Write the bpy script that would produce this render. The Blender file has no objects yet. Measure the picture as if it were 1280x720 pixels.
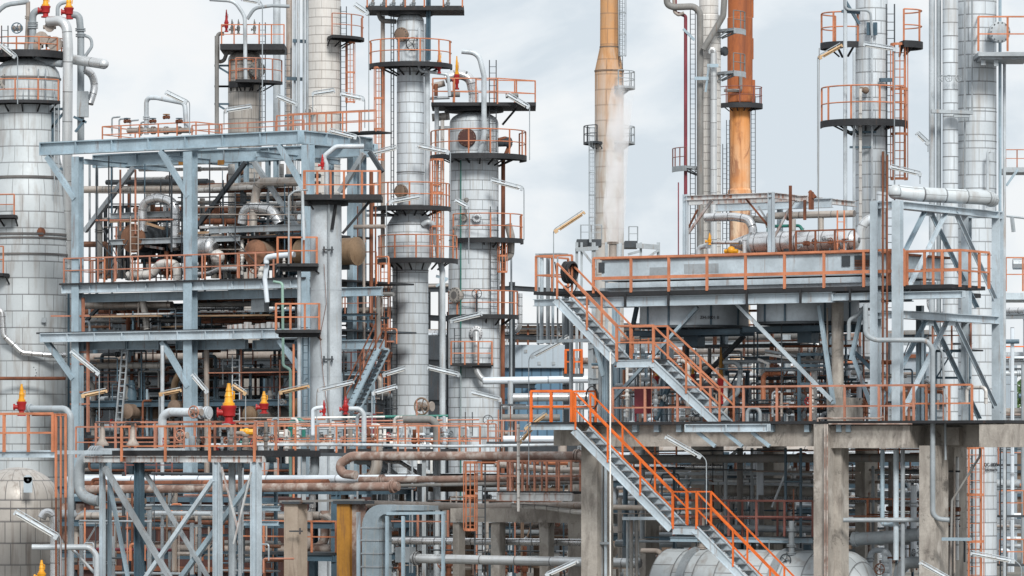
import bpy, math, random
from mathutils import Vector
from math import radians, sin, cos, pi, tan, sqrt, atan2
R = random.Random(7)
# ---------------------------------------------------------------- camera, world, sun, exposure
F, HZ, EYE = 5600.0, 575.0, 5.5           # focal length in photo pixels, horizon row, eye height in metres
scn = bpy.context.scene
COL = scn.collection
cam = bpy.data.cameras.new('camera'); camo = bpy.data.objects.new('camera', cam); COL.objects.link(camo)
camo.location = (0, 0, EYE); camo.rotation_euler = (radians(90), 0, 0)
cam.sensor_width = 36; cam.lens = F/1280*36; cam.shift_y = (HZ-360)/1280
cam.clip_start = 1; cam.clip_end = 5000
scn.camera = camo
SUN_EL, SUN_AZ = radians(35), radians(12)    # azimuth from the viewing axis behind the camera, to the left
w = bpy.data.worlds.new('World'); scn.world = w; w.use_nodes = True
nt = w.node_tree; N = nt.nodes; L = nt.links
bg = N['Background']; bg.inputs[1].default_value = 0.1
sky = N.new('ShaderNodeTexSky'); sky.sky_type = 'NISHITA'; sky.sun_disc = False
sky.sun_elevation = SUN_EL; sky.sun_rotation = pi + SUN_AZ
tc = N.new('ShaderNodeTexCoord')
mp = N.new('ShaderNodeMapping'); mp.inputs['Scale'].default_value = (1, 1, 1.7); mp.inputs['Location'].default_value = (3.1, .4, 1.2)
L.new(tc.outputs['Generated'], mp.inputs[0])
def noise(sc, det, dist=0.0, rough=.5):
    n = N.new('ShaderNodeTexNoise'); n.inputs['Scale'].default_value = sc; n.inputs['Detail'].default_value = det
    n.inputs['Roughness'].default_value = rough; n.inputs['Distortion'].default_value = dist
    L.new(mp.outputs[0], n.inputs['Vector']); return n
n1 = noise(11, 7, .5, .5); n2 = noise(34, 6, .4, .55)
mx = N.new('ShaderNodeMath'); mx.operation = 'MULTIPLY_ADD'; mx.inputs[1].default_value = .22
L.new(n2.outputs[0], mx.inputs[0]); L.new(n1.outputs[0], mx.inputs[2])
cr = N.new('ShaderNodeValToRGB'); el = cr.color_ramp.elements
el[0].position = .47; el[0].color = (5.55, 6.15, 6.7, 1)
el[1].position = .645; el[1].color = (7.55, 7.65, 7.75, 1)
e = el.new(.53); e.color = (6.5, 6.95, 7.35, 1)
e = el.new(.585); e.color = (7.25, 7.5, 7.7, 1)
L.new(mx.outputs[0], cr.inputs[0])
sx = N.new('ShaderNodeSeparateXYZ'); L.new(tc.outputs['Generated'], sx.inputs[0])
zr = N.new('ShaderNodeMapRange'); zr.inputs['From Min'].default_value = .15; zr.inputs['From Max'].default_value = .9
zr.inputs['To Min'].default_value = 1.0; zr.inputs['To Max'].default_value = 1.3; L.new(sx.outputs[2], zr.inputs[0])
vm = N.new('ShaderNodeVectorMath'); vm.operation = 'SCALE'; L.new(cr.outputs[0], vm.inputs[0]); L.new(zr.outputs[0], vm.inputs['Scale'])
mix = N.new('ShaderNodeMix'); mix.data_type = 'RGBA'; mix.inputs[0].default_value = .97
L.new(sky.outputs[0], mix.inputs[6]); L.new(vm.outputs[0], mix.inputs[7]); L.new(mix.outputs[2], bg.inputs[0])
ld = bpy.data.lights.new('sun', 'SUN'); ld.energy = 2.7; ld.angle = radians(14); ld.color = (1, .96, .9)
lo = bpy.data.objects.new('sun', ld); COL.objects.link(lo)
dv = Vector((sin(SUN_AZ)*cos(SUN_EL), -cos(SUN_AZ)*cos(SUN_EL), sin(SUN_EL)))   # direction towards the sun
lo.rotation_euler = dv.to_track_quat('Z', 'Y').to_euler(); lo.location = dv*100
vs = scn.view_settings; vs.view_transform = 'Standard'; vs.look = 'None'; vs.gamma = 1; vs.use_curve_mapping = False; vs.exposure = 0.3
scn.cycles.max_bounces = 6; scn.cycles.volume_bounces = 5

# ---------------------------------------------------------------- placing
TH = radians(32)                                  # the plant's grid is turned 32 degrees to the view
UU = Vector((cos(TH), -sin(TH), 0)); VV = Vector((sin(TH), cos(TH), 0)); ZZ = Vector((0, 0, 1)); XX = Vector((1, 0, 0)); YY = Vector((0, 1, 0))
def P(px, py, d): return Vector(((px-640)/F*d, d, EYE+(HZ-py)/F*d))
def M(w, d): return w/F*d                          # photo pixels to metres at distance d
class Face:
    """a vertical plane of the real plant, through a point at distance d, running along the grid"""
    def __init__(s, px, d, dir=UU): s.o = P(px, HZ, d); s.dir = dir
    def d(s, px):
        k = (px-640)/F; o, q = s.o, s.dir
        t = (k*o.y-o.x)/(q.x-k*q.y); return o.y+t*q.y
    def at(s, px, py): return P(px, py, s.d(px))
    def back(s, m):
        f = Face(640, 100, s.dir); nrm = VV if s.dir is UU else (UU if s.dir is VV else YY)
        f.o = s.o+nrm*m; return f
    def z(s, px, py): return s.at(px, py).z
def flat(d): return Face(640, d, XX)
# ---------------------------------------------------------------- meshes
class MB:
    def __init__(s): s.v = []; s.f = []; s.uv = []
    def para(s, p, a, b, c):
        """box from corner p with edge vectors a, b, c"""
        if a.cross(b).dot(c) < 0: a, b = b, a
        n = len(s.v)
        for k in (0, 1):
            for i, j in ((0, 0), (1, 0), (1, 1), (0, 1)): s.v.append(p+a*i+b*j+c*k)
        la, lb, lc = a.length, b.length, c.length
        for q, (x, y) in (((3, 2, 1, 0), (la, lb)), ((4, 5, 6, 7), (la, lb)), ((0, 1, 5, 4), (la, lc)), ((1, 2, 6, 5), (lb, lc)), ((2, 3, 7, 6), (la, lc)), ((3, 0, 4, 7), (lb, lc))):
            s.f.append([n+i for i in q]); s.uv.append([(0, 0), (x, 0), (x, y), (0, y)])
        return s
    def cbox(s, c, a, b, cc): return s.para(c-a/2-b/2-cc/2, a, b, cc)
    def bar(s, p, q, w_, h=None, side=None):
        """square bar from p to q; w_ across, h along the other side"""
        h = h or w_; d = q-p
        if d.length < 1e-6: return s
        t = d.normalized()
        if side is None: side = t.cross(ZZ) if abs(t.z) < .95 else VV.copy()
        side = (side-t*side.dot(t)).normalized(); up = t.cross(side)
        return s.para(p-side*w_/2-up*h/2, d, side*w_, up*h)
    def ibeam(s, p, q, w_, h, side=None, t=None):
        """I section: flanges at the two ends of h, web between"""
        d = q-p; T = d.normalized(); t = t or max(.012, h*.07)
        if side is None: side = T.cross(ZZ) if abs(T.z) < .95 else VV.copy()
        side = (side-T*side.dot(T)).normalized(); up = T.cross(side)
        s.para(p-side*w_/2+up*(h/2-t), d, side*w_, up*t)
        s.para(p-side*w_/2-up*h/2, d, side*w_, up*t)
        s.para(p-side*t/2-up*(h/2-t), d, side*t, up*(h-2*t))
        return s
    def loop(s, rings, closed_u=True, cap=(True, True), us=None, vs_=None):
        n = len(s.v); m = len(rings[0])
        for r in rings: s.v.extend(r)
        for i in range(len(rings)-1):
            for j in range(m if closed_u else m-1):
                k = (j+1) % m; a = n+i*m
                s.f.append([a+j, a+k, a+m+k, a+m+j])
                if us: s.uv.append([(us[i][j], vs_[i]), (us[i][j+1], vs_[i]), (us[i+1][j+1], vs_[i+1]), (us[i+1][j], vs_[i+1])])
                else: s.uv.append([(0, 0)]*4)
        if closed_u:
            if cap[0]: s.f.append([n+j for j in reversed(range(m))]); s.uv.append([(0, 0)]*m)
            if cap[1]: s.f.append([n+(len(rings)-1)*m+j for j in range(m)]); s.uv.append([(0, 0)]*m)
        return s
    def tube(s, pts, r, seg=10, bend=None, cap=(True, True)):
        pts = [Vector(p) for p in pts]
        if bend is None: bend = 3.0*r
        path = [pts[0]]
        for i in range(1, len(pts)-1):
            a, b, c = pts[i-1], pts[i], pts[i+1]
            d1 = b-a; d2 = c-b
            if d1.length < 1e-5 or d2.length < 1e-5: continue
            u1, u2 = d1.normalized(), d2.normalized(); ang = u1.angle(u2, 0)
            if ang < .02: path.append(b); continue
            tl = min(bend*tan(ang/2), d1.length*.49, d2.length*.49)
            if tl < 1e-4: path.append(b); continue
            rad = tl/tan(ang/2); k = max(2, int(ang/.22))
            nrm = (u2-u1*u1.dot(u2)).normalized(); cen = b-u1*tl+nrm*rad
            for j in range(k+1):
                t = ang*j/k; path.append(cen+u1*(rad*sin(t))-nrm*(rad*cos(t)))
        path.append(pts[-1])
        t0 = (path[1]-path[0]).normalized()
        side = t0.cross(ZZ) if abs(t0.z) < .9 else t0.cross(XX); side.normalize()
        rings = []; us = []; vv = []; L_ = 0; n = len(path)
        for i, p in enumerate(path):
            t = (path[min(i+1, n-1)]-path[max(i-1, 0)]).normalized()
            side = (side-t*side.dot(t)).normalized(); up = t.cross(side)
            if i: L_ += (p-path[i-1]).length
            rings.append([p+side*(r*cos(2*pi*j/seg))+up*(r*sin(2*pi*j/seg)) for j in range(seg)])
            us.append([2*pi*j/seg*r for j in range(seg+1)]); vv.append(L_)
        # outward winding: side x up = t, ring runs anticlockwise about t
        return s.loop(rings, True, cap, us, vv)
    def lathe(s, c, prof, seg=40, axis=None, a0=0, a1=2*pi, cap=(True, True)):
        """prof: list of (distance along axis, radius) about c"""
        axis = (axis or ZZ).normalized()
        e1 = XX.copy() if abs(axis.z) > .9 else ZZ.cross(axis).normalized(); e2 = axis.cross(e1)
        full = abs(a1-a0-2*pi) < 1e-6; m = seg if full else seg+1
        rings = []; us = []; vv = []; L_ = prof[0][0]
        R0 = max(r for _, r in prof)
        for i, (z, r) in enumerate(prof):
            r = max(r, .0005)
            if i: L_ += sqrt((z-prof[i-1][0])**2+(r-prof[i-1][1])**2)*(1 if z >= prof[i-1][0] else -1 if prof[-1][0] < prof[0][0] else 1)
            rings.append([c+axis*z+e1*(r*cos(a0+(a1-a0)*j/seg))+e2*(r*sin(a0+(a1-a0)*j/seg)) for j in range(m)])
            us.append([(a0+(a1-a0)*j/seg)*R0 for j in range(seg+1)]); vv.append(L_)
        return s.loop(rings, full, cap, us, vv)
    def annulus(s, c, r0, r1, th, a0=0, a1=2*pi, seg=40):
        """flat ring sector of thickness th, top at c.z"""
        full = a1-a0 > 2*pi-1e-3; rings = []
        for j in range(seg+1):
            a = a0+(a1-a0)*j/seg; q = Vector((cos(a), sin(a), 0))
            rings.append([c+q*r0-ZZ*th, c+q*r1-ZZ*th, c+q*r1, c+q*r0])
        rings.reverse()
        return s.loop(rings, True, (not full, not full))
    def disc(s, c, r, axis, th=.03, seg=20): return s.lathe(c, [(0, r), (th, r)], seg, axis)
    def ball(s, c, r, seg=12, sz=1):
        return s.lathe(c, [(-r*sz*cos(pi*i/8), r*sin(pi*i/8)) for i in range(9)], seg)
    def build(s, name, mat, parent=None, root=None, at=None):
        me = bpy.data.meshes.new(name)
        if parent is None:
            if at is None:
                xs = [q.x for q in s.v]; ys = [q.y for q in s.v]
                at = Vector(((min(xs)+max(xs))/2, (min(ys)+max(ys))/2, min(q.z for q in s.v)))
            o0 = at
        else:
            r = parent
            while r.parent: r = r.parent
            o0 = Vector(r.location)
        me.from_pydata([tuple(q-o0) for q in s.v], [], s.f)
        uvl = me.uv_layers.new(name='UVMap'); flatuv = [c for f in s.uv for q in f for c in q]
        uvl.data.foreach_set('uv', flatuv)
        me.shade_smooth(); me.set_sharp_from_angle(angle=radians(38))
        me.materials.append(MAT[mat] if isinstance(mat, str) else mat)
        o = bpy.data.objects.new(name, me); COL.objects.link(o)
        if parent is None: o.location = o0
        else: o.parent = parent
        return o
def tag(o, label, cat, group=None, kind=None):
    if label: o['label'] = label
    if cat: o['category'] = cat
    if group: o['group'] = group
    if kind: o['kind'] = kind
    return o
def thing(name, label, cat, loc, group=None):
    o = bpy.data.objects.new(name, None); COL.objects.link(o); o.location = loc; o.empty_display_size = .2
    return tag(o, label, cat, group)
AUTO = {}
def auto(o, phrase, cat, group, pos, where='from the left', short=None):
    """a repeat: its label gets its rank among its look-alikes once they all stand"""
    o['category'] = cat; o['group'] = group; AUTO.setdefault((phrase, where), []).append((pos, o)); return o
ORD = 'first second third fourth fifth sixth seventh eighth ninth tenth eleventh twelfth thirteenth fourteenth fifteenth sixteenth seventeenth eighteenth nineteenth twentieth'.split()
TENS = {20: 'twenty', 30: 'thirty', 40: 'forty', 50: 'fifty'}
def ordw(n):
    if n < 20: return ORD[n]
    n += 1; t = n//10*10
    return TENS[t][:-1]+'ieth' if n == t else TENS[t]+' '+ORD[n-t-1]
def finish_auto():
    for (ph, where), l in AUTO.items():
        l.sort(key=lambda q: q[0])
        for i, (_, o) in enumerate(l): o['label'] = ph if len(l) == 1 else '%s, %s %s' % (ph, ordw(i), where)
# ---------------------------------------------------------------- materials
MAT = {}
class NT:
    def __init__(s, name):
        m = bpy.data.materials.new(name); m.use_nodes = True; s.m = m; s.n = m.node_tree.nodes; s.l = m.node_tree.links
        s.b = s.n['Principled BSDF']; MAT[name] = m
        g = s.n.new('ShaderNodeNewGeometry'); s.pos = g.outputs['Position']
        o = s.n.new('ShaderNodeObjectInfo'); s.rnd = o.outputs['Random']
    def map(s, src, sc, loc=(0, 0, 0)):
        q = s.n.new('ShaderNodeMapping'); q.inputs['Scale'].default_value = sc; q.inputs['Location'].default_value = loc
        s.l.new(src, q.inputs[0]); return q.outputs[0]
    def noise(s, vec, sc, det=4, rough=.55, dist=0):
        q = s.n.new('ShaderNodeTexNoise'); q.inputs['Scale'].default_value = sc; q.inputs['Detail'].default_value = det
        q.inputs['Roughness'].default_value = rough; q.inputs['Distortion'].default_value = dist
        s.l.new(vec, q.inputs['Vector']); return q.outputs[0]
    def rng(s, v, a, b, c=0, d=1):
        q = s.n.new('ShaderNodeMapRange'); q.inputs[1].default_value = a; q.inputs[2].default_value = b; q.inputs[3].default_value = c; q.inputs[4].default_value = d
        s.l.new(v, q.inputs[0]); return q.outputs[0]
    def mix(s, f, a, b, mode='MIX'):
        q = s.n.new('ShaderNodeMix'); q.data_type = 'RGBA'; q.blend_type = mode
        for i, v in ((0, f), (6, a), (7, b)):
            if isinstance(v, (int, float)): q.inputs[i].default_value = v
            elif isinstance(v, tuple): q.inputs[i].default_value = (*v, 1)
            else: s.l.new(v, q.inputs[i])
        return q.outputs[2]
    def math(s, op, a, b):
        q = s.n.new('ShaderNodeMath'); q.operation = op
        for i, v in ((0, a), (1, b)):
            if isinstance(v, (int, float)): q.inputs[i].default_value = v
            else: s.l.new(v, q.inputs[i])
        return q.outputs[0]
    def out(s, col, rough, metal=0, bump=None, bd=.02, spec=.4):
        if isinstance(col, tuple): s.b.inputs['Base Color'].default_value = (*col, 1)
        else: s.l.new(col, s.b.inputs['Base Color'])
        if isinstance(rough, (int, float)): s.b.inputs['Roughness'].default_value = rough
        else: s.l.new(rough, s.b.inputs['Roughness'])
        s.b.inputs['Metallic'].default_value = metal; s.b.inputs['Specular IOR Level'].default_value = spec
        if bump is not None:
            q = s.n.new('ShaderNodeBump'); q.inputs['Strength'].default_value = .6; q.inputs['Distance'].default_value = bd
            s.l.new(bump, q.inputs['Height']); s.l.new(q.outputs[0], s.b.inputs['Normal'])
        return s.m
def paint(name, base, stain=(.16, .07, .035), amt=.35, rough=.5, metal=0, vary=.25, streak=True, sc=1.0, tint=.12):
    """worn paint: cloudy tone, vertical streaks, patches of another colour"""
    t = NT(name)
    big = t.noise(t.pos, .9*sc, 4); fine = t.noise(t.map(t.pos, (5, 5, 5)), 2.2*sc, 5, .65)
    st = t.noise(t.map(t.pos, (6*sc, 6*sc, .55*sc) if streak else (2*sc,)*3), 1.0, 6, .62, .3)
    lo = tuple(c*(1-vary) for c in base); hi = tuple(min(.9, c*(1+vary*.5)) for c in base)
    c = t.mix(t.rng(big, .35, .65), lo, hi)
    c = t.mix(t.rng(fine, .45, .8, 0, .5), c, tuple(x*.6 for x in base))
    k = t.math('MULTIPLY', t.rng(st, .64-.22*amt, .74-.1*amt, 0, 1), min(1, .35+amt))
    c = t.mix(k, c, stain)
    c = t.mix(t.rng(t.rnd, 0, 1, 0, tint), c, tuple(x*.45 for x in base))
    return t.out(c, t.rng(fine, .3, .7, rough-.1, rough+.15), metal, fine, .006)
def clad(name, base, ring=.95, wide=.9, stain=(.3, .24, .19), amt=.3, metal=.35, rough=.42, line=(.08, .08, .085), mortar=.036, streakx=5, lw=.045):
    """sheet metal cladding: panels with dark laps, dull weathering"""
    t = NT(name)
    uv = t.n.new('ShaderNodeUVMap'); uv.uv_map = 'UVMap'
    br = t.n.new('ShaderNodeTexBrick'); t.l.new(uv.outputs[0], br.inputs['Vector'])
    br.inputs['Scale'].default_value = 1; br.inputs['Brick Width'].default_value = wide; br.inputs['Row Height'].default_value = ring
    br.inputs['Mortar Size'].default_value = mortar*.5; br.inputs['Mortar Smooth'].default_value = .3; br.offset = .37
    br.inputs['Color1'].default_value = (*[c*.93 for c in base], 1); br.inputs['Color2'].default_value = (*[min(.9, c*1.05) for c in base], 1)
    br.inputs['Mortar'].default_value = (*line, 1)
    sv = t.n.new('ShaderNodeSeparateXYZ'); t.l.new(uv.outputs[0], sv.inputs[0])
    q = t.math('DIVIDE', sv.outputs[1], ring); fr = t.math('FRACT', q, 0); row = t.math('FLOOR', q, 0)
    rl = t.math('LESS_THAN', fr, lw/ring)
    wn = t.n.new('ShaderNodeTexWhiteNoise'); wn.noise_dimensions = '1D'; t.l.new(t.math('ADD', row, t.math('MULTIPLY', t.rnd, 50)), wn.inputs['W'])
    big = t.noise(t.pos, .55, 5); st = t.noise(t.map(t.pos, (streakx, streakx, .35)), 1.0, 6, .6, .2)
    fine = t.noise(t.pos, 9, 5, .65)
    c = t.mix(t.math('MULTIPLY', br.outputs['Fac'], .2), br.outputs['Color'], line)
    c = t.mix(t.rng(wn.outputs[0], 0, 1, 0, .3), c, tuple(x*.74 for x in base))
    c = t.mix(t.rng(big, .35, .65, 0, .6), c, tuple(x*.72 for x in base))
    c = t.mix(t.math('MULTIPLY', t.rng(st, .5, .72), amt), c, stain)
    c = t.mix(t.rng(fine, .55, .85, 0, .35), c, tuple(x*.55 for x in base))
    c = t.mix(t.math('MULTIPLY', rl, .42), c, line)
    b = t.math('SUBTRACT', t.math('MULTIPLY', fine, .25), rl)
    return t.out(c, t.rng(fine, .3, .7, rough-.08, rough+.15), metal, b, .012)
paint('blue_steel', (.32, .42, .49), amt=.3, rough=.42, tint=.1)
paint('pale_steel', (.46, .54, .60), stain=(.22, .13, .08), amt=.3, rough=.42)
paint('white_rusty', (.50, .52, .53), stain=(.24, .09, .045), amt=.7, rough=.55)
paint('galvanised', (.34, .38, .41), stain=(.2, .14, .10), amt=.35, rough=.45, metal=.25)
paint('pale_pipe', (.46, .51, .55), stain=(.27, .2, .15), amt=.35, rough=.42, metal=.1)
paint('grey_pipe', (.30, .34, .37), stain=(.22, .13, .08), amt=.22, rough=.45)
paint('dull_pipe', (.20, .20, .195), stain=(.16, .10, .07), amt=.4, rough=.6)
paint('warm_pipe', (.34, .30, .27), stain=(.2, .11, .07), amt=.4, rough=.55, metal=.1)
paint('grating', (.022, .024, .028), stain=(.07, .04, .03), amt=.2, rough=.65, vary=.3)
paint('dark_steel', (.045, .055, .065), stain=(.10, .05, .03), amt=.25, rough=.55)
paint('navy_steel', (.07, .12, .16), stain=(.12, .07, .05), amt=.15, rough=.5)
paint('orange_rail', (.52, .20, .105), stain=(.25, .09, .05), amt=.25, rough=.55, sc=2)
paint('dusty_rail', (.44, .20, .135), stain=(.2, .09, .06), amt=.35, rough=.6, sc=2)
paint('maroon_rail', (.22, .085, .07), stain=(.12, .05, .04), amt=.3, rough=.6, sc=2)
paint('vivid_rail', (.72, .15, .025), stain=(.45, .09, .03), amt=.12, rough=.45, sc=2)
paint('rust', (.20, .075, .04), stain=(.07, .03, .02), amt=.6, rough=.8, vary=.4)
paint('rusty_pipe', (.25, .165, .135), stain=(.42, .38, .35), amt=.75, rough=.7, vary=.35, streak=False, sc=1.3)
paint('rusty_brown', (.20, .10, .06), stain=(.09, .05, .035), amt=.6, rough=.8, vary=.35)
paint('dark_rust', (.07, .03, .026), stain=(.14, .06, .04), amt=.4, rough=.7)
paint('wood', (.36, .24, .15), stain=(.15, .09, .05), amt=.3, rough=.75, streak=False)
paint('yellow', (.72, .34, .02), stain=(.5, .22, .02), amt=.12, rough=.4)
paint('ochre', (.36, .17, .025), stain=(.16, .08, .04), amt=.75, rough=.6)
paint('red', (.36, .018, .02), stain=(.2, .02, .02), amt=.15, rough=.4)
paint('maroon', (.20, .035, .05), stain=(.12, .03, .03), amt=.15, rough=.5)
paint('green', (.02, .16, .13), stain=(.02, .08, .06), amt=.1, rough=.45)
paint('mint', (.25, .40, .34), stain=(.2, .25, .2), amt=.2, rough=.5)
paint('lamp_white', (.78, .78, .76), stain=(.45, .35, .22), amt=.25, rough=.4, streak=False)
paint('lamp_warm', (.50, .34, .19), stain=(.35, .18, .07), amt=.45, rough=.5, streak=False)
paint('rubber', (.02, .02, .022), amt=.05, rough=.5)
paint('brown_vessel', (.19, .135, .10), stain=(.30, .24, .19), amt=.4, rough=.75)
paint('brass_head', (.25, .17, .105), stain=(.16, .09, .05), amt=.4, rough=.45, metal=.4)
paint('duct_steel', (.30, .37, .42), stain=(.42, .36, .28), amt=.4, rough=.35, metal=.3)
paint('fan_grey', (.42, .48, .53), stain=(.2, .2, .2), amt=.2, rough=.45)
paint('ink', (.015, .015, .02), amt=.0, rough=.6)
paint('cladding_smooth', (.45, .50, .54), stain=(.34, .28, .22), amt=.18, rough=.45, metal=.1, tint=.05)
clad('clad_silver', (.60, .66, .71), metal=.08, rough=.52, amt=.55, ring=.47, wide=.62, lw=.032, mortar=.028, stain=(.28, .24, .20))
clad('clad_cream', (.64, .63, .61), amt=.35, ring=.47, wide=.9, line=(.14, .12, .11), metal=.08, lw=.035, mortar=.028)
clad('clad_dull', (.40, .38, .355), ring=.7, wide=.5, stain=(.13, .10, .08), amt=.7, metal=.15)
clad('clad_vessel', (.53, .58, .61), ring=.78, wide=.8, stain=(.24, .21, .19), amt=.75, streakx=2.2, metal=.08, rough=.52)
clad('clad_pipe', (.62, .65, .67), ring=1.4, wide=9, metal=.55, rough=.33, amt=.25, lw=.03)
clad('clad_shiny', (.72, .74, .76), ring=.5, wide=9, metal=.8, rough=.25, amt=.2, lw=.03)
clad('clad_tan', (.50, .46, .42), ring=1.2, wide=9, metal=.4, rough=.4, stain=(.25, .15, .09), amt=.6, lw=.03)
clad('clad_white', (.66, .73, .80), ring=3, wide=9, metal=.05, rough=.4, amt=.1, stain=(.4, .38, .36))
clad('clad_far', (.50, .475, .44), ring=1.2, wide=1.6, stain=(.3, .22, .15), amt=.5, metal=.1, rough=.6, line=(.16, .13, .11))
clad('panel_grey', (.42, .50, .57), ring=1.6, wide=1.8, amt=.15, metal=0, lw=.03)
clad('panel_blue', (.10, .20, .30), ring=9, wide=.55, amt=.15, metal=0, mortar=.12, line=(.03, .06, .09))
def mk_stack():
    t = NT('stack_rust')
    z = t.n.new('ShaderNodeSeparateXYZ'); t.l.new(t.pos, z.inputs[0])
    st = t.noise(t.map(t.pos, (1.2, 1.2, .07)), 1.2, 7, .6, .4); b = t.noise(t.pos, .5, 6, .6)
    f = t.math('ADD', z.outputs[2], t.math('MULTIPLY', st, 12))
    c = t.mix(t.rng(f, 24, 35), (.66, .55, .42), (.60, .24, .06))
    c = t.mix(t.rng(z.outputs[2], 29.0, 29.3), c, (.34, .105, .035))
    c = t.mix(t.rng(st, .50, .66, 0, .75), c, (.12, .04, .022)); c = t.mix(t.rng(t.noise(t.map(t.pos, (1, 1, .35), (4, 4, 4)), 1.6, 8, .7, .8), .48, .62, 0, .7), c, (.20, .065, .03)); c = t.mix(t.rng(b, .55, .68, 0, .6), c, (.60, .25, .08))
    t.out(c, .75)
    t = NT('chimney_tan')
    z = t.n.new('ShaderNodeSeparateXYZ'); t.l.new(t.pos, z.inputs[0])
    uv = t.n.new('ShaderNodeUVMap'); br = t.n.new('ShaderNodeTexBrick'); t.l.new(uv.outputs[0], br.inputs[0])
    br.inputs['Scale'].default_value = 1; br.inputs['Brick Width'].default_value = .62; br.inputs['Row Height'].default_value = .95; br.inputs['Mortar Size'].default_value = .05; br.offset = .5; br.inputs['Brick Width'].default_value = 1.9; br.inputs['Row Height'].default_value = 1.1
    st = t.noise(t.map(t.pos, (1.6, 1.6, .10)), 1.5, 7, .6, .4)
    f = t.math('ADD', z.outputs[2], t.math('MULTIPLY', st, 16))
    c = t.mix(t.rng(f, 35, 43), (.44, .435, .42), (.47, .25, .11))
    c = t.mix(t.rng(t.noise(t.pos, .9, 6, .6), .45, .7, 0, .5), c, (.33, .25, .18)); c = t.mix(t.rng(st, .52, .68, 0, .6), c, (.24, .12, .06))
    c = t.mix(t.math('MULTIPLY', br.outputs['Fac'], .42), c, (.12, .09, .07))
    t.out(c, .7)
    t = NT('concrete')
    big = t.noise(t.pos, .8, 6, .6); st = t.noise(t.map(t.pos, (2.2, 2.2, .7)), 1.1, 7, .65, .6); fine = t.noise(t.pos, 14, 6, .7)
    c = t.mix(t.rng(big, .3, .7), (.28, .26, .235), (.47, .44, .40))
    c = t.mix(t.rng(st, .47, .66, 0, .8), c, (.17, .15, .135))
    c = t.mix(t.rng(t.noise(t.map(t.pos, (1, 1, 1), (9, 3, 1)), 1.3, 9, .78, .5), .56, .66, 0, .8), c, (.05, .046, .042))
    c = t.mix(t.rng(t.noise(t.map(t.pos, (1, 1, .7), (2, 13, 1)), 1.1, 3, .5), .62, .66, 0, .6), c, (.52, .50, .47))
    c = t.mix(t.rng(fine, .4, .8, 0, .35), c, (.15, .14, .13))
    t.out(c, .85, 0, fine, .02)
    t = NT('concrete_warm')
    big = t.noise(t.pos, .9, 6, .6); fine = t.noise(t.pos, 12, 6, .7); st = t.noise(t.map(t.pos, (4, 4, .4)), 1.3, 7, .65, .3)
    c = t.mix(t.rng(big, .3, .7), (.27, .215, .17), (.40, .34, .28)); c = t.mix(t.rng(st, .52, .7, 0, .6), c, (.13, .10, .08))
    t.out(c, .85, 0, fine, .02)
    t = NT('ground_mat')
    big = t.noise(t.pos, .12, 8, .65); fine = t.noise(t.pos, 3, 8, .7)
    c = t.mix(t.rng(big, .35, .65), (.10, .095, .085), (.24, .225, .20)); c = t.mix(t.rng(fine, .4, .7, 0, .5), c, (.07, .065, .06))
    t.out(c, .9, 0, fine, .03)
    t = NT('leaf')
    n = t.noise(t.pos, 1.2, 5); c = t.mix(t.rng(n, .35, .65), (.03, .07, .02), (.08, .14, .04)); t.out(c, .7)
    t = NT('tube_glass'); t.out((.85, .86, .84), .2)
mk_stack()
# ---------------------------------------------------------------- builders
def rail_mb(pts, h=1.1, post=1.5, t=.05, mid=.5, wide_mid=None, kick=False, ends=(True, True)):
    """guard rail over a floor polyline: top rail, middle rail, posts"""
    m = MB()
    for i in range(len(pts)-1):
        a, b = pts[i], pts[i+1]; n = max(1, round((b-a).length/post))
        m.bar(a+ZZ*h, b+ZZ*h, t); m.bar(a+ZZ*h*mid, b+ZZ*h*mid, t*.8, wide_mid or t*.8)
        if kick: m.bar(a+ZZ*.07, b+ZZ*.07, .02, .14)
        for k in range(n+1):
            if k == n and i < len(pts)-2: continue
            if (i == 0 and k == 0 and not ends[0]) or (i == len(pts)-2 and k == n and not ends[1]): continue
            q = a+(b-a)*(k/n); m.bar(q, q+ZZ*(h-.003), t*.86, t*1.12)
    return m
def arc_pts(c, r, a0, a1, n=None):
    n = n or max(3, int(abs(a1-a0)*r/.45)); return [c+Vector((cos(a0+(a1-a0)*i/n)*r, sin(a0+(a1-a0)*i/n)*r, 0)) for i in range(n+1)]
def arc_rail(c, r, a0, a1, h=1.1, t=.045, posts=None):
    m = MB(); pts = arc_pts(c, r, a0, a1, max(8, int((a1-a0)*5)))
    m.tube([p+ZZ*h for p in pts], t/2*1.15, 5, 0); m.tube([p+ZZ*h*.5 for p in pts], t/2, 5, 0)
    posts = posts or max(3, round((a1-a0)*r/1.05))
    for q in arc_pts(c, r, a0, a1, posts): m.bar(q, q+ZZ*h, t*1.1)
    return m
def ring_platform(root, c, r0, r1, a0, a1, rail='orange_rail', h=1.1, th=.12, t=.05, deck='grating', braces=True, railspan=None):
    """walkway round a column: grating with its carrier ring and gusset brackets, and the guard rail"""
    a0, a1 = radians(a0), radians(a1)
    m = MB().annulus(c, r0, r1, .05, a0, a1); m.annulus(c-ZZ*.0, r1-.03, r1+.02, th+.03, a0, a1)
    m.annulus(c-ZZ*.052, r0+.02, r0+.12, .12, a0, a1)
    n = max(3, round((a1-a0)*r1/.9))
    for i in range(n+1):
        a = a0+(a1-a0)*i/n; q = Vector((cos(a), sin(a), 0))
        m.bar(c+q*r0-ZZ*.11, c+q*(r1-.04)-ZZ*.11, .05, .1)
        if braces: m.bar(c+q*(r0+.02)-ZZ*.5, c+q*(r0+(r1-r0)*.6)-ZZ*.14, .06, .06)
    p = m.build('platform', deck, root)
    s = railspan or (a0, a1)
    if railspan: s = (radians(s[0]), radians(s[1]))
    arc_rail(c, r1-.03, s[0], s[1], h, t).build('railing', rail, p)
    return p
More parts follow.
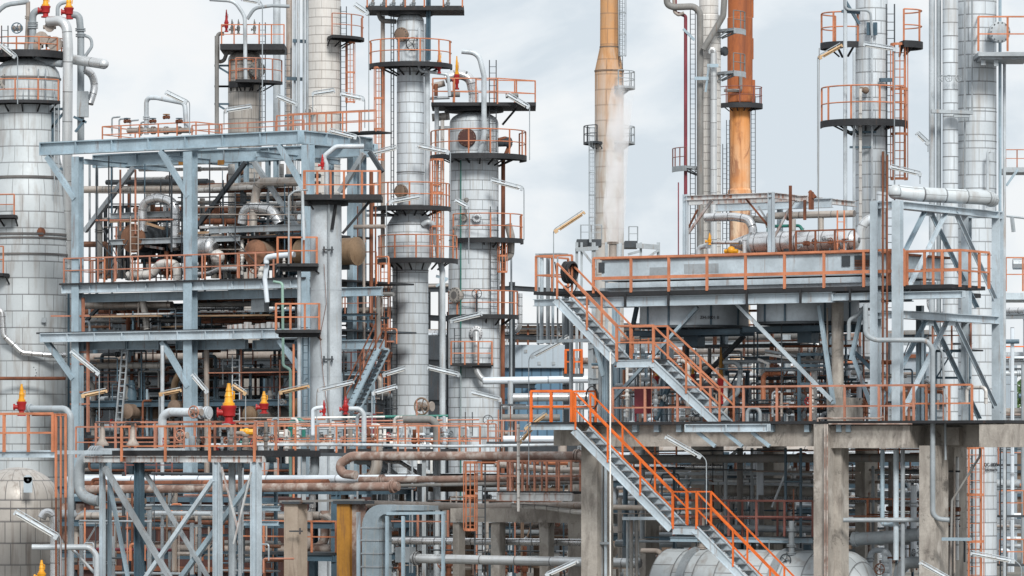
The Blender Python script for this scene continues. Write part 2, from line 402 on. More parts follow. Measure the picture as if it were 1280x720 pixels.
def ladder(root, px, d, y0, y1, w=.45, mat='dark_steel', cage=None, cy0=None, cy1=None, side=1, rung=.3, sz=.05):
    """upright ladder seen square-on; cage in front of it"""
    a, b = P(px, y0, d), P(px, y1, d); hx = XX*(w/2)
    m = MB(); m.bar(a-hx, b-hx, sz, sz, YY); m.bar(a+hx, b+hx, sz, sz, YY)
    n = int((a.z-b.z)/rung)
    for i in range(n): m.bar(b-hx+ZZ*(rung*(i+.5)), b+hx+ZZ*(rung*(i+.5)), sz*.5)
    l = m.build('ladder', mat, root)
    if cage:
        ca, cb = P(px, cy0 or y0, d), P(px, cy1 or y1, d); r = w*.75; g = MB(); H = ca.z-cb.z; n = max(2, round(H/1.5))
        for i in range(n+1):
            c = Vector((ca.x, ca.y-.15, cb.z+H*i/n)); pts = arc_pts(c, r, pi*1.02, 2*pi-.06, 8); 
            pts = [c+Vector((-w/2, .15, 0))]+pts+[c+Vector((w/2, .15, 0))]
            for k in range(len(pts)-1): g.bar(pts[k], pts[k+1], .02, .09)
        for q in arc_pts(Vector((ca.x, ca.y-.15, cb.z)), r, pi*1.02, 2*pi-.06, 4): g.bar(q, q+ZZ*H, .045, .02)
        g.build('cage', cage, l)
    return l
def manhole(root, px, py, d, wpx, mat='clad_dull', facing=-YY, depth=.35, bolt='dark_steel', name='manhole'):
    r = M(wpx, d)/2; c = P(px, py, d); f = facing.normalized()
    m = MB().lathe(c-f*depth, [(0, r*.78), (depth-.12, r*.78), (depth-.115, r), (depth-.03, r), (depth-.025, r*.97), (depth+.03, r*.97), (depth+.05, r*.5)], 24, f)
    o = m.build(name, mat, root); b = MB(); e1 = ZZ.cross(f).normalized()
    for i in range(14):
        a = 2*pi*i/14; q = c+(e1*cos(a)+ZZ*sin(a))*r*.86; b.lathe(q-f*.02, [(0, r*.07), (.08, r*.07)], 6, f)
    b.build('bolts', bolt, o); return o
def pipe(name, pts, wpx, mat, label=None, d=None, face=None, cat='pipe', group=None, bend=None, seg=10, parent=None, flanges=(), autol=None, where='from the left'):
    """a pipe through photo points; (px, py) on the face or at d, or (px, py, own distance)"""
    W = [P(*q) if len(q) == 3 else (face.at(*q) if face else P(q[0], q[1], d)) for q in pts]
    r = M(wpx, W[0].y)/2
    m = MB().tube(W, r, seg, bend if bend is not None else r*3)
    for fr in flanges:
        i = min(int(fr), len(W)-2); t = fr-i; c = W[i]+(W[i+1]-W[i])*t; ax = (W[i+1]-W[i]).normalized()
        for k in (-1, 1): m.lathe(c+ax*(k*.045-.03), [(0, r*1.45), (.05, r*1.45)], 16, ax)
    if parent: return m.build(name, mat, parent)
    o = m.build(name, mat)
    if autol: auto(o, autol, cat, group or 'pipes', sum(q[0] if where == 'from the left' else q[1] for q in pts)/len(pts), where)
    else: tag(o, label, cat, group)
    return o
def text_on(txt, c, size, xdir, root, mat='ink'):
    cu = bpy.data.curves.new('lettering', 'FONT'); cu.body = txt; cu.size = size; cu.align_x = 'CENTER'; cu.extrude = .004; cu.offset = size*.02
    o = bpy.data.objects.new('tmp', cu); COL.objects.link(o)
    dg = bpy.context.evaluated_depsgraph_get(); me = bpy.data.meshes.new_from_object(o.evaluated_get(dg)); bpy.data.objects.remove(o)
    out = []; base = Vector(root.location)
    yd = ZZ; 
    for v in me.vertices: q = c+xdir*v.co.x+yd*v.co.y+xdir.cross(yd)*v.co.z; v.co = q-base
    me.materials.clear(); me.materials.append(MAT[mat])
    o = bpy.data.objects.new('lettering', me); COL.objects.link(o); o.parent = root; return o
LAMP_N = 0
def lamp(x0, yb, yt, fa, fb, d, label, warm=False, tone='galvanised', w=4.2, base=None):
    """tubular floodlight: thin pole bent over into an arm that carries a long trough with its tube"""
    a, b = P(fa[0], fa[1], d), P(fb[0], fb[1], d)      # fb is the pole end of the fitting
    foot = P(x0, yb, d); r = M(1.3, d)
    t = thing('floodlight', label, 'lamp', foot, 'tubular floodlights on thin poles')
    ax = (b-a).normalized(); up = (ZZ-ax*ax.z).normalized(); wd = M(w, d)
    MB().tube([foot, P(x0, yt, d), b+up*wd*.7, a+up*wd*.75], r/2*1.1, 6, .25).build('pole', tone, t)
    L_ = (b-a).length; fw = YY
    h = MB(); n = 6                                     # trough: half cylinder above, open below
    rings = []
    for s_ in (a, b):
        rings.append([s_+fw*(cos(pi*i/n)*wd*.6)+up*(sin(pi*i/n)*wd*.42) for i in range(n+1)]+[s_-fw*wd*.5-up*wd*.06, s_+fw*wd*.5-up*wd*.06])
    h.loop([rings[1], rings[0]] if False else rings, True)
    h.cbox(a, ax*.06, fw*wd*1.25, up*wd*.8); h.cbox(b, ax*.12, fw*wd*1.25, up*wd*.95)
    hs = h.build('housing', 'lamp_warm' if warm else 'pale_pipe', t)
    MB().tube([a+ax*.08-up*wd*.25, b-ax*.12-up*wd*.25], wd*.22, 8).build('tube', 'lamp_warm' if warm else 'tube_glass', t)
    c = MB()
    for k in (.2, .8): q = a+(b-a)*k; c.bar(q+up*wd*.3, q+up*wd*.8, .03)
    c.build('clips', tone, t); return t
def relief_valve(px, yb, yt, wpx, d, label, cap='yellow', body='red', name='relief_valve', group='safety valves with bright bonnets'):
    """safety valve: flanged body, flared bowl and a long tapering bonnet with a lever"""
    f = P(px, yb, d); H = P(px, yt, d).z-f.z; r = M(wpx, d)/2
    t = thing(name, label, 'valve', f, group)
    MB().lathe(f, [(0, r*1.0), (H*.05, r*1.0), (H*.06, r*.62), (H*.16, r*.62), (H*.2, r*.95), (H*.36, r*1.0), (H*.40, r*1.15), (H*.45, r*1.15), (H*.46, r*.6)], 16).build('body', body, t)
    MB().lathe(f+ZZ*H*.455, [(0, r*.9), (H*.06, r*.9), (H*.07, r*.68), (H*.2, r*.56), (H*.22, r*.64), (H*.34, r*.42), (H*.36, r*.48), (H*.46, r*.3), (H*.545, r*.24)], 12).build('bonnet', cap, t)
    MB().bar(f+ZZ*H*.8+XX*r*.1, f+ZZ*H*.8+XX*r*.8, r*.15).bar(f+ZZ*H*.8+XX*r*.8, f+ZZ*H*.6+XX*r*.75, r*.15).build('lever', cap, t)
    MB().tube([f+ZZ*H*.28, f+ZZ*H*.28-XX*r*1.5], r*.5, 10).disc(f+ZZ*H*.28-XX*r*1.5, r*.75, -XX, .05).build('outlet', body, t)
    return t
def handwheel(mb, c, r, axis, t=.025):
    ax = axis.normalized(); e1 = XX if abs(ax.z) > .9 else ZZ.cross(ax).normalized(); e2 = ax.cross(e1)
    pts = [c+(e1*cos(2*pi*i/18)+e2*sin(2*pi*i/18))*r for i in range(19)]; mb.tube(pts, t, 6, 0)
    for i in range(5): a = 2*pi*i/5; mb.bar(c, c+(e1*cos(a)+e2*sin(a))*r, t*.9)
    mb.bar(c-ax*r*.6, c+ax*r*.12, t*1.2); return mb
def gate_valve(px, py, wpx, d, label, wheel='dusty_rail', body='warm_pipe', axis=None, group='valves with handwheels', up=False, autol=None):
    c = P(px, py, d); r = M(wpx, d)/2; ax = axis or (-VV if not up else ZZ)
    t = thing('gate_valve', label or '', 'valve', c-ZZ*r*.6, group)
    q = c-ax*r*.9
    m = MB().ball(q, r*.5, 10, 1.1)
    along = UU if not up else UU
    for k in (-1, 1): m.lathe(q+along*(k*r*.85-.03), [(0, r*.6), (.06, r*.6)], 12, along)
    m.tube([q-along*r*.85, q+along*r*.85], r*.33, 8); m.lathe(q, [(0, r*.4), (r*.5, r*.28), (r*.55, r*.42), (r*.65, r*.42)], 10, ax)
    m.build('valve_body', body, t); handwheel(MB(), c, r, ax, max(.018, r*.12)).build('handwheel', wheel, t)
    if autol: auto(t, autol, 'valve', group, px)
    return t
def steel_col(root, face, px, yt, yb, wpx, mat='blue_steel', dirn=None, name='column'):
    a, b = face.at(px, yb), face.at(px, yt); w_ = M(wpx, a.y)
    sd = dirn or UU
    return MB().ibeam(a, b, w_, w_, side=sd, t=w_*.09).build(name, mat, root)
def fbeam(root, face, xa, xb, yt, yb, mat='blue_steel', name='beam', ref=None, wd=None, stiff=0, out=0):
    """level I beam on a face between two photo columns; heights read at ref"""
    ref = ref if ref is not None else (xa+xb)/2
    za, zb = face.z(ref, yt), face.z(ref, yb); A, B = face.at(xa, HZ), face.at(xb, HZ); A.z = B.z = (za+zb)/2; h = za-zb
    m = MB(); side = (B-A).normalized().cross(ZZ); m.ibeam(A, B, wd or h*.7, h, side=side, t=max(.012, h*.09))
    if stiff:
        n = max(1, round((B-A).length/stiff)); T = (B-A)/n; 
        for i in range(n+1):
            q = A+T*i; m.cbox(q, T.normalized()*.03, side*(wd or h*.7)*.96, ZZ*h*.84)
    return m.build(name, mat, root)
def fbar(root, face, a, b, wpx, mat='blue_steel', name='brace', kind='bar', face2=None):
    p, q = face.at(*a), (face2 or face).at(*b); w_ = M(wpx, p.y); sd = face.dir if face.dir.length else UU
    m = MB()
    T = (q-p).normalized(); sd = sd.cross(ZZ); sd = (sd-T*sd.dot(T)).normalized()
    if kind == 'L': m.bar(p, q, w_*.9, w_*.16, sd); up = T.cross(sd); m.bar(p+up*w_*.45, q+up*w_*.45, w_*.16, w_, sd) if False else m.bar(p-sd*w_*.4, q-sd*w_*.4, w_*.14, w_, sd)
    elif kind == 'I': m.ibeam(p, q, w_*.9, w_, side=sd, t=w_*.12)
    elif kind == 'tube': m.tube([p, q], w_/2, 8)
    else: m.bar(p, q, w_, w_, sd)
    return m.build(name, mat, root)
def slab(root, face, xa, xb, yt, thick, back, mat='grating', name='deck', ref=None, front=0.0):
    ref = ref if ref is not None else (xa+xb)/2
    z = face.z(ref, yt); A, B = face.at(xa, HZ), face.at(xb, HZ); A.z = B.z = z
    nrm = VV if face.dir is UU else UU
    if face.dir is XX: nrm = YY
    A = A-nrm*front; B = B-nrm*front
    return MB().para(A-ZZ*thick, B-A, nrm*(back+front), ZZ*thick).build(name, mat, root)
def frail(root, face, xa, xb, ydeck, h=1.1, mat='orange_rail', post=1.5, t=.05, ref=None, back0=0, turn=None, wide_mid=None, name='railing', mid=.5, kick=False):
    """straight guard rail on a face; turn = metres of return rail going back at each end (left, right)"""
    ref = ref if ref is not None else (xa+xb)/2
    z = face.z(ref, ydeck); A, B = face.at(xa, HZ), face.at(xb, HZ); A.z = B.z = z
    nrm = VV if face.dir is UU else UU
    A = A+nrm*back0; B = B+nrm*back0; pts = [A, B]
    if turn:
        if turn[0]: pts = [A+nrm*turn[0]]+pts
        if turn[1]: pts = pts+[B+nrm*turn[1]]
    return rail_mb(pts, h, post, t, mid, wide_mid, kick).build(name, mat, root)
def block(name, face, xa, xb, yt, yb, back, mat, parent=None, ref=None, front=0):
    ref = ref if ref is not None else (xa+xb)/2
    z1, z0 = face.z(ref, yt), face.z(ref, yb); A, B = face.at(xa, HZ), face.at(xb, HZ); A.z = B.z = z0
    nrm = VV if face.dir is UU else (UU if face.dir is VV else YY)
    A = A-nrm*front; B = B-nrm*front
    return MB().para(A, B-A, nrm*(back+front), ZZ*(z1-z0)).build(name, mat, parent)
def column_xy(px, d): q = P(px, HZ, d); return Vector((q.x, q.y, 0))
def tower(name, label, px, d, prof, mat, cat='column', seg=48, group=None, sub=None):
    """prof: (photo row, half width in photo pixels) from the top down; shell as one lathe, girth bands"""
    c = column_xy(px, d); pr = [(P(0, y, d).z, M(hw, d)) for y, hw in prof][::-1]
    base = max(0, pr[0][0]); t = thing(name, label, cat, Vector((c.x, c.y, min(pr[0][0], 0) if pr[0][0] < 0 else pr[0][0])), group)
    MB().lathe(c, pr, seg).build('shell', mat, t)
    return t, c
def dome(y, hw, h, n=6): return [(y+h*(1-cos(pi/2*i/n)), max(.01, hw*sin(pi/2*i/n))) for i in range(n+1)]
def band(root, c, d, y, hw, hpx=2.5, mat='galvanised', name='girth_ring', extra=1.5):
    z = P(0, y, d).z; return MB().annulus(Vector((c.x, c.y, z)), M(hw-1, d), M(hw+extra, d), M(hpx, d)).build(name, mat, root)
def gr(d): return HZ+EYE*F/d
# ================================================================ GROUND
g = MB(); g.para(Vector((-900, 40, -.5)), XX*1800, YY*3400, ZZ*.5); o = g.build('ground', 'ground_mat'); o['kind'] = 'structure'; o['label'] = 'bare grey plant ground'

# ================================================================ LEFT VESSEL
D1 = 212
t, c = tower('distillation_column', 'widest silver clad column at the left edge, domed top and dark rings', 33, D1,
    dome(72, 42, 24)+[(130, 42), (197, 42), (213, 46), (240, 51), (262, 52), (330, 52), (345, 51), (gr(D1), 51)], 'clad_vessel', group='silver columns')
c1 = c; V1 = t
for y, hw, hp in ((98, 42, 2), (222, 48, 3), (293, 52, 2.5), (298, 52, 2), (318, 52, 2.5)): band(t, c, D1, y, hw, hp, 'clad_dull')
Z = lambda y, d: P(0, y, d).z
def cz(c, y, d): return Vector((c.x, c.y, Z(y, d)))
ring_platform(t, cz(c, 129, D1), M(42, D1), M(60, D1), -140, -40, h=.98, railspan=(-125, -42))
ring_platform(t, cz(c, 66, D1), .1, M(50, D1), 0, 360, h=.6, th=.3)
ring_platform(t, cz(c, 272, D1), M(51, D1), M(72, D1), -175, -96, h=.95)
ring_platform(t, cz(c, 344, D1), M(51, D1), M(70, D1), -175, -108, h=1.25)
manhole(t, 8, 102, D1-1.3, 20, facing=Vector((-.3, -1, 0)))
manhole(t, 3, 247, D1-1.5, 18, mat='rust', facing=Vector((-.4, -1, 0)))
manhole(t, 2, 328, D1-1.5, 16, mat='dark_steel', facing=Vector((-.4, -1, 0)))
manhole(t, 51, 290, D1-1.75, 12, mat='rust', facing=Vector((.3, -1, 0)), depth=.2)
manhole(t, 37, 466, D1-1.8, 20, mat='clad_vessel', facing=Vector((0, -1, 0)), depth=.15)
for q, y in ((27, 400), (55, 400), (52, 512)): block('nameplate', flat(D1-1.85), q-3, q+3, y-3, y+3, .1, 'galvanised', t)
for px in (29, 36, 48, 57):
    MB().bar(P(px, 128, D1-1.6), P(px, 86, D1-1.5), .05).build('instrument_pipe', 'galvanised', t)
# top piping of the vessel
pipe('overhead_pipe', [(60, 27, D1-1), (83, 25, D1-1.5), (85, 60, D1-1.5), (84, 180, D1-1.2), (86, 330, D1), (86, gr(D1), D1)], 13, 'clad_pipe', 'thickest pale clad riser running down the right side of the widest left column', cat='pipe', bend=.55, flanges=())
pipe('overhead_pipe', [(56, 13, D1-.5), (41, 14, D1-.5), (41, 76, D1-.5), (78, 80, D1-.8)], 9, 'grey_pipe', 'grey U shaped pipe looping over the dome of the left column', bend=.7, flanges=(1.25, 1.32))
pipe('overhead_pipe', [(88, 18, D1), (99, 19, D1), (101, 42, D1), (101, 90, D1), (101, 180, D1+.5)], 9, 'grey_pipe', 'grey pipe dropping behind the thick clad riser of the left column', bend=.4, flanges=(1.8, 2.05))
pipe('vent_pipe', [(-4, 16, D1), (6, 6, D1), (36, 2, D1)], 6, 'grey_pipe', 'grey curved vent pipe above the dome of the left column', bend=1)
pipe('vent_pipe', [(35, 2, D1), (35, 24, D1), (33, 66, D1)], 5.5, 'warm_pipe', 'short dark upright vent pipe above the left column rail', flanges=(.9,))
pipe('overhead_pipe', [(72, 30, D1+.5), (72, 5, D1+.5), (85, 2, D1+.5)], 5, 'grey_pipe', 'thin grey gooseneck between the two yellow bonnets of the left column', bend=.3)
pipe('bypass_pipe', [(104, 44, D1), (114, 47, D1), (115, 58, D1), (104, 74, D1)], 4, 'grey_pipe', 'small grey bypass loop beside the brown flanges at the top left', bend=.3)
pipe('transfer_pipe', [(90, 74, D1-.8), (129, 80, D1-2.2)], 13, 'clad_pipe', 'pale clad stub pipe pointing right with a rounded end, top left')
MB().ball(P(129.5, 80, D1-2.2), M(6.5, D1), 14).build('end_cap', 'clad_pipe', bpy.data.objects['transfer_pipe'])
pipe('bypass_pipe', [(104, 86, D1), (115, 92, D1+.3), (119, 108, D1+.5), (112, 130, D1+.3)], 10, 'clad_shiny', 'ribbed silver elbow bending down right of the left column riser', bend=.8)
tag(block('junction_box', flat(D1-.2), 96, 110, 114, 146, .35, 'galvanised'), 'pale upright box hung beside the riser at the top left', 'box')
relief_valve(57, 22, -10, 11, D1-.8, 'taller yellow bonnet on a red valve, left one above the left column')
relief_valve(86, 24, -8, 11, D1-.9, 'yellow bonnet on a red valve standing on the thick clad riser')
for i, (x, y, w_) in enumerate(((52, 48, 14), (69, 55, 15), (62, 34, 10), (47, 58, 9))):
    m = MB().ball(P(x, y, D1-.5), M(w_/2, D1), 12); m.lathe(P(x, y, D1-.9), [(0, M(w_*.62, D1)), (.1, M(w_*.62, D1))], 14, -YY).tube([P(x-w_*.8, y, D1-.5), P(x+w_*.8, y, D1-.5)], M(w_*.25, D1), 8)
    auto(m.build('control_valve', 'warm_pipe'), 'round warm grey valve above the left column dome', 'valve', 'valves over the left dome', x)
gate_valve(21, 35, 13, D1-.5, 'thin handwheel valve above the dome rail at far left', wheel='navy_steel', axis=-YY)
ladder(V1, 6, D1-1.7, 32, 66, .3)
pipe('feed_pipe', [(-4, 386, D1-2.2), (3, 390, D1-2.2), (5, 420, D1-2.2), (28, 441, D1-2.2), (66, 444, D1-2.2), (80, 444, D1-1.5)], 7.5, 'clad_shiny', 'bright silver pipe zigzagging across the lower left column', bend=.35)
pipe('feed_pipe', [(-5, 473, D1-2.6), (82, 473, D1-2.6)], 4.5, 'rust', 'thin dark rusty pipe crossing the lower left column')
for x in (68, 73): pipe('conduit', [(x, 105, D1-1.4), (x, 240, D1-1.9)], 1.6, 'galvanised', d=D1, autol='thin conduit on the widest left column', group='conduits on the left column')
# brackets between riser and vessel
t = thing('riser_bracket', 'dark triangular pipe bracket between the left column and its riser', 'bracket', P(66, 180, D1))
for a, b in (((60, 137), (82, 136)), ((82, 138), (60, 165)), ((92, 146), (108, 153)), ((94, 165), (106, 150)), ((75, 210), (96, 224)), ((66, 195), (66, 140))):
    fbar(t, flat(D1-.9), a, b, 3, 'navy_steel', 'strut')

# ================================================================ LEFT BLUE STEEL STRUCTURE
LA = Face(375, 197); LB = Face(375, 197, VV)         # front faces meeting at the near corner
bs = thing('process_structure', 'large pale blue steel frame of three levels at the left with overhanging roof beams', 'structure', LA.at(240, gr(205)))
LA2 = LA.back(3.2); LA3 = LA.back(6.5)
fbeam(bs, LA, 52, 375, 163, 180, ref=372, stiff=2.1, wd=.35)
fbeam(bs, LB, 376, 462, 163, 180, ref=378, stiff=2.0, wd=.35)
fbeam(bs, LA2, 118, 452, 184, 201, ref=330, stiff=2.6, wd=.3)
fbeam(bs, LA3, 150, 470, 186, 202, ref=330, stiff=3, wd=.3)
for px in (105, 210, 320):             # cross beams going back
    A = LA.at(px, HZ); A.z = LA.z(372, 190); m = MB().ibeam(A, A+VV*6.6, .15, .24); m.build('beam', 'blue_steel', bs)
for px in (120, 190, 250, 330): fbar(bs, LA, (px-30, 186), (px+20, 186), 3, 'blue_steel', 'strut', face2=LA3)
for px, yt, w_ in ((97, 196, 11), (238, 190, 13), (385, 181, 12)): steel_col(bs, LA.back(.05), px, yt, gr(203), w_)
for px, yt, w_ in ((86, 355, 9), (165, 370, 6), (300, 200, 7), (412, 200, 8), (452, 185, 9)): steel_col(bs, LA3, px, yt, gr(208), w_, 'navy_steel' if px < 200 else 'blue_steel')
steel_col(bs, LB, 440, 180, gr(203), 9)
for a, b, w_ in (((59, 196), (94, 249), 6), ((201, 189), (236, 246), 6), ((349, 182), (380, 236), 6), ((58, 426), (92, 474), 6), ((203, 427), (236, 484), 6.5), ((349, 425), (384, 474), 6)):
    fbar(bs, LA.back(-.1), a, b, w_, 'blue_steel', 'brace')
for a, b, w_ in (((167, 210), (106, 289), 5.5), ((307, 203), (247, 283), 5), ((318, 203), (372, 285), 5.5), ((455, 192), (425, 240), 6), ((462, 190), (478, 215), 5), ((135, 372), (90, 420), 4)):
    fbar(bs, LA2.back(-1), a, b, w_, 'galvanised' if w_ > 5 else 'dark_steel', 'brace')
for px in (297, 308, 335, 345): steel_col(bs, LA2, px, 200, 238, 5)
MB().para(LA2.at(293, 238), UU*.75, VV*.3, ZZ*.1).build('beam', 'blue_steel', bs)
# decks
fbeam(bs, LA, 79, 402, 352, 363, 'pale_steel', wd=.25, stiff=1.6)
fbeam(bs, LA.back(.7), 98, 478, 363, 374, 'blue_steel', wd=.25)
slab(bs, LA, 78, 385, 350.5, .08, 8.5, front=.25)
frail(bs, LA.back(-.2), 80, 342, 350, mat='dusty_rail', post=.95, t=.06, turn=(3, 0))
frail(bs, LA.back(.6), 90, 342, 350, mat='orange_rail', post=1.9, t=.05)
frail(bs, LA3, 90, 470, 350, mat='dusty_rail', post=1.2, t=.05)
fbeam(bs, LA.back(-.3), 52, 402, 413.5, 425, 'pale_steel', wd=.28, stiff=1.55)
for xa, xb in ((102, 158), (160, 200), (222, 308), (318, 352), (370, 480)): fbeam(bs, LA.back(.6), xa, xb, 425, 437, 'blue_steel', wd=.28, stiff=9)
slab(bs, LA, 52, 388, 412.5, .08, 8.5, 'dark_steel', front=.4)
slab(bs, LA.back(1.5), 140, 400, 296, .1, 4, 'grating')
fbeam(bs, LA.back(1.4), 136, 300, 297, 304, 'galvanised', wd=.2); fbeam(bs, LA.back(1.6), 262, 380, 282, 290, 'galvanised', wd=.2)
fbeam(bs, LA.back(2.0), 138, 232, 265, 272, 'galvanised', wd=.2)
slab(bs, LA.back(1.2), 88, 360, 500, .1, 7, 'dark_steel'); fbeam(bs, LA.back(1.0), 96, 380, 500, 508, 'navy_steel')
slab(bs, LA.back(2), 120, 400, 463, .1, 5.5, 'dark_steel')
frail(bs, LA.back(3), 120, 400, 500, mat='maroon_rail', post=1.3)
for px, y0, y1 in ((92, 425, 540), (104, 372, 425), (110, 425, 540)): fbar(bs, LA.back(.2), (px, y0), (px, y1), 3, 'dusty_rail', 'ladder_rail')
for y in (395, 440, 455, 490, 505): fbar(bs, LA.back(.2), (64 if y == 395 else 88, y), (112, y), 2, 'dusty_rail', 'ladder_rail')
# yellow plates on the back roof beam
for px in (227, 276): block('marker_plate', LA2.back(-.2), px-4, px+4, 200, 206, .03, 'ochre', bs)
# scaffolding
sc = thing('scaffold', 'dark scaffold poles with ladders and wooden boards round the rusty vessel', 'scaffold', LA.back(1).at(150, 350))
S1 = LA.back(.9)
for px, y0, y1 in ((121, 205, 350), (136, 195, 345), (139, 200, 350), (163, 235, 350), (173, 270, 350), (181, 205, 350), (201, 225, 350), (209, 260, 350), (227, 240, 350), (212, 205, 260), (262, 200, 330), (279, 225, 350), (294, 240, 330), (318, 215, 350), (334, 240, 320), (356, 230, 330), (366, 200, 330)):
    fbar(sc, S1.back(R.random()*2), (px, y0), (px+R.uniform(-.6, .6), y1), 1.7, R.choice(['dark_steel', 'navy_steel', 'dark_steel', 'grey_pipe']), 'pole', 'tube')
for y, xa, xb in ((241, 118, 232), (255, 140, 350), (259, 232, 380), (274, 135, 235), (284, 130, 240), (312, 230, 330), (323, 136, 206), (246, 262, 372), (268, 250, 372), (229, 300, 380), (275, 300, 420)):
    fbar(sc, S1.back(R.random()*2), (xa, y), (xb, y+R.uniform(-1, 1)), 1.5, R.choice(['dark_steel', 'warm_pipe']), 'pole', 'tube')
for xa, ya, xb, yb in ((136, 277, 196, 275), (168, 274, 205, 286), (174, 306, 205, 311), (225, 292, 300, 289), (300, 298, 345, 294), (250, 284, 272, 284)):
    fbar(sc, S1.back(.8), (xa, ya), (xb, yb), 3, R.choice(['wood', 'white_rusty', 'wood']), 'board')
for px, y0, y1 in ((168, 270, 350), (404, 255, 330)): ladder(sc, px, 203, y0, y1, .35, 'warm_pipe')
for a, b in (((121, 270), (160, 350)), ((160, 300), (130, 350)), ((121, 300), (150, 330)), ((285, 290), (325, 335))): fbar(sc, S1, a, b, 1.3, 'dark_steel', 'pole', 'tube')
# roof top railing and piping on the frame
frail(bs, LA.back(2.0), 128, 245, 176, h=.75, mat='orange_rail', post=1, t=.05, turn=(2.5, 2))
frail(bs, LA.back(1.0), 240, 380, 166, h=.45, mat='dusty_rail', post=1.6, t=.05)
for y_, xa_, xb_, bk in ((174, 130, 246, 2.2), (166, 346, 470, 3.5)): slab(bs, LA.back(bk), xa_, xb_, y_, .07, 1.3, 'grating')
frail(bs, LA.back(2.5), 346, 470, 167, mat='orange_rail', h=.9, post=.9)
frail(bs, LA.back(4.5), 360, 470, 165, mat='dusty_rail', h=.9, post=.8)
R1 = LA.back(2.2)
pipe('vent_pipe', [(183, 168), (183, 122), (195, 122), (231, 129), (233, 160)], 6, 'pale_pipe', 'pale pipe arch standing on the roof of the left blue frame', face=R1, bend=.25, flanges=(.45, .1))
pipe('header_pipe', [(160, 163), (240, 163)], 7, 'warm_pipe', 'brownish valve header along the roof of the left blue frame', face=R1, flanges=(.2, .4, .6, .8))
for i, px in enumerate((159, 191, 208, 224)): gate_valve(px, 148 if i != 2 else 143, 8, LA.d(px)+2.4, '', wheel='ochre' if i == 2 else 'navy_steel', body='rust', axis=ZZ, autol='small valve on the brownish roof header', group='valves on the roof header')
for i, px in enumerate((140, 149, 163, 176)): pipe('instrument_pipe', [(px, 170), (px, 147+i*2), (px+10, 146+i*2)], 2.2, 'galvanised', face=R1, bend=.1, autol='thin bent instrument pipe on the left roof', group='instrument pipes on the roof')

# equipment on the upper bays
def drum(name, face, px, py, wpx, length, mat, label, head=None, axis=None, group=None, nozzle=True, auto_=None):
    c = face.at(px, py); r = M(wpx, c.y)/2; ax = (axis or VV).normalized()
    t = thing(name, label or '', 'vessel', c-ZZ*r, group)
    MB().lathe(c, [(0, r), (length, r), (length+r*.25, r*.8), (length+r*.4, r*.3)], 28, ax, cap=(False, True)).build('shell', mat, t)
    MB().lathe(c-ax*.12, [(-r*.22, .01), (-r*.19, r*.35), (-r*.1, r*.7), (.02, r*.95), (.03, r*1.06), (.15, r*1.06)], 28, ax).build('head', head or mat, t)
    if nozzle: MB().tube([c+ax*length*.5, c+ax*length*.5+ZZ*r*1.6], r*.25, 10).disc(c+ax*length*.5+ZZ*r*1.5, r*.4, ZZ, .06).build('nozzle', mat, t)
    MB().cbox(c+ax*length*.3-ZZ*r*1.05, UU*r*1.4, ax*.3, ZZ*r*.6).cbox(c+ax*length*.8-ZZ*r*1.05, UU*r*1.4, ax*.3, ZZ*r*.6).build('saddle', 'dark_steel', t)
    if auto_: auto(t, auto_, 'vessel', group, px)
    return t
drum('heat_exchanger', LA.back(1.5), 167, 298, 34, 3.2, 'dark_steel', 'large round rusty vessel end on the upper left frame', 'rusty_brown')
drum('heat_exchanger', LA.back(2.2), 219, 303, 20, 3, 'clad_shiny', 'smaller silver vessel right of the large rusty round end', 'clad_dull')
drum('heat_exchanger', LA.back(1.4), 320, 316, 31, 3.2, 'brown_vessel', 'round rusty brown exchanger end right of the second blue column', 'rusty_brown')
drum('heat_exchanger', LA.back(1.8), 445, 314, 34, 3, 'brass_head', 'brassy brown drum behind the orange platform rails of the slim grey column', 'brass_head', axis=UU*-1)
tag(MB().lathe(LA.back(1.2).at(240, 310), [(0, .45), (1.1, .45), (1.2, .38), (1.3, .2)], 20, UU).build('heat_exchanger', 'clad_shiny'), 'shiny silver barrel just right of the second blue column', 'vessel')
tag(MB().ball(LA.back(1).at(272, 321), .33, 14).build('air_receiver', 'clad_cream'), 'cream ball shaped pot beside the silver barrel', 'vessel')
U2 = LA.back(1.6)
pipe('crossover_pipe', [(178, 290), (178, 253), (198, 247), (219, 252), (219, 310)], 12, 'clad_shiny', 'bright silver pipe arch above the large rusty vessel end', face=U2, bend=.75)
pipe('header_pipe', [(104, 237), (250, 236), (372, 228)], 9, 'clad_tan', 'long tan clad pipe running level under the roof beams', face=LA.back(3))
pipe('header_pipe', [(246, 238), (318, 234)], 6, 'clad_cream', 'short cream pipe left of the silver elbow under the roof beams', face=LA.back(2.4))
pipe('header_pipe', [(377, 227), (322, 227), (317, 262), (316, 285)], 11, 'clad_tan', 'silver tan pipe turning down under the corner of the blue frame', face=LA.back(2), bend=.5)
pipe('crossover_pipe', [(303, 280), (306, 262), (318, 258), (340, 262), (350, 280)], 14, 'clad_shiny', 'thick silver elbow pair beneath the turning pipe', face=LA.back(2), bend=.5)
pipe('header_pipe', [(247, 277), (297, 277)], 8, 'rust', 'rusty red pipe at mid height right of the second blue column', face=LA.back(2.4))
pipe('crossover_pipe', [(160, 345), (190, 343), (200, 330), (222, 330), (222, 350)], 12, 'clad_cream', 'pale bulky pipe on the deck below the silver arch', face=LA.back(1.2), bend=.5)
pipe('crossover_pipe', [(232, 344), (262, 342), (275, 336), (300, 336)], 7, 'clad_shiny', 'silver pipe rising along the deck right of the second blue column', face=LA.back(1), bend=.5)
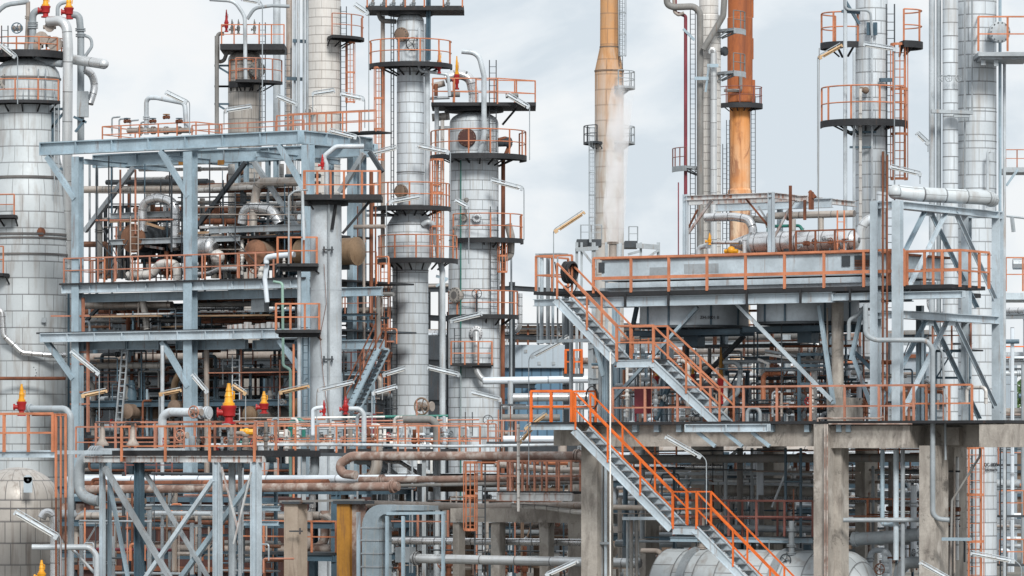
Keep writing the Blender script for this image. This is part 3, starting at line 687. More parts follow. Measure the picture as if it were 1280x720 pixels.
for x, w_ in ((112, 3), (121, 4), (140, 2.5), (290, 10), (352, 6)): pipe('riser_pipe', [(x, 205), (x, 412)], w_, 'clad_cream' if w_ > 5 else 'grey_pipe', face=LA.back(4.2), autol='long upright pipe in the open left bay', group='risers in the open upper bay')
# level two
for i, (xa, xb, y, w_, m_) in enumerate(((105, 215, 382, 9, 'clad_tan'), (215, 300, 385, 6, 'clad_shiny'), (100, 230, 402, 5, 'dull_pipe'), (245, 370, 398, 4, 'warm_pipe'), (280, 400, 378, 5, 'grey_pipe'), (430, 478, 388, 7, 'clad_tan'), (405, 478, 400, 4, 'grey_pipe'))):
    pipe('level_pipe', [(xa, y), (xb, y-(xb-xa)*.01)], w_, m_, face=LA.back(1.5+.7*i), autol='long level pipe between the left decks', group='level pipes between the two decks', where='from the top')
for i, (xa, xb, y) in enumerate(((118, 200, 396), (150, 216, 393), (244, 340, 395), (246, 352, 390), (200, 235, 409), (282, 345, 408))):
    m = MB(); a, b = LA.back(.6+.3*i).at(xa, y), LA.back(.6+.3*i).at(xb, y-1); m.bar(a, b, .5, .07); auto(m.build('scaffold_board', 'wood' if i % 2 == 0 else 'white_rusty'), 'worn board lying between the left decks', 'board', 'boards between the two decks', xa)
m = MB(); 
for i in range(9): m.para(LA.back(.7).at(284+i*7, 411), UU*.2, VV*.3, ZZ*R.uniform(.15, .32))
tag(m.build('cable_tray', 'white_rusty'), 'row of pale worn blocks in a tray on the second blue deck', 'tray')
tag(block('junction_box', LA.back(.9), 314, 330, 374, 390, .4, 'galvanised'), 'pale square box hung under the upper blue deck', 'box')
pipe('crossover_pipe', [(178, 372), (182, 396), (184, 412)], 9, 'clad_dull', 'dull clad pipe slanting down under the upper deck', face=LA.back(1))
pipe('bent_pipe', [(333, 330), (333, 322), (343, 320), (368, 318)], 7, 'clad_white', 'white elbow pipe beside the middle orange basket platform', face=LA.back(-2.2), bend=.15)
pipe('bent_pipe', [(334, 330), (331, 348), (334, 378)], 6, 'clad_white', 'white cranked pipe dropping left of the lower orange basket platform', face=LA.back(-2), bend=.15)
pipe('bent_pipe', [(342, 352), (353, 354), (354, 457), (363, 462), (363, gr(190))], 3.6, 'mint', 'mint green thin pipe stepping down left of the slim grey column', face=LA.back(-2.5), bend=.15)
# level three, dark bay
drum('heat_exchanger', LA.back(.6), 160, 514, 18, 3.4, 'brown_vessel', 'brown rusty drum with a round end in the dark lower bay, leftmost', 'brown_vessel')
drum('heat_exchanger', LA.back(.6), 219, 510, 19, 2.2, 'brown_vessel', 'brown drum half hidden behind the second blue column, dark lower bay', 'brown_vessel')
drum('heat_exchanger', LA.back(.2), 313, 518, 20, 2.5, 'dull_pipe', 'round brass coloured ribbed end right of the yellow topped valve', 'brass_head')
drum('heat_exchanger', LA.back(.8), 373, 508, 20, 2.5, 'brass_head', 'brassy drum end behind the slim grey column base', 'brass_head')
tag(MB().tube([LA.back(1.5).at(164, 505), LA.back(1.5).at(164, 478)], .17, 12).lathe(LA.back(1.5).at(164, 500), [(0, .26), (.3, .25), (.9, .12)], 14).build('stack_pipe', 'navy_steel'), 'dark bluish tapered stub on the leftmost brown drum', 'pipe')
pipe('level_pipe', [(122, 457), (202, 457)], 8, 'clad_dull', 'dull silver pipe lying level at the top of the dark lower bay', face=LA.back(1.5))
pipe('bent_pipe', [(259, gr(200)), (258, 423), (275, 419), (290, 419)], 7, 'warm_pipe', 'brown pipe with rounded shoulder in the dark lower bay', face=LA.back(.8), bend=.4)
pipe('bent_pipe', [(218, 505), (218, 480), (224, 466), (236, 466)], 9, 'brass_head', 'brassy elbow rising off the brown drum near the second blue column', face=LA.back(1), bend=.4)
pipe('riser_pipe', [(203, 432), (203, gr(190))], 5, 'pale_pipe', 'pale upright pipe left of the second blue column in the lower bay', face=LA.back(-.8))
t = thing('ladder', 'leaning aluminium ladder in the dark lower bay', 'ladder', LA.back(.3).at(149, 530)); m = MB(); a0, a1, b0, b1 = LA.back(.3).at(145, 528), LA.back(.8).at(153, 437), LA.back(.3).at(152, 528), LA.back(.8).at(160, 437)
m.bar(a0, a1, .07).bar(b0, b1, .07); m.build('side_rail', 'galvanised', t); m = MB()
for i in range(11): m.bar(a0+(a1-a0)*(i+.5)/11, b0+(b1-b0)*(i+.5)/11, .05)
m.build('rungs', 'galvanised', t)
t = thing('ladder', 'upright aluminium ladder behind the yellow topped valve in the lower bay', 'ladder', P(295, 530, 200)); ladder(t, 295, 200, 444, 530, .32, 'pale_pipe')

# ================================================================ SLIM GREY COLUMN with three platforms in front of the frame
D2 = 186
t, c = tower('slim_column', 'slim smooth grey column with three orange railed platforms in front of the blue frame', 407.5, D2, dome(250, 19.5, 8)+[(264, 19.5), (gr(D2), 19.8)], 'cladding_smooth', seg=32)
for y in (362, 470): band(t, c, D2, y, 19.5, 1, 'cladding_smooth', extra=.4)
k = cz(c, 248, D2); 
m = MB().annulus(k, .1, M(28, D2), .3, 0, 2*pi, 20)
A = P(379, 248, D2-1); m.para(P(379, 249.5, D2-1.3), XX*M(97, D2), YY*2.4, ZZ*.22); m.bar(P(420, 252, D2-.7), P(415, 287, D2-.7), .1).bar(P(462, 252, D2-.7), P(428, 292, D2-.6), .1).bar(P(385, 252, D2-.7), P(392, 262, D2-.7), .08)
p = m.build('platform', 'grating', t)
rail_mb([P(381, 248, D2+1), P(380, 248, D2-1.2), P(430, 248, D2-1.3), P(475, 248, D2-1.2), P(474, 248, D2+1)], 1.13, .62, .065).build('railing', 'orange_rail', p)
for y, xa, xb in ((333, 346, 397), (416, 344, 400)):
    m = MB().para(P(xa, y, D2-1.3), XX*M(xb-xa, D2), YY*1.8, ZZ*.13); m.para(P(xa+4, y+5, D2-1.0), XX*M(xb-xa-5, D2), YY*1.2, ZZ*.15); m.bar(P(xb-4, y+4, D2-.6), P(xb+2, y+9, D2-.6), .07)
    p = m.build('platform', 'grating', t)
    rail_mb([P(xa+1, y-3, D2+.4), P(xa+1, y-3, D2-1.25), P(xb-1, y-3, D2-1.25), P(xb-1, y-3, D2+.4)], 1.1, .62, .065).build('railing', 'orange_rail', p)
MB().tube([P(411, 250, D2-.75), P(411, gr(D2), D2-.75)], .055, 6).build('conduit', 'galvanised', t)
for y in (312, 449):
    MB().bar(P(403, y, D2-.8), P(417, y, D2-.8), .06).bar(P(405, y-4, D2-.8), P(405, y+4, D2-.8), .05).bar(P(415, y-4, D2-.8), P(415, y+4, D2-.8), .05).build('clamp', 'dark_steel', t)
MB().tube([P(405, 330, D2-.8), P(408, 380, D2-.85), P(400, 420, D2-.8), P(404, 470, D2-.8), P(412, 530, D2-.8)], .012, 5, 0).build('cable', 'rust', t)
ladder(t, 382, D2-.2, 420, 545, .22, 'navy_steel'); 
for px, w_, m_ in ((374, 5, 'pale_pipe'), (367, 3, 'orange_rail')): pipe('riser_pipe', [(px, 335 if w_ > 4 else 430), (px, gr(D2))], w_, m_, {5: 'pale straight pipe just left of the slim grey column', 3: 'orange upright rail beside the slim grey column'}[w_], d=D2-.6)
pipe('overhead_pipe', [(408, 250), (408, 205), (404, 196), (420, 183), (455, 183)], 6, 'pale_pipe', 'pale gooseneck pipe over the slim grey column', d=D2-.2, bend=.35)
relief_valve(403, 212, 193, 5, D2-.9, 'tiny red valve on the gooseneck of the slim grey column', cap='red')
pipe('bent_pipe', [(380, 300), (378, 240), (378, 241)], 4, 'pale_pipe', 'pale thin upright pipe left of the slim grey column top', d=D2-1.5)
pipe('vent_pipe', [(361, 330), (361, 245), (368, 239), (385, 237)], 2.4, 'galvanised', 'thin bent vent pipe above the middle orange basket platform', d=D2-1.4, bend=.15)

# ================================================================ BACK COLUMNS behind the frame
D5 = 240
t, c = tower('distillation_column', 'cream banded column rising behind the blue frame beside tall silver risers', 404, D5, [(-60, 22), (140, 22), (146, 22.5), (150, 21.5), (gr(D5), 21.5)], 'clad_cream', group='silver columns')
manhole(t, 387, 139, D5-1.1, 13, mat='clad_cream', facing=Vector((-.6, -1, 0)))
ladder(t, 429.5, D5-.3, 8, 165, .3)
ladder(t, 438, D5-.2, 54, 128, .33, 'orange_rail', 'orange_rail')
k = cz(c, 48, D5); ring_platform(t, k, M(24, D5), M(51, D5), -75, 20, h=1.15, rail='dusty_rail')
for i, (px, w_, m_, ya) in enumerate(((346, 9.5, 'pale_pipe', -10), (361.5, 8, 'brown_vessel', -10), (368.5, 3.5, 'pale_pipe', -10), (373, 4, 'pale_pipe', -10), (379.5, 2.6, 'galvanised', -10), (384, 3.6, 'galvanised', -10))):
    pipe('riser_pipe', [(px, ya), (px, gr(D5-3))], w_, m_ if i != 1 else 'warm_pipe', ['widest pale riser left of the cream banded column', 'stained brownish riser second left of the cream banded column', 'slim pale riser third from the cream column group left', 'slim pale riser paired next to the banded cream column', 'hair thin riser touching the cream column left side', 'thin grey riser overlapping the cream column left edge'][i], d=D5-3-.4*i)
tag(MB().bar(P(366, 51, D5-4), P(384, 52, D5-4), .12, .18).bar(P(358, 98, D5-4), P(378, 99, D5-4), .12, .18).build('pipe_clamp', 'navy_steel'), 'blue clamp holding the pale risers beside the cream banded column', 'bracket')
D6 = 232
t, c = tower('distillation_column', 'short weathered brown grey column with a domed top behind the roof of the blue frame', 306, D6, dome(63, 21, 12)+[(80, 21), (gr(D6), 21)], 'clad_dull', group='silver columns')
m = MB().para(P(275, 62, D6-1.5), XX*M(80, D6), YY*3, ZZ*.3); p = m.build('platform', 'grating', t)
rail_mb([P(277, 55, D6+1), P(277, 55, D6-1.4), P(355, 55, D6-1.4), P(355, 55, D6+1)], 1.0, .65, .05).build('railing', 'orange_rail', p)
k = cz(c, 103, D6); ring_platform(t, k, M(21, D6), M(48, D6), -100, -10, h=1.1, rail='dusty_rail'); ring_platform(t, k, M(21, D6), M(24, D6), -140, -60, h=1.1, th=.3)
manhole(t, 322, 87, D6-1.0, 21, mat='dull_pipe', facing=Vector((.5, -1, 0)))
ladder(t, 328, D6-1.2, 28, 165, .3); ladder(t, 360, D6-.6, 60, 165, .3, 'dark_steel')
for y in (82, 108, 130): MB().bar(P(270, y, D6-.3), P(290, y+ (12 if y != 108 else 0), D6-.3), .1).bar(P(268, y, D6-.3), P(286, y, D6-.3), .1).build('bracket', 'navy_steel', t)
pipe('riser_pipe', [(285, 62), (280, 76), (272, 78), (272, 42), (280, 42)], 5, 'dull_pipe', 'dark hooked pipe beside the short weathered column dome', d=D6-.5, bend=.25)
pipe('riser_pipe', [(271, 45), (271, 168)], 5.5, 'dull_pipe', 'dark upright pipe left of the short weathered column', d=D6-.8)
pipe('overhead_pipe', [(262, -1), (293, 1), (306, 20), (307, 100)], 5, 'pale_pipe', 'pale gooseneck pipe curving over the short weathered column', d=D6-1.8, bend=.7)
pipe('overhead_pipe', [(309, 24), (318, 10), (340, 7), (362, 8)], 4.5, 'grey_pipe', 'grey arch pipe from the gooseneck to the tall risers', d=D6-1.7, bend=.5)
relief_valve(283, 40, 12, 5, D6-1, 'slender dark red valve on top of the short weathered column', cap='red')
for i, px in enumerate((290, 298, 318)): relief_valve(px, 42, 24, 4, D6-.5, ['first grey instrument left of the gooseneck on the short column top', 'grey instrument touching the gooseneck on the short column top', 'grey instrument right of the gooseneck on the short column top'][i], cap='dull_pipe', body='dull_pipe', name='instrument', group='instruments on the short column')

# ================================================================ COLUMN A
D3 = 206
t, c = tower('distillation_column', 'tall white clad column in the left middle with three orange railed rings and a wider skirted shoulder', 513, D3,
    dome(17, 17, 9)+[(28, 17), (255, 17), (262, 17), (281, 29), (322, 29), (330, 26), (336, 22.5), (gr(D3), 22.5)], 'clad_silver', group='silver columns')
CA = t
for y, hw in ((281, 29), (215, 17), (338, 22.5)): band(t, c, D3, y, hw, 1.2, 'clad_silver', extra=.5)
m = MB().annulus(cz(c, 10, D3), .1, M(28, D3), .35); m.para(P(457, 12.5, D3-1.2), XX*M(122, D3), YY*2.6, ZZ*.2); p = m.build('platform', 'grating', t)
rail_mb([P(459, 9, D3+1.2), P(459, 9, D3-1.2), P(578, 9, D3-1.2), P(578, 9, D3+1.2)], 1.1, .8, .05).build('railing', 'orange_rail', p)
off = cz(column_xy(513, D3), 81, D3); ring_platform(t, off, M(17, D3), M(52, D3), -195, 15, h=1.05, railspan=(-195, 15), th=.18)
ring_platform(t, cz(c, 259, D3), M(17, D3), M(50, D3), -190, 10, h=1.05, th=.18)
ring_platform(t, cz(column_xy(522, D3), 324, D3), M(26, D3), M(50, D3), -190, 8, h=1.05, th=.2)
manhole(t, 501, 43, D3-.85, 18, mat='brown_vessel', facing=Vector((-.4, -1, 0)))
manhole(t, 500.5, 239, D3-.85, 17, mat='brown_vessel', facing=Vector((-.4, -1, 0)))
MB().tube([P(534, 30, D3-.4), P(534, 260, D3-.4)], M(3.6, D3), 10).build('downcomer', 'pale_pipe', t)
MB().tube([P(478.5, 20, D3+.2), P(478.5, 335, D3+.2)], M(2.8, D3), 10).build('downcomer', 'warm_pipe', t)
ladder(t, 490.5, D3-.4, 18, 258, .12); ladder(t, 474, D3-.9, 85, 200, .3, 'orange_rail', 'orange_rail')
ladder(t, 492, D3-.6, 330, 545, .3, 'dark_steel'); ladder(t, 480.5, D3-1.3, 330, 492, .34, 'orange_rail', 'orange_rail', sz=.07)
ladder(t, 546, D3-.6, 200, 325, .4, 'orange_rail', 'orange_rail')
g_ = MB(); handwheel(g_, P(516, 55, D3-1), .3, -YY, .03); g_.build('hose_reel', 'rubber', t)
MB().tube([P(473, 15, D3), P(476, 26, D3), P(495, 27, D3-.2)], M(3, D3), 10, .3).build('nozzle', 'dull_pipe', t)
MB().tube([P(524, 35, D3-1), P(524, 88, D3-1), P(560, 93, D3-1), P(562, 120, D3-1)], M(2, D3), 8, .2).build('drain_pipe', 'pale_pipe', t)
MB().tube([P(528, 281, D3-.9), P(535, 276, D3-1), P(543, 282, D3-.8), P(545, 300, D3-.6), P(553, 340, D3-.6), P(553, gr(D3), D3-.6)], M(3.8, D3), 10, .3).build('reflux_pipe', 'pale_pipe', t)
for px, y, in ((534, 5), (537, 5)): MB().bar(P(px, -10, D3-.7), P(px, 75, D3-.7), .08).build('guide_rail', 'navy_steel', t)
relief_valve(549, 92, 60, 6, D3-1, 'yellow bonnet standing on the second ring of the white column A height platform'.replace(' A height', ''), )
for i, px in enumerate((466, 480, 492, 505, 517, 560)): relief_valve(px, 9, -4, 5, D3-.6, None, cap='dull_pipe', body='galvanised', name='instrument', group='instruments on the top of the tall white column')
for o_ in [o for o in bpy.data.objects if o.get('group') == 'instruments on the top of the tall white column']: auto(o_, 'small instrument on the tall white column top', 'valve', o_['group'], o_.location.x)
MB().bar(P(545, 345, D3-.6), P(560, 349, D3-.6), .12).bar(P(545, 358, D3-.6), P(558, 350, D3-.6), .1).build('bracket', 'blue_steel', t)

# ================================================================ COLUMN B
D4 = 214
t, c = tower('distillation_column', 'stout white column right of the tallest middle one, dark round manhole near its dome', 592.5, D4,
    dome(139, 30.5, 15)+[(155, 30.5), (296, 31), (340, 32), (gr(D4), 32)], 'clad_silver', group='silver columns')
CB = t
band(t, c, D4, 300, 31, 1.5, 'clad_silver', extra=.6)
m = MB().annulus(cz(c, 131, D4), .1, M(37, D4), .35); m.para(P(539, 132, D4-1.7), XX*M(130, D4), YY*3.4, ZZ*.16); m.bar(P(645, 136, D4), P(628, 156, D4), .1); p = m.build('platform', 'grating', t)
rail_mb([P(541, 130, D4+1.6), P(541, 130, D4-1.6), P(622, 130, D4-1.7), P(669, 133, D4-.3), P(669, 133, D4+1.6), P(541, 130, D4+1.6)], 1.22, 1.0, .05).build('railing', 'orange_rail', p)
ring_platform(t, cz(column_xy(598, D4), 195, D4), M(25, D4), M(60, D4), -180, 30, h=1.15, th=.22)
ring_platform(t, cz(column_xy(607, D4), 299, D4), M(18, D4), M(47, D4), -150, 20, h=1.15, th=.2)
ring_platform(t, cz(column_xy(604, D4), 394, D4), M(24, D4), M(44, D4), -175, 10, h=1.12, th=.18)
m = MB().para(P(563, 457.5, D4-2.1), XX*M(53, D4), YY*1.1, ZZ*.14); m.para(P(590, 460, D4-2), XX*M(24, D4), YY*.9, ZZ*.1); p = m.build('platform', 'grating', t)
rail_mb([P(564, 456, D4-1), P(564, 456, D4-2.1), P(615, 456, D4-2.1), P(615, 456, D4-1)], 1.1, .7, .055).build('railing', 'orange_rail', p)
manhole(t, 583.5, 172, D4-1.25, 23, mat='dark_rust', facing=Vector((-.15, -1, 0)), depth=.15, bolt='brown_vessel')
manhole(t, 579, 272, D4-1.3, 10, mat='clad_dull', facing=Vector((-.3, -1, 0)), depth=.25); manhole(t, 596, 272, D4-1.4, 12, mat='clad_silver', facing=-YY, depth=.15)
manhole(t, 568, 369, D4-1.2, 20, mat='clad_dull', facing=Vector((-.9, -1, 0))); manhole(t, 595, 416, D4-1.35, 17, mat='clad_shiny', facing=-YY, depth=.2)
manhole(t, 637, 178, D4-.3, 13, mat='dark_steel', facing=Vector((1, -.5, 0)), depth=.6)
for x, y in ((596, 367), (610, 525)): 
    g_ = MB(); handwheel(g_, P(x, y, D4-2), M(6, D4), -YY, .02); g_.bar(P(x, y, D4-2), P(x, y+28, D4-2), .06); g_.build('handwheel', 'dark_steel', t)
MB().tube([P(600, 190, D4-1.8), P(605, 170, D4-2.1), P(605, 95, D4-2.1), P(598, 66, D4-2.1), P(577, 64, D4-2.1)], M(3.4, D4), 10, .7).build('vent_pipe', 'pale_pipe', t)
MB().tube([P(623, 175, D4-.2), P(635, 172, D4-.2), P(637, 182, D4-.2), P(629, 200, D4-.2), P(628, gr(D4), D4-.2)], M(2.6, D4), 8, .2).build('downcomer', 'rust', t)
MB().tube([P(635, 280, D4-.3), P(639, 296, D4-.3), P(638, 322, D4-.3), P(624, 322, D4-.2)], M(5, D4), 10, .3).build('reboiler_pipe', 'clad_dull', t)
MB().tube([P(595, 414, D4-1.6), P(596, 465, D4-1.8), P(604, 476, D4-1.8), P(638, 476, D4-1.8)], M(4, D4), 10, .5).build('product_pipe', 'clad_pipe', t)
MB().tube([P(576, 200, D4-1.3), P(576, gr(D4), D4-1.3)], .035, 6).build('conduit', 'green', t)
ladder(t, 616, D4-1.25, 75, 190, .32); ladder(t, 617.5, D4-1.25, 258, 395, .34); ladder(t, 547, D4-.6, 197, 300, .3, 'orange_rail', 'orange_rail'); ladder(t, 628, D4-1.1, 300, 340, .3, 'orange_rail', 'orange_rail'); ladder(t, 572, D4-1.7, 410, 455, .3)
ladder(t, 586, D4-1.9, 515, 545, .33)
for x, y in ((609, 170), (569, 285), (583, 250)): MB().ball(P(x, y, D4-1.4), .12).tube([P(x, y, D4-1.5), P(x, y+18, D4-1.5)], .05, 6).build('instrument', 'dull_pipe', t)
relief_valve(571, 112, 70, 6, D4-1, 'yellow bonnet above the dome of the stout white column')
pipe('overhead_pipe', [(556, 98), (575, 92), (588, 98), (592, 118), (592, 134)], 13, 'clad_shiny', 'shiny ribbed pipe bending over the stout white column', d=D4-.6, bend=.8)
for i, (a, b, w_, m_) in enumerate((((540, 108), (556, 104), 8, 'warm_pipe'), ((535, 123), (562, 122), 4, 'pale_pipe'), ((545, 120), (545, 105), 5, 'rust'), ((540, 147), (562, 145), 10, 'clad_dull'), ((545, 160), (562, 160), 5, 'grey_pipe'), ((546, 130), (546, 330), 6, 'pale_pipe'), ((553, 150), (553, 345), 5, 'clad_cream'), ((560, 118), (575, 118), 7, 'dull_pipe'), ((632, 120), (648, 119), 6, 'dull_pipe'))):
    pipe('nozzle_pipe', [a, b], w_, m_, d=D4-.2-.12*i, autol='short pipe between the two white middle columns', group='pipes between the white middle columns')
pipe('level_pipe', [(434, 269), (494, 269)], 4, 'grey_pipe', 'grey level pipe reaching the shoulder of the tall white column', d=D3-.2)

# ================================================================ CHIMNEY AND STACKS
D7 = 320
t, c = tower('chimney', 'slim tan brick banded chimney widening below a cone, steam drifting past', 761.5, D7, [(-30, 11), (58, 11.5), (88, 18), (gr(D7), 18.5)], 'chimney_tan', cat='chimney')
for y in (58, 88): band(t, c, D7, y, 11.5 if y == 58 else 18, 2, 'brown_vessel', extra=.6)
for y in (109, 178):
    k = cz(c, y, D7); ring_platform(t, k, M(18, D7), M(32, D7), -70, 60, h=1.1, rail='grey_pipe', t=.06, deck='galvanised'); 
ring_platform(t, cz(c, 178, D7), M(18, D7), M(32, D7), 120, 240, h=1.15, rail='dark_steel', t=.06, deck='dark_steel')
ladder(t, 740, D7-1, 160, 300, .3, 'grey_pipe', 'grey_pipe'); ladder(t, 778, D7-.6, -10, 70, .35, 'grey_pipe', 'grey_pipe'); ladder(t, 776, D7-.7, -10, 110, .25)
t = thing('support_frame', 'grey steel frame and landings round the foot of the tan chimney', 'structure', P(765, gr(300), 300)); fc = flat(300)
for xa, xb, y in ((721, 752, 299), (781, 797, 301)):
    slab(t, fc, xa, xb, y, .45, 2.5, 'dark_steel'); rail_mb([P(xa+5, y, 302), P(xa+5, y, 300), P(xb, y, 300), P(xb, y, 302)], .95, .6, .06).build('railing', 'galvanised', t)
for x, w_ in ((721, 3.5), (727, 3), (742, 5), (758, 4), (801, 3), (823, 4)): fbar(t, fc, (x, 303), (x, gr(300)), w_, 'galvanised', 'column')
for i_, (a, b, w_) in enumerate((((720, 312), (748, 310), 5), ((727, 312), (745, 335), 3), ((795, 307), (824, 309), 6), ((797, 330), (824, 312), 3), ((785, 318), (800, 314), 3), ((738, 303), (738, 290), 3))): fbar(t, fc.back(-.15-.07*i_), a, b, w_, 'galvanised', 'strut')
pipe('vent_stub', [(766, 330), (766, 302)], 10, 'warm_pipe', 'short brown vent stub the steam rises from', d=298, flanges=(.95,))
pipe('vent_stub', [(773, 330), (774, 304)], 8, 'pale_pipe', 'pale vent stub next to the brown one below the steam', d=299)
D8 = 270
t, c = tower('distillation_column', 'narrow silver brick banded column with a brown pipe down its front, left of the rusty stack', 886, D8, [(-30, 12), (18, 12), (20, 15), (gr(D8), 15.5)], 'clad_cream', group='silver columns')
manhole(t, 907, 64, D8-.2, 12, mat='dark_steel', facing=Vector((1, -.6, 0)), depth=.5)
ladder(t, 866, D8-.4, 10, 320, .3); ladder(t, 906, D8-.3, 180, 320, .25)
for y in (38, 91): ring_platform(t, cz(c, y, D8), M(16, D8), M(46, D8), -50, 5, h=1.05, rail='dull_pipe', deck='galvanised', th=.3)
ring_platform(t, cz(c, 209, D8), M(15, D8), M(46, D8), 185, 230, h=1.1, rail='maroon_rail', deck='galvanised', th=.3)
pipe('riser_pipe', [(833, -8), (834, 6), (842, 9), (868, 8), (875, 16), (875.5, 320), (875.5, gr(D8))], 8.5, 'dull_pipe', 'brown grey pipe hooking over and running down the narrow banded column', d=D8-1.2, bend=.5)
pipe('riser_pipe', [(906, -10), (904, 20), (879, 62)], 8, 'dull_pipe', 'dark pipe slanting across the top of the narrow banded column', d=D8-1.7, bend=.4)
pipe('riser_pipe', [(892, 66), (892, gr(D8))], 8.5, 'clad_pipe', 'bright clad riser on the front of the narrow banded column', d=D8-1.4); manhole(bpy.data.objects['distillation_column.005'], 890, 64, D8-1.2, 10, mat='clad_pipe', depth=.1)
pipe('riser_pipe', [(844, -8), (844, 16), (852, 18), (857, 20), (857, 320)], 4.5, 'maroon', 'thin maroon pipe left of the narrow banded column', d=D8-.9, bend=.15)
pipe('bent_pipe', [(842, -6), (843, 15), (848, 19), (855, 16)], 4, 'warm_pipe', 'small cream hooked pipe above the thin maroon pipe', d=D8-1.1, bend=.15)
t = thing('clamp_bracket', 'blue bracket clamping the risers of the narrow banded column', 'bracket', P(883, 99, D8-2))
MB().bar(P(868, 98, D8-1.9), P(886, 98, D8-1.9), .12, .2).bar(P(884, 82, D8-1.9), P(898, 82, D8-1.9), .1, .2).bar(P(886, 84, D8-1.9), P(882, 115, D8-1.9), .1).bar(P(854, 36, D8-1), P(868, 50, D8-1), .15).build('clamp', 'blue_steel', t)
pipe('pole', [(848, 228), (848, 320)], 1.6, 'maroon', 'thin lone dark pole left of the tall narrow column', d=230)
D9 = 300
t, c = tower('rusty_stack', 'deep orange rusty flue stack, jacketed above and pale toward its base', 925, D9, [(-30, 15), (22, 15), (23, 15.8), (128, 15.8), (129, 13), (236, 13), (238, 15), (243, 15.5), (244, 13), (gr(D9), 13)], 'stack_rust', cat='stack')
for px, ya, yb in ((938, -10, 22), (938, 48, 74), (936, 22, 128), (940, 100, 128), (913, 100, 128)): MB().lathe(Vector((P(px, 0, D9).x, D9, Z(yb, D9))), [(0, M(4, D9)), (M(yb-ya, D9), M(4, D9))], 10).build('jacket_panel', 'stack_rust', t)
ring_platform(t, cz(c, 130, D9), M(13, D9), M(28, D9), -170, 60, h=1.1, rail='maroon_rail', th=.3)
ladder(t, 941.5, D9-.4, 120, 320, .28); ladder(t, 910, D9-.9, 150, 300, .2)
MB().tube([P(926, 90, D9-1), P(926, 113, D9-1), P(905, 113, D9-1)], .12, 6, .1).build('sample_pipe', 'dull_pipe', t)
for i in range(14):
    a = 2*pi*i/14; q = cz(c, 243, D9)+Vector((cos(a), sin(a), 0))*M(14, D9); MB().bar(q, q-ZZ*.01+ZZ*.35-Vector((cos(a), sin(a), 0))*.1, .05).build('gusset', 'rust', t) if i < 7 else None
# steam
sm = bpy.data.materials.new('steam'); sm.use_nodes = True; n_ = sm.node_tree.nodes; l_ = sm.node_tree.links; n_.remove(n_['Principled BSDF'])
pv = n_.new('ShaderNodeVolumePrincipled'); pv.inputs['Color'].default_value = (.97, .97, .98, 1); pv.inputs['Anisotropy'].default_value = .1
tc = n_.new('ShaderNodeTexCoord'); no = n_.new('ShaderNodeTexNoise'); no.inputs['Scale'].default_value = .75; no.inputs['Detail'].default_value = 6; no.inputs['Distortion'].default_value = .6
mpv = n_.new('ShaderNodeMapping'); mpv.inputs['Scale'].default_value = (1, 1, .6); l_.new(tc.outputs['Object'], mpv.inputs[0]); l_.new(mpv.outputs[0], no.inputs[0])
mr = n_.new('ShaderNodeMapRange'); mr.inputs[1].default_value = .34; mr.inputs[2].default_value = .6; mr.inputs[3].default_value = .08; mr.inputs[4].default_value = 2.1; l_.new(no.outputs[0], mr.inputs[0])
at = n_.new('ShaderNodeSeparateXYZ'); l_.new(tc.outputs['Object'], at.inputs[0])
fd = n_.new('ShaderNodeMapRange'); fd.inputs[1].default_value = 7; fd.inputs[2].default_value = 13; fd.inputs[3].default_value = 1; fd.inputs[4].default_value = .0; l_.new(at.outputs[2], fd.inputs[0])
mu = n_.new('ShaderNodeMath'); mu.operation = 'MULTIPLY'; l_.new(mr.outputs[0], mu.inputs[0]); l_.new(fd.outputs[0], mu.inputs[1])
l_.new(mu.outputs[0], pv.inputs['Density']); l_.new(pv.outputs[0], n_['Material Output'].inputs['Volume']); MAT['steam'] = sm
m = MB(); ds = 300; rings = []
for y, x, hw in ((304, 768, 9), (285, 768, 13), (260, 768, 15), (230, 770, 13), (200, 771, 14), (170, 772, 15), (140, 774, 16), (110, 779, 15), (92, 783, 10)):
    q = P(x, y, ds); rings.append([q+Vector((cos(2*pi*j/16)*M(hw, ds), sin(2*pi*j/16)*M(hw, ds)*.8, 0)) for j in range(16)])
m.loop(rings); o = m.build('steam_plume', sm); tag(o, 'white steam plume drifting up in front of the tan chimney', 'steam', kind='stuff')
# ================================================================ RIGHT COLUMNS
D10 = 165
t, c = tower('distillation_column', 'pale column with two orange railed platforms at left of the big right hand column', 1089.5, D10, [(-30, 20), (gr(D10), 20)], 'clad_silver', group='silver columns')
CF = t
k = cz(c, 153, D10); ring_platform(t, cz(column_xy(1080, D10), 152, D10), M(14, D10), M(54, D10), -185, 5, h=1.22, th=.22, railspan=(-190, 5))
ring_platform(t, cz(column_xy(1056, D10), 54, D10), M(6, D10), M(30, D10), 110, 300, h=1.08, th=.2); ring_platform(t, cz(column_xy(1122, D10), 53, D10), M(8, D10), M(31, D10), -80, 70, h=1.15, th=.22)
ladder(t, 1113, D10-.3, 5, 400, .3); ladder(t, 1123.5, D10-.3, 56, 224, .42, 'orange_rail', 'orange_rail', sz=.06)
for px, w_, m_, ya in ((1056.5, 5, 'pale_pipe', -5), (1067.5, 3.5, 'pale_pipe', 65), (1075.5, 4, 'clad_cream', 110), (1090, 2.5, 'pale_pipe', 30)):
    MB().tube([P(px, ya, D10-.9), P(px, 330, D10-.9)], M(w_, D10)/2, 8).build('side_pipe', m_, t)
MB().tube([P(1056, -5, D10-1), P(1056, 12, D10-1), P(1088, 13, D10-1), P(1090, 45, D10-1)], M(1.6, D10), 8, .2).build('side_pipe', 'grey_pipe', t)
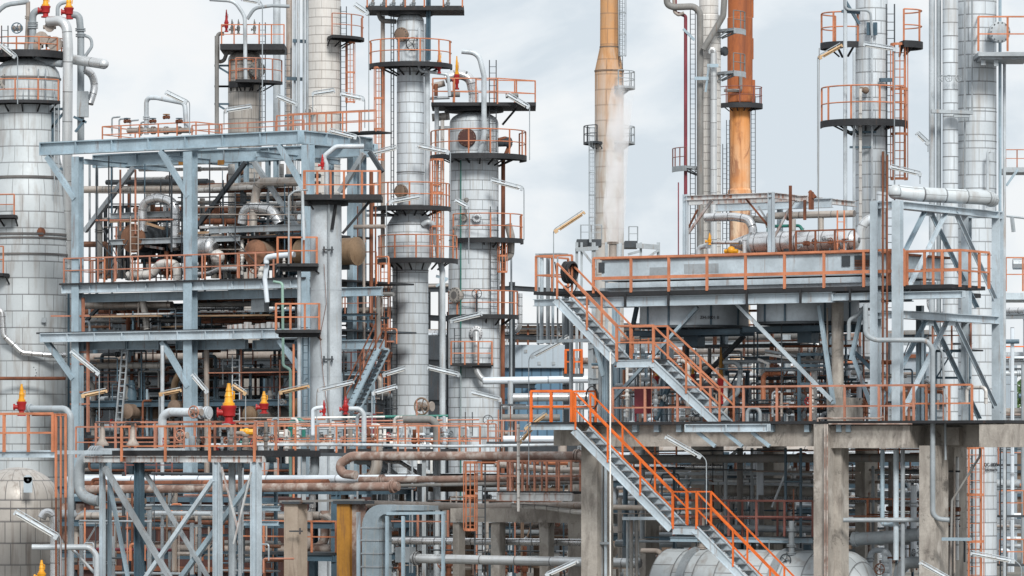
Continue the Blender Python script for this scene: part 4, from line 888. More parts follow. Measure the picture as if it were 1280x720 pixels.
MB().bar(P(1056, 0, D10-.9), P(1074, 30, D10-.8), .1).bar(P(1052, 14, D10-.9), P(1075, 16, D10-.8), .1).bar(P(1086, 28, D10-.8), P(1086, 44, D10-.8), .12).bar(P(1094, 28, D10-.8), P(1094, 44, D10-.8), .12).bar(P(1062, 165, D10-.8), P(1095, 165, D10-.8), .08).bar(P(1100, 100, D10-.8), P(1114, 100, D10-.6), .14).bar(P(1062, 184, D10-.8), P(1090, 184, D10-.8), .08).build('bracket', 'navy_steel', t)
MB().ball(P(1077, 112, D10-.8), .1).ball(P(1082, 113, D10-.8), .13).bar(P(1104, 189, D10-.7), P(1104, 240, D10-.7), .07).bar(P(1109, 193, D10-.7), P(1109, 240, D10-.7), .07).build('instrument', 'brown_vessel', t)
D11 = 158
t, c = tower('distillation_column', 'largest silver column at the right edge with a bolted manhole platform', 1220, D11, [(-30, 25.5), (262, 25.5), (280, 26), (gr(D11), 26)], 'clad_silver', group='silver columns'); CG = t
for y in (140, 177): band(t, c, D11, y, 25.5, 1, 'clad_silver', extra=.4)
manhole(t, 1250, 40, D11-1.3, 27, mat='galvanised', facing=Vector((.1, -1, 0)), depth=1.0)
m = MB().para(P(1223, 70, D11-2.4), XX*M(70, D11), YY*2.4, ZZ*.14).para(P(1226, 74, D11-2.2), XX*M(60, D11), YY*2, ZZ*.2).cbox(P(1229, 76, D11-2), XX*.15, YY*.1, ZZ*.3).cbox(P(1245, 77, D11-2), XX*.15, YY*.1, ZZ*.3); p = m.build('platform', 'galvanised', t)
rail_mb([P(1223, 64, D11-.3), P(1223, 64, D11-2.4), P(1296, 64, D11-2.4)], 1.2, .95, .055).build('railing', 'orange_rail', p)
MB().tube([P(1188, -5, D11-.9), P(1188, gr(D11), D11-.9)], M(9.8, D11), 20).build('reflux_pipe', 'clad_silver', t)
MB().bar(P(1164, 139, D11-1.6), P(1216, 141, D11-1.6), .3, .12).bar(P(1192, 145, D11-1.6), P(1212, 145, D11-1.6), .2, .1).build('clamp', 'galvanised', t)
for x in (1176, 1186, 1198): g_ = MB(); handwheel(g_, P(x, 98, D11-1.5), M(4, D11), Vector((.3*(x-1187)/10, -1, 0)), .015); g_.build('lifting_ring', 'galvanised', t)
MB().tube([P(1234.5, 260, D11-1.1), P(1234.5, 190, D11-1.1), P(1243, 188, D11-1.1)], .05, 8, .1).bar(P(1238, 189, D11-1.1), P(1243, 189, D11-1.1), .1).build('vent_pipe', 'pale_pipe', t)
MB().tube([P(1206, -5, D11-1), P(1206, gr(D11), D11-1)], .035, 6).tube([P(1215, -5, D11-1.1), P(1215, 140, D11-1.1)], .03, 6).build('conduit', 'galvanised', t)
for tx, yy, sz in (('DC-1008', 583, .2), ('DEPROPANIZER', 589, .11)): text_on(tx, P(1238.5, yy, D11-.64), sz*.9, Vector((.74, .67, 0)).normalized(), t)
ladder(t, 1206, D11-1.5, 560, 740, .5, 'dark_steel', None); ladder(t, 1218, D11-1.6, 560, 735, .42, 'orange_rail', 'orange_rail', sz=.05)
ladder(t, 1254, D11-.2, 558, 740, .2, 'dark_steel')
for px, w_, m_, l_ in ((1165, 8, 'pale_pipe', 'pale thick riser left of the largest right hand column'), (1173.5, 6, 'grey_pipe', 'grey riser tucked beside the pale one at the largest right hand column')):
    pipe('riser_pipe', [(px, -5), (px, 500)], w_, m_, l_, d=D11-.6)
pipe('riser_pipe', [(1255.5, 76), (1255.5, gr(D11))], 4, 'pale_pipe', 'pale slim riser on the right flank of the largest column', d=D11-.5); pipe('guide_beam', [(1250, -5), (1250, 400)], 4, 'blue_steel', 'blue upright on the right flank of the largest column', d=D11-.7, seg=4)
t = thing('access_platform', 'far small platform with thin rails right of the largest column', 'platform', P(1268, 230, 230)); fz = flat(230)
slab(t, fz, 1256, 1300, 209, .25, 2.5, 'galvanised'); rail_mb([P(1257, 209, 232), P(1257, 209, 230), P(1300, 209, 230)], .9, .6, .05).build('railing', 'dusty_rail', t); fbar(t, fz, (1272, 212), (1258, 232), 3, 'blue_steel', 'bracket')
t = thing('access_platform', 'lower far platform right of the blue braced frame beside dark fittings', 'platform', P(1268, 380, 200)); fz = flat(200)
slab(t, fz, 1235, 1300, 366, .3, 4, 'pale_steel'); rail_mb([P(1236, 364, 202), P(1236, 364, 200), P(1300, 364, 200)], 1.5, .9, .06).build('railing', 'orange_rail', t)
manhole(t, 1246, 338, 203, 26, mat='grey_pipe', depth=1.2); MB().tube([P(1258, 270, 201), P(1285, 273, 201)], .06, 6).tube([P(1265, 272, 201), P(1267, 290, 201)], .1, 6).tube([P(1266, 330, 201), P(1300, 330, 201)], .25, 8).build('side_pipe', 'galvanised', t)

# ================================================================ CONCRETE TABLE
RF = Face(900, 140)
ct = thing('concrete_table', 'stained concrete table of thick beams and columns under the right deck', 'structure', RF.at(1034, gr(138)))
def cbeam(xa, xb, yt, yb, back=1.1, b0=0, mat='concrete', par=None, ref=None): return block('beam', RF.back(b0), xa, xb, yt, yb, back, mat, par or ct, ref=ref)
cbeam(735, 1016, 531, 558, 1.0, .0); cbeam(692, 735, 530, 557, 1.4, -.6); cbeam(1038, 1137, 532, 560, 1.0, -.1); cbeam(1138, 1224, 531, 559, .8, 1.2); cbeam(1224, 1266, 530, 559, 1.2, -.3)
for px, w_, b0, m_ in ((736.5, 20, .1, 'concrete'), (1025.5, 17, -.35, 'concrete'), (1044, 15, .15, 'concrete'), (1158, 18, .1, 'concrete')):
    fb = RF.back(b0); block('column', fb, px-w_/2, px+w_/2, 530 if px < 1040 and px > 1000 else 557, gr(fb.d(px)), 1.0 if px < 1000 or px > 1100 else .5, m_, ct, ref=px)
for px, w_, b0 in ((876, 24, 7), (960, 14, 7.4), (1185, 16, 7.5), (1075, 12, 7.4), (800, 14, 7.4)): fb = RF.back(b0); block('column', fb, px-w_/2, px+w_/2, 556, gr(fb.d(px)), .9, 'concrete', ct, ref=px)
for b0 in (7.2,): cbeam(740, 1270, 536, 556, .9, b0)
for px in (745, 890, 1030, 1160, 1245): A = RF.at(px, HZ); A.z = RF.z(900, 557); MB().para(A+VV*.9, UU*.6, VV*6.3, ZZ*.55).build('cross_beam', 'concrete', ct)
slab(ct, RF, 700, 1262, 527, .09, 8.5, 'grating', ref=900, front=.35)
dk = thing('deck_railing', 'faded orange guard rail along the edge of the concrete table', 'railing', RF.at(900, 527))
frail(dk, RF.back(-.25), 766, 1142, 527, 1.08, 'dusty_rail', 1.15, .062, ref=900, mid=.42)
frail(dk, RF.back(.4), 1130, 1215, 527, 1.08, 'orange_rail', .9, .06, ref=900, mid=.48)
frail(dk, RF.back(5), 880, 1180, 527, 1.08, 'dusty_rail', 1.2, .06, ref=900, mid=.5)
frail(dk, RF.back(8.3), 760, 1180, 527, 1.08, 'orange_rail', 1.3, .06, ref=900, mid=.5)
fr = thing('ledge_frame', 'pale blue steel ledge bracketed to the concrete beam below the deck railing', 'structure', RF.back(-.9).at(900, 540))
fbeam(fr, RF.back(-.8), 858, 961, 530, 540, 'pale_steel', wd=.2, stiff=1.3); 
for xa in (872, 906, 940): fbar(fr, RF.back(-.7), (xa, 540), (xa+22, 558), 4, 'blue_steel', 'brace')
for px in (795, 822, 850, 965, 1010, 1050, 1062): block('anchor_plate', RF.back(-.05), px-3, px+3, 531, 540, .2, 'blue_steel', fr, front=.1)

# ================================================================ UPPER DECK WITH AIR COOLER
UF = Face(900, 141)
ud = thing('upper_deck', 'pale steel upper deck carrying the long air cooler box', 'structure', UF.at(900, 382))
def ub(xa, xb, yt, yb, b0=0, mat='pale_steel', **k): return fbeam(ud, UF.back(b0), xa, xb, yt, yb, mat, ref=900, **k)
ub(737, 1042, 368, 381, 0, wd=.25); ub(1042, 1205, 370, 379, 0, wd=.2, stiff=2)
slab(ud, UF, 737, 1092, 362, .14, 7.5, 'grating', ref=900, front=.2); slab(ud, UF, 1093, 1192, 362, .12, 2.2, 'grating', ref=900, front=.15)
for px in (781, 835, 933, 1000, 1062): block('stiffener', UF.back(-.26), px-1.2, px+1.2, 364, 381, .05, 'grating', ud, ref=900)
for b0 in (3.5, 7.4): ub(740, 1140, 369, 382, b0, 'blue_steel')
uw = Face(672, UF.d(737)+.8)                       # stair head landing at the left
ub(668, 737, 369, 378, .2, wd=.2); slab(ud, UF, 667, 740, 364, .1, 2.2, 'grating', ref=700)
ac = thing('air_cooler', 'long pale blue box of an air cooler with two round fan shrouds hanging below', 'cooler', UF.back(1).at(920, 360))
B1 = UF.back(1.0)
block('header_box', B1, 752, 1087, 321, 347, 5.2, 'pale_steel', ac, ref=900); block('header_box', B1.back(-.05), 757, 1076, 350, 357, 5.2, 'pale_steel', ac, ref=900)
block('base_frame', B1.back(.05), 750, 1090, 356.5, 365, 5.2, 'galvanised', ac, ref=900); block('top_grille', B1.back(-.1), 750, 1092, 318.3, 321, 5.4, 'rust', ac, ref=900)
block('flange_strip', B1.back(-.03), 752, 1087, 346.5, 348, 5.2, 'galvanised', ac, ref=900)
for xa, xb, ya, yb in ((812, 838, 332, 343), (855, 898, 329, 341)): block('weathered_patch', B1.back(-.008), xa, xb, ya, yb, .02, 'galvanised', ac, ref=900)
for xa, xb in ((748, 755), (1052, 1062), (1068, 1087)): block('louvre', B1.back(-.04), xa, xb, 324, 337, .1, 'dark_steel', ac, ref=900)
for i in range(6): MB().para(B1.back(-.08).at(1068, 326+i*2), UU*.5, VV*.03, ZZ*.02).build('louvre_blade', 'rust', ac)
for px, hw in ((868, 68), (1010, 64)):
    d_ = B1.back(1.15).d(px); cc = column_xy(px, d_); z0, z1 = P(0, 408 if px < 900 else 403, d_).z, P(0, 372, d_).z
    f_ = MB().lathe(cc, [(z0, M(hw, d_)), (z1, M(hw, d_))], 48, cap=(False, False)).build('fan_shroud', 'fan_grey', ac)
    MB().annulus(Vector((cc.x, cc.y, z0)), M(hw-1, d_), M(hw+2, d_), .08).build('rim', 'dark_steel', f_)
    m = MB()
    for i in range(4): a = pi/2*i+.5; q = Vector((cos(a), sin(a), 0)); m.para(cc+ZZ*(z0+.3)+q*.2-ZZ.cross(q)*.12, q*M(hw-10, d_), ZZ.cross(q)*.3, ZZ*.03)
    m.build('fan_blade', 'galvanised', f_); MB().lathe(cc+ZZ*(z0-.1), [(0, .2), (.5, .25)], 14).build('fan_hub', 'dark_steel', f_)
    A = cc-UU*M(hw*1.15, d_); MB().ibeam(A+ZZ*(z0-.22), A+UU*M(hw*2.4, d_)+ZZ*(z0-.22), .2, .24, side=VV).ibeam(A+ZZ*(z0-.22)-VV*.9, A+UU*M(hw*2.4, d_)+ZZ*(z0-.22)-VV*.9, .15, .18, side=VV).cbox(cc+ZZ*(z0-.45), UU*.5, VV*.5, ZZ*.4).build('motor_beam', 'navy_steel', f_)
    for a in (-120, -75, -40, -150): q = Vector((cos(radians(a)), sin(radians(a)), 0)); MB().cbox(cc+q*M(hw+.6, d_)+ZZ*(z0+z1)/2, q*.04, ZZ.cross(q)*.06, ZZ*(z1-z0)*.98).build('seam', 'navy_steel', f_)
text_on('ZH-1001 B', P(887, 398.5, B1.back(1.15).d(868)-M(68, 141)+.04-.14), .135, XX, ac)
ur = thing('deck_railing', 'broad orange guard rail in front of the air cooler', 'railing', UF.at(900, 363))
frail(ur, UF.back(-.2), 742, 1130, 363, 1.12, 'orange_rail', 1.32, .07, ref=900, wide_mid=.1, mid=.42)
frail(ur, UF.back(.0), 1090, 1200, 363, 1.12, 'orange_rail', .62, .07, ref=1000, mid=.45, turn=(0, 2)); frail(ur, UF.back(2.1), 1100, 1200, 363, 1.12, 'orange_rail', .8, .06, ref=1000)
frail(ur, UF.back(.0), 670, 715, 363, 1.12, 'orange_rail', 1.0, .06, ref=700, turn=(2, 0), mid=.45)
for px in (781, 835, 933, 1000, 1062): pass
# posts and braces below the upper deck
def up(px, ya, yb, w_, mat='pale_steel', b0=1.0, name='post'): return fbar(ud, UF.back(b0), (px, ya), (px, yb), w_, mat, name, 'tube' if w_ < 7 else 'I')
for px, ya, w_, m_, b0 in ((672, 318, 2.5, 'galvanised', 1.4), (677, 318, 5, 'pale_steel', 1.6), (685, 318, 5, 'galvanised', 2.2), (691, 318, 3.5, 'pale_steel', 2.4), (697, 318, 2, 'galvanised', 1), (714, 384, 5, 'galvanised', 2.6), (704, 366, 3, 'grey_pipe', 3)): up(px, ya, 430 if px < 712 else 530, w_, m_, b0)
MB().para(UF.back(1.4).at(669, 318.5), UU*.9, VV*.6, ZZ*.04).build('cap_plate', 'galvanised', ud)
for px, w_ in ((750, 4.5), (757, 7), (764, 4)): up(px, 440, 527, w_, 'grey_pipe' if w_ < 7 else 'blue_steel', 2)
fbar(ud, UF.back(1.2), (743, 427), (754, 470), 4, 'blue_steel', 'brace'); fbar(ud, UF.back(1.2), (672, 427), (742, 425), 4, 'pale_steel', 'strut')
m = MB().tube([UF.back(1.1).at(1047, 378), UF.back(1.1).at(1047, 500)], .19, 20); m.build('round_column', 'concrete', ud); block('plinth', UF.back(.8), 1034, 1060, 497, 527, 1.0, 'concrete', ud)
for a, b, w_, m_, b0 in (((920, 379), (1040, 501), 4, 'pale_steel', .3), ((1024, 382), (1042, 505), 4.5, 'blue_steel', .6), ((872, 384), (764, 502), 4, 'blue_steel', .4), ((796, 384), (780, 462), 4.5, 'navy_steel', 2), ((930, 420), (880, 470), 5, 'dark_steel', 4), ((1078, 385), (1064, 450), 4.5, 'blue_steel', .9), ((1064, 440), (1088, 505), 4, 'blue_steel', .9), ((1068, 440), (1090, 462), 4, 'navy_steel', 1.2), ((845, 460), (820, 525), 5, 'navy_steel', 3), ((852, 478), (868, 512), 4, 'blue_steel', 3), ((1028, 430), (1014, 470), 5, 'clad_cream', 4)):
    fbar(ud, UF.back(b0), a, b, w_, m_, 'brace')
for px, b0 in ((770, 7), (905, 7), (1035, 8), (1150, 7), (830, 5)): fbar(ud, UF.back(b0), (px, 382), (px, 527), 8, 'blue_steel', 'column', 'I')
# things on top of the deck: rusty pipe bridge and silver vessel
TF = UF.back(5.5); TB = UF.back(8)
pb = thing('pipe_bridge', 'rust streaked white steel portal above the silver vessel on the upper deck', 'structure', TF.at(960, 318))
def tb(xa, ya, xb, yb, w_, mat='white_rusty', f=TF, kind='I'): return fbar(pb, f, (xa, ya), (xb, yb), w_, mat, 'beam', kind)
fbar(pb, TF, (857, 320), (857, 243), 6, 'pale_steel', 'post', 'I'); fbar(pb, TF, (964, 318), (964, 240), 7, 'pale_steel', 'post', 'I'); fbar(pb, TB, (975, 318), (975, 258), 6, 'pale_steel', 'post', 'I')
fbeam(pb, TF, 857, 965, 241, 247, 'white_rusty', wd=.16, ref=960); fbeam(pb, Face(966, TF.d(966), VV), 967, 1068, 241, 248, 'white_rusty', wd=.16, ref=967)
fbeam(pb, TF.back(1.6), 858, 1010, 247, 254, 'white_rusty', wd=.14); fbeam(pb, TF.back(2.4), 895, 1040, 250, 262, 'pale_steel', wd=.2)
fbar(pb, TF, (988, 232), (988, 318), 3, 'rust', 'post'); fbar(pb, TF, (1006, 250), (1006, 275), 3, 'rust', 'hanger'); fbar(pb, TF, (1014, 240), (1014, 262), 5, 'rust', 'hanger'); fbar(pb, TF, (1012, 239), (1019, 247), 4, 'rust', 'hanger')
for a, b, w_, m_ in (((890, 250), (860, 292), 3, 'white_rusty'), ((992, 252), (968, 296), 2.5, 'white_rusty'), ((932, 248), (960, 282), 2, 'rust'), ((948, 258), (962, 280), 2, 'galvanised'), ((872, 262), (858, 290), 2, 'rust')): fbar(pb, TF.back(.2), a, b, w_, m_, 'brace')
t = thing('horizontal_vessel', 'shiny silver horizontal vessel under the rusty portal on the upper deck', 'vessel', TF.at(950, 318))
V0 = TF.back(1).at(916, 305); r_ = M(14, V0.y)
MB().lathe(V0, [(0, r_*.35), (.15, r_*.5), (.75, r_), (1.8, r_), (2.3, r_*1.0), (4.4, r_*.95), (4.6, r_*.7), (4.7, .1)], 30, UU).build('shell', 'clad_shiny', t)
MB().lathe(V0, [(.72, r_*1.06), (.8, r_*1.06)], 30, UU).lathe(V0, [(1.7, r_*1.12), (1.78, r_*1.12)], 30, UU).build('flange', 'galvanised', t)
MB().cbox(V0+UU*2.2-ZZ*.4, UU*.25, VV*.6, ZZ*.4).build('saddle', 'dark_steel', t)
pipe('overhead_pipe', [(942, 302), (941, 285), (936, 274), (918, 271), (882, 272)], 11, 'clad_shiny', 'tapering silver pipe bending down into the silver vessel', face=TF.back(1), bend=.35)
pipe('header_pipe', [(960, 270), (1068, 267)], 9, 'clad_tan', 'silver pipe running level right of the rusty portal post', face=TF.back(2), flanges=(.25,))
pipe('header_pipe', [(921, 271), (960, 276), (962, 284)], 9, 'clad_dull', 'dull pipe behind the rusty portal post', face=TF.back(2.2), bend=.2)
pipe('nozzle_pipe', [(925, 303), (888, 303)], 5, 'clad_shiny', 'small silver nozzle pipe left of the silver vessel', face=TF.back(.7)); pipe('nozzle_pipe', [(873, 320), (873, 309), (886, 307), (887, 320)], 6, 'pale_pipe', 'pale elbow pipe left of the silver vessel', face=TF.back(.5), bend=.15)
pipe('nozzle_pipe', [(931, 300), (931, 318)], 6, 'clad_shiny', 'short silver drop pipe at the head of the silver vessel', face=TF.back(.6))
pipe('green_pipe', [(960, 293), (960, 283), (1000, 282), (1004, 290)], 4, 'green', 'dark green pipe loop behind the portal post', face=TF.back(1.6), bend=.15)
pipe('drop_pipe', [(991, 316), (991, 274)], 8, 'clad_dull', 'dull drop pipe beside the rusty portal post', face=TF.back(1.4)); pipe('drop_pipe', [(1026, 272), (1026, 318)], 8, 'clad_tan', 'tan drop pipe right of the rusty post', face=TF.back(2)); pipe('drop_pipe', [(1003, 285), (1003, 318)], 5, 'clad_shiny', 'slim shiny drop pipe between two thicker ones', face=TF.back(1.8))
relief_valve(887, 306, 291, 5, TF.d(887)+.4, 'small yellow valve at the left end of the upper deck', body='yellow'); 
m = MB().ball(TF.back(.5).at(914, 313), .14).tube([TF.back(.5).at(906, 314), TF.back(.5).at(922, 314)], .07, 8); tag(m.build('control_valve', 'yellow'), 'yellow squat valve below the silver vessel head', 'valve')
for i, px in enumerate((998, 1008, 1018, 1030, 1038, 1046, 1056)):
    gate_valve(px, 303+R.randint(-4, 5), 7, TF.d(px)+R.uniform(-.5, 1), '', wheel=R.choice(['rust', 'galvanised']), body=R.choice(['rust', 'galvanised', 'clad_dull']), axis=R.choice([ZZ, -VV]), autol='small fitting right of the silver vessel', group='fittings right of the silver vessel')
frail(pb, TF.back(-.6), 995, 1068, 318, .78, 'rust', .8, .05)
t = thing('access_ladder', 'orange ladder frame standing on the upper deck by the pale column', 'ladder', TF.at(1051, 318)); ladder(t, 1051, TF.d(1051)-.3, 263, 318, .22, 'orange_rail'); ladder(t, 1043, TF.d(1051)-.6, 310, 318, .3, 'dark_steel')
pipe('vent_pipe', [(1056, 318), (1056, 280)], 4, 'pale_pipe', 'pale post at the right end of the upper deck', face=TF); pipe('vent_pipe', [(1023, 315), (1024, 60)], 1, 'dull_pipe', 'wire thin pole rising from the upper deck to the lamp beside the pale column', face=TF)
pipe('overhead_pipe', [(1076, 315), (1076, 286), (1082, 276), (1098, 270), (1102, 240)], 12, 'clad_silver', 'thick pale elbow at the foot of the two platform column', d=D10-3, bend=.5)
# hose coil on the landing rail
t = thing('hose_coil', 'black hose coiled over the rail at the head of the upper stairs', 'hose', UF.back(-.3).at(711, 355))
m = MB(); hc = UF.back(-.45).at(713, 339); ax = Vector((-.8, .6, 0)); e1 = Vector((.6, .8, 0))
for i in range(30):
    rr = .235+.05*R.random(); o_ = ax*R.uniform(-.13, .17)+Vector((0, 0, R.uniform(-.04, .02))); m.tube([hc+o_+e1*(cos(2*pi*k/20)*rr)+ZZ*(sin(2*pi*k/20)*rr*(1.3 if sin(2*pi*k/20) < 0 else 1.1))+ax*.03*sin(2*pi*k/9+i) for k in range(21)], .024, 5, 0)
m.build('coil', 'rubber', t); MB().tube([hc+Vector((-.5, 0, .3)), hc+Vector((-.42, 0, -.3)), hc+Vector((-.1, 0, -.6)), hc+Vector((.1, 0, -.35))], .02, 5, .2).tube([hc+Vector((.2, 0, -.3)), hc+Vector((.18, 0, -.55)), hc+Vector((.05, 0, -.75))], .02, 5, .2).build('hose_tail', 'rubber', t)
t = thing('hose_coil', 'black hose hung at the head of the vivid orange lower stairs', 'hose', RF.back(-.5).at(740, 505)); m = MB(); hc = RF.back(-.6).at(740, 497)
for i in range(7): m.tube([hc+Vector((cos(2*pi*k/16)*(.17+.04*R.random()), i*.03, sin(2*pi*k/16)*.36)) for k in range(17)], .02, 5, 0)
m.build('coil', 'rubber', t)

# ================================================================ STAIRS
def stairs(name, label, face, flights, landings, rail, string='pale_steel', width=.85, h=1.05, tread='galvanised', t_=.055):
    """flights: ((x0,y0),(x1,y1)) along the upper edge of the near stringer, walking line on a face"""
    root = thing(name, label, 'stairs', face.at(*flights[-1][1]))
    for a, b in flights:
        p, q = face.at(*a), face.at(*b); T = (q-p).normalized(); n = T.cross(VV).normalized(); n = n if n.z > 0 else -n
        hh = .26
        for k in (0, width):
            m = MB(); o_ = VV*k-n*hh/2; m.ibeam(p+o_, q+o_, .09, hh, side=VV, t=.022); m.build('stringer', string, root)
        m = MB(); N_ = max(4, int(abs(p.z-q.z)/.2)); 
        for i in range(N_):
            s_ = p+(q-p)*((i+.5)/N_)-n*.10; hx = (q-p); hx.z = 0; hx.normalize(); m.para(s_-hx*.13, hx*.26, VV*width, ZZ*.03); m.para(s_-hx*.13-ZZ*.03, hx*.02, VV*width, ZZ*.05)
        m.build('treads', tread, root)
        for k, nm in ((-.03, 'handrail'), (width+.03, 'handrail')):
            m = MB(); o_ = VV*k; m.bar(p+o_+ZZ*h, q+o_+ZZ*h, t_, t_); m.bar(p+o_+ZZ*h*.5, q+o_+ZZ*h*.5, t_*.85, t_*.85); K = max(2, round((q-p).length/1.5))
            for i in range(K+1):
                s_ = p+(q-p)*(i/K)+o_; m.bar(s_-ZZ*.1, s_+ZZ*(h-.003), t_*.88, t_*1.1)
            m.build(nm, rail, root)
    for a, b in landings:
        p, q = face.at(*a), face.at(*b); q.z = p.z; hx = (q-p).normalized()
        m = MB().para(p-ZZ*.05, q-p, VV*(width+.05), ZZ*.05); m.build('landing', 'dark_steel', root)
        for k in (0, width): MB().ibeam(p+VV*k-ZZ*.15, q+VV*k-ZZ*.15, .09, .24, side=VV, t=.02).build('stringer', string, root)
        rail_mb([p-VV*.03, q-VV*.03], h, 1.2, t_).build('handrail', rail, root); rail_mb([p+VV*width, q+VV*width], h, 1.2, t_).build('handrail', rail, root)
    return root
SF = UF.back(-1.15)
s1 = stairs('staircase', 'upper pale steel staircase with faded salmon rails descending from the air cooler deck', SF, [((697, 370), (772, 448)), ((817, 449), (900, 527))], [((771, 449), (818, 449))], 'orange_rail', t_=.052)
SG = RF.back(-1.6)
s2 = stairs('staircase', 'lower staircase with vivid orange rails running down to the bottom edge', SG, [((720, 533), (842, 657)), ((871, 657), (1010, 800))], [((841, 657), (872, 657))], 'vivid_rail', t_=.046)
t = thing('stair_landing', 'vivid orange railed landing at the head of the lower staircase', 'platform', SG.at(690, 528))
z = SG.z(690, 527.5); A, B = SG.at(664, HZ), SG.at(720, HZ); A.z = B.z = z
MB().para(A-ZZ*.08, B-A, VV*1.3, ZZ*.08).build('deck', 'grating', t); MB().ibeam(A-ZZ*.17, B-ZZ*.17, .1, .16, side=VV).build('edge_beam', 'pale_steel', t)
rail_mb([A+VV*1.2, A, A+(B-A)*.9], .98, .9, .07).build('railing', 'vivid_rail', t); rail_mb([A+VV*1.2, B+VV*1.2], .98, .9, .06).build('railing', 'vivid_rail', t)

# ================================================================ BLUE BRACED FRAME on the right
bf = thing('braced_tower', 'tall pale blue frame with crossed braces standing on the concrete table at right', 'structure', P(1170, 530, 139))
G1 = Face(1122, 137.3, VV); G2 = Face(1095, 137.9, VV)
for f_, px, w_ in ((G1, 1122, 11), (G2, 1094.5, 10.5), (G1, 1247, 11), (G2, 1208, 10)):
    a, b = f_.at(px, 530), f_.at(px, 252+(8 if px > 1200 else 0)); a.z = RF.z(900, 529); b.z = P(0, 251, 137.5).z; MB().ibeam(a, b, M(w_, a.y), M(w_, a.y)*1.0, side=UU, t=.03).build('column', 'pale_steel', bf)
def gbeam(f_, xa, xb, yt, yb, ref): return fbeam(bf, f_, xa, xb, yt, yb, 'pale_steel', ref=ref, wd=.24)
gbeam(G1, 1128, 1250, 252, 261, 1128); gbeam(G2, 1098, 1208, 251, 259, 1100); gbeam(G1, 1124, 1245, 388, 398, 1124); gbeam(G2, 1098, 1208, 388, 397, 1100)
for za in (252, 390):
    a, b = G2.at(1094.5, za), G1.at(1122, za); b.z = a.z = P(0, za+4, 137.5).z; MB().ibeam(a, b, .2, .2, side=VV).build('beam', 'pale_steel', bf)
    a, b = G2.at(1208, za), G1.at(1247, za); b.z = a.z = P(0, za+4, 137.5).z; MB().ibeam(a, b, .2, .2, side=VV).build('beam', 'pale_steel', bf)
for a, b, f_ in (((1157, 264), (1105, 368), G2), ((1185, 263), (1128, 377), G1), ((1164, 264), (1222, 384), G2), ((1195, 264), (1248, 380), G1), ((1158, 401), (1103, 506), G2), ((1185, 401), (1129, 516), G1), ((1167, 401), (1225, 523), G2), ((1194, 400), (1251, 520), G1)):
    fbar(bf, f_, a, b, 6, 'pale_steel' if f_ is G1 else 'blue_steel', 'brace', 'L')
for f_, px, y in ((G1, 1189, 262), (G2, 1160, 262), (G1, 1189, 399), (G2, 1162, 399)): m = MB(); q = f_.at(px, y+3); m.cbox(q, f_.dir*.55, UU*.03, ZZ*.25); m.build('gusset', 'pale_steel', bf)
pipe('header_pipe', [(1122, 240, 140.5), (1150, 243, 140.5), (1232, 247, 141.5), (1240, 250, 143)], 19, 'clad_vessel', 'fat pale pipe lying across the top of the blue braced frame', bend=.4); MB().ball(P(1119, 240, 140.4), M(9.4, 140), 14).build('end_cap', 'clad_vessel', bpy.data.objects['header_pipe.007'] if 'header_pipe.007' in bpy.data.objects else None)
for i, (px, w_) in enumerate(((1103.5, 2.8), (1108.8, 2.5))): pipe('rust_pipe', [(px, 190+5*i), (px, 527)], w_, 'rust', ['left one of two thin rusty pipes running up the blue braced frame', 'right one of two thin rusty pipes running up the blue braced frame'][i], d=136.9, flanges=(.55,))
pipe('rust_pipe', [(1022, 527), (1022, 523), (1100, 523), (1104, 521)], 2.5, 'rusty_pipe', 'thin rusty pipe lying along the top of the concrete beam', face=RF.back(-.5), bend=.1); pipe('rust_pipe', [(1036, 530), (1140, 530)], 2, 'rusty_pipe', 'thinner rusty line just under the other on the concrete beam', face=RF.back(-.45))
for i, px in enumerate((1034, 1031)): pipe('rust_pipe', [(px, 530), (px, gr(138))], 2, 'rusty_pipe', ['right rusty line down the gap of the double concrete column', 'left rusty line down the gap of the double concrete column'][i], face=RF.back(-.5))
pipe('water_pipe', [(1082, 380), (1082, 420), (1095, 425), (1158, 425), (1166, 436), (1166, 600), (1166, 648), (1187, 650)], 6.5, 'grey_pipe', 'grey pipe crossing behind the braced frame then dropping past the concrete beam', d=136.2, bend=.35)
pipe('water_pipe', [(1054, 650), (1187, 650)], 6, 'grey_pipe', 'grey level pipe at knee height joining the long drop pipe at bottom right', d=137.4)
pipe('drain_pipe', [(1172, 432), (1178, 440), (1181, 500), (1182, 575)], 3, 'grey_pipe', 'slim pipe right of the long grey drop pipe', d=136.4, bend=.2); pipe('drain_pipe', [(1174, 530), (1174, 512), (1178, 508), (1178, 720)], 2, 'grey_pipe', 'hair thin drain beside the long grey drop pipe', d=136.8) if False else None
pipe('header_pipe', [(1061, 425), (1061, 400), (1072, 394), (1080, 384)], 5, 'grey_pipe', 'cranked grey pipe left of the braced frame', d=139, bend=.2)
# ================================================================ LOWER RIGHT
t = thing('horizontal_vessel', 'big grey horizontal vessel with ribs at the bottom right behind the concrete column', 'vessel', RF.back(2).at(950, 760))
q0 = RF.back(2.2).at(838, 746); r_ = M(62, 140)
MB().lathe(q0, [(0, r_), (6.3, r_)]+[(6.3+r_*.62*sin(pi/2*i/7), r_*cos(pi/2*i/7)) for i in range(1, 8)], 48, UU).build('shell', 'clad_vessel', t)
for s_ in (1.0, 4.3): MB().lathe(q0, [(s_, r_*1.05), (s_+.28, r_*1.05)], 48, UU).build('rib', 'galvanised', t)
for s_ in (1.1, 4.4): MB().cbox(q0+UU*s_-ZZ*r_*1.2, UU*.3, VV*r_*1.6, ZZ*r_*1.1).build('saddle', 'concrete', t)
t = thing('walkway', 'steel walkway with dull maroon rails above the big grey vessel', 'platform', RF.back(2).at(940, 675)); WF = RF.back(1.9)
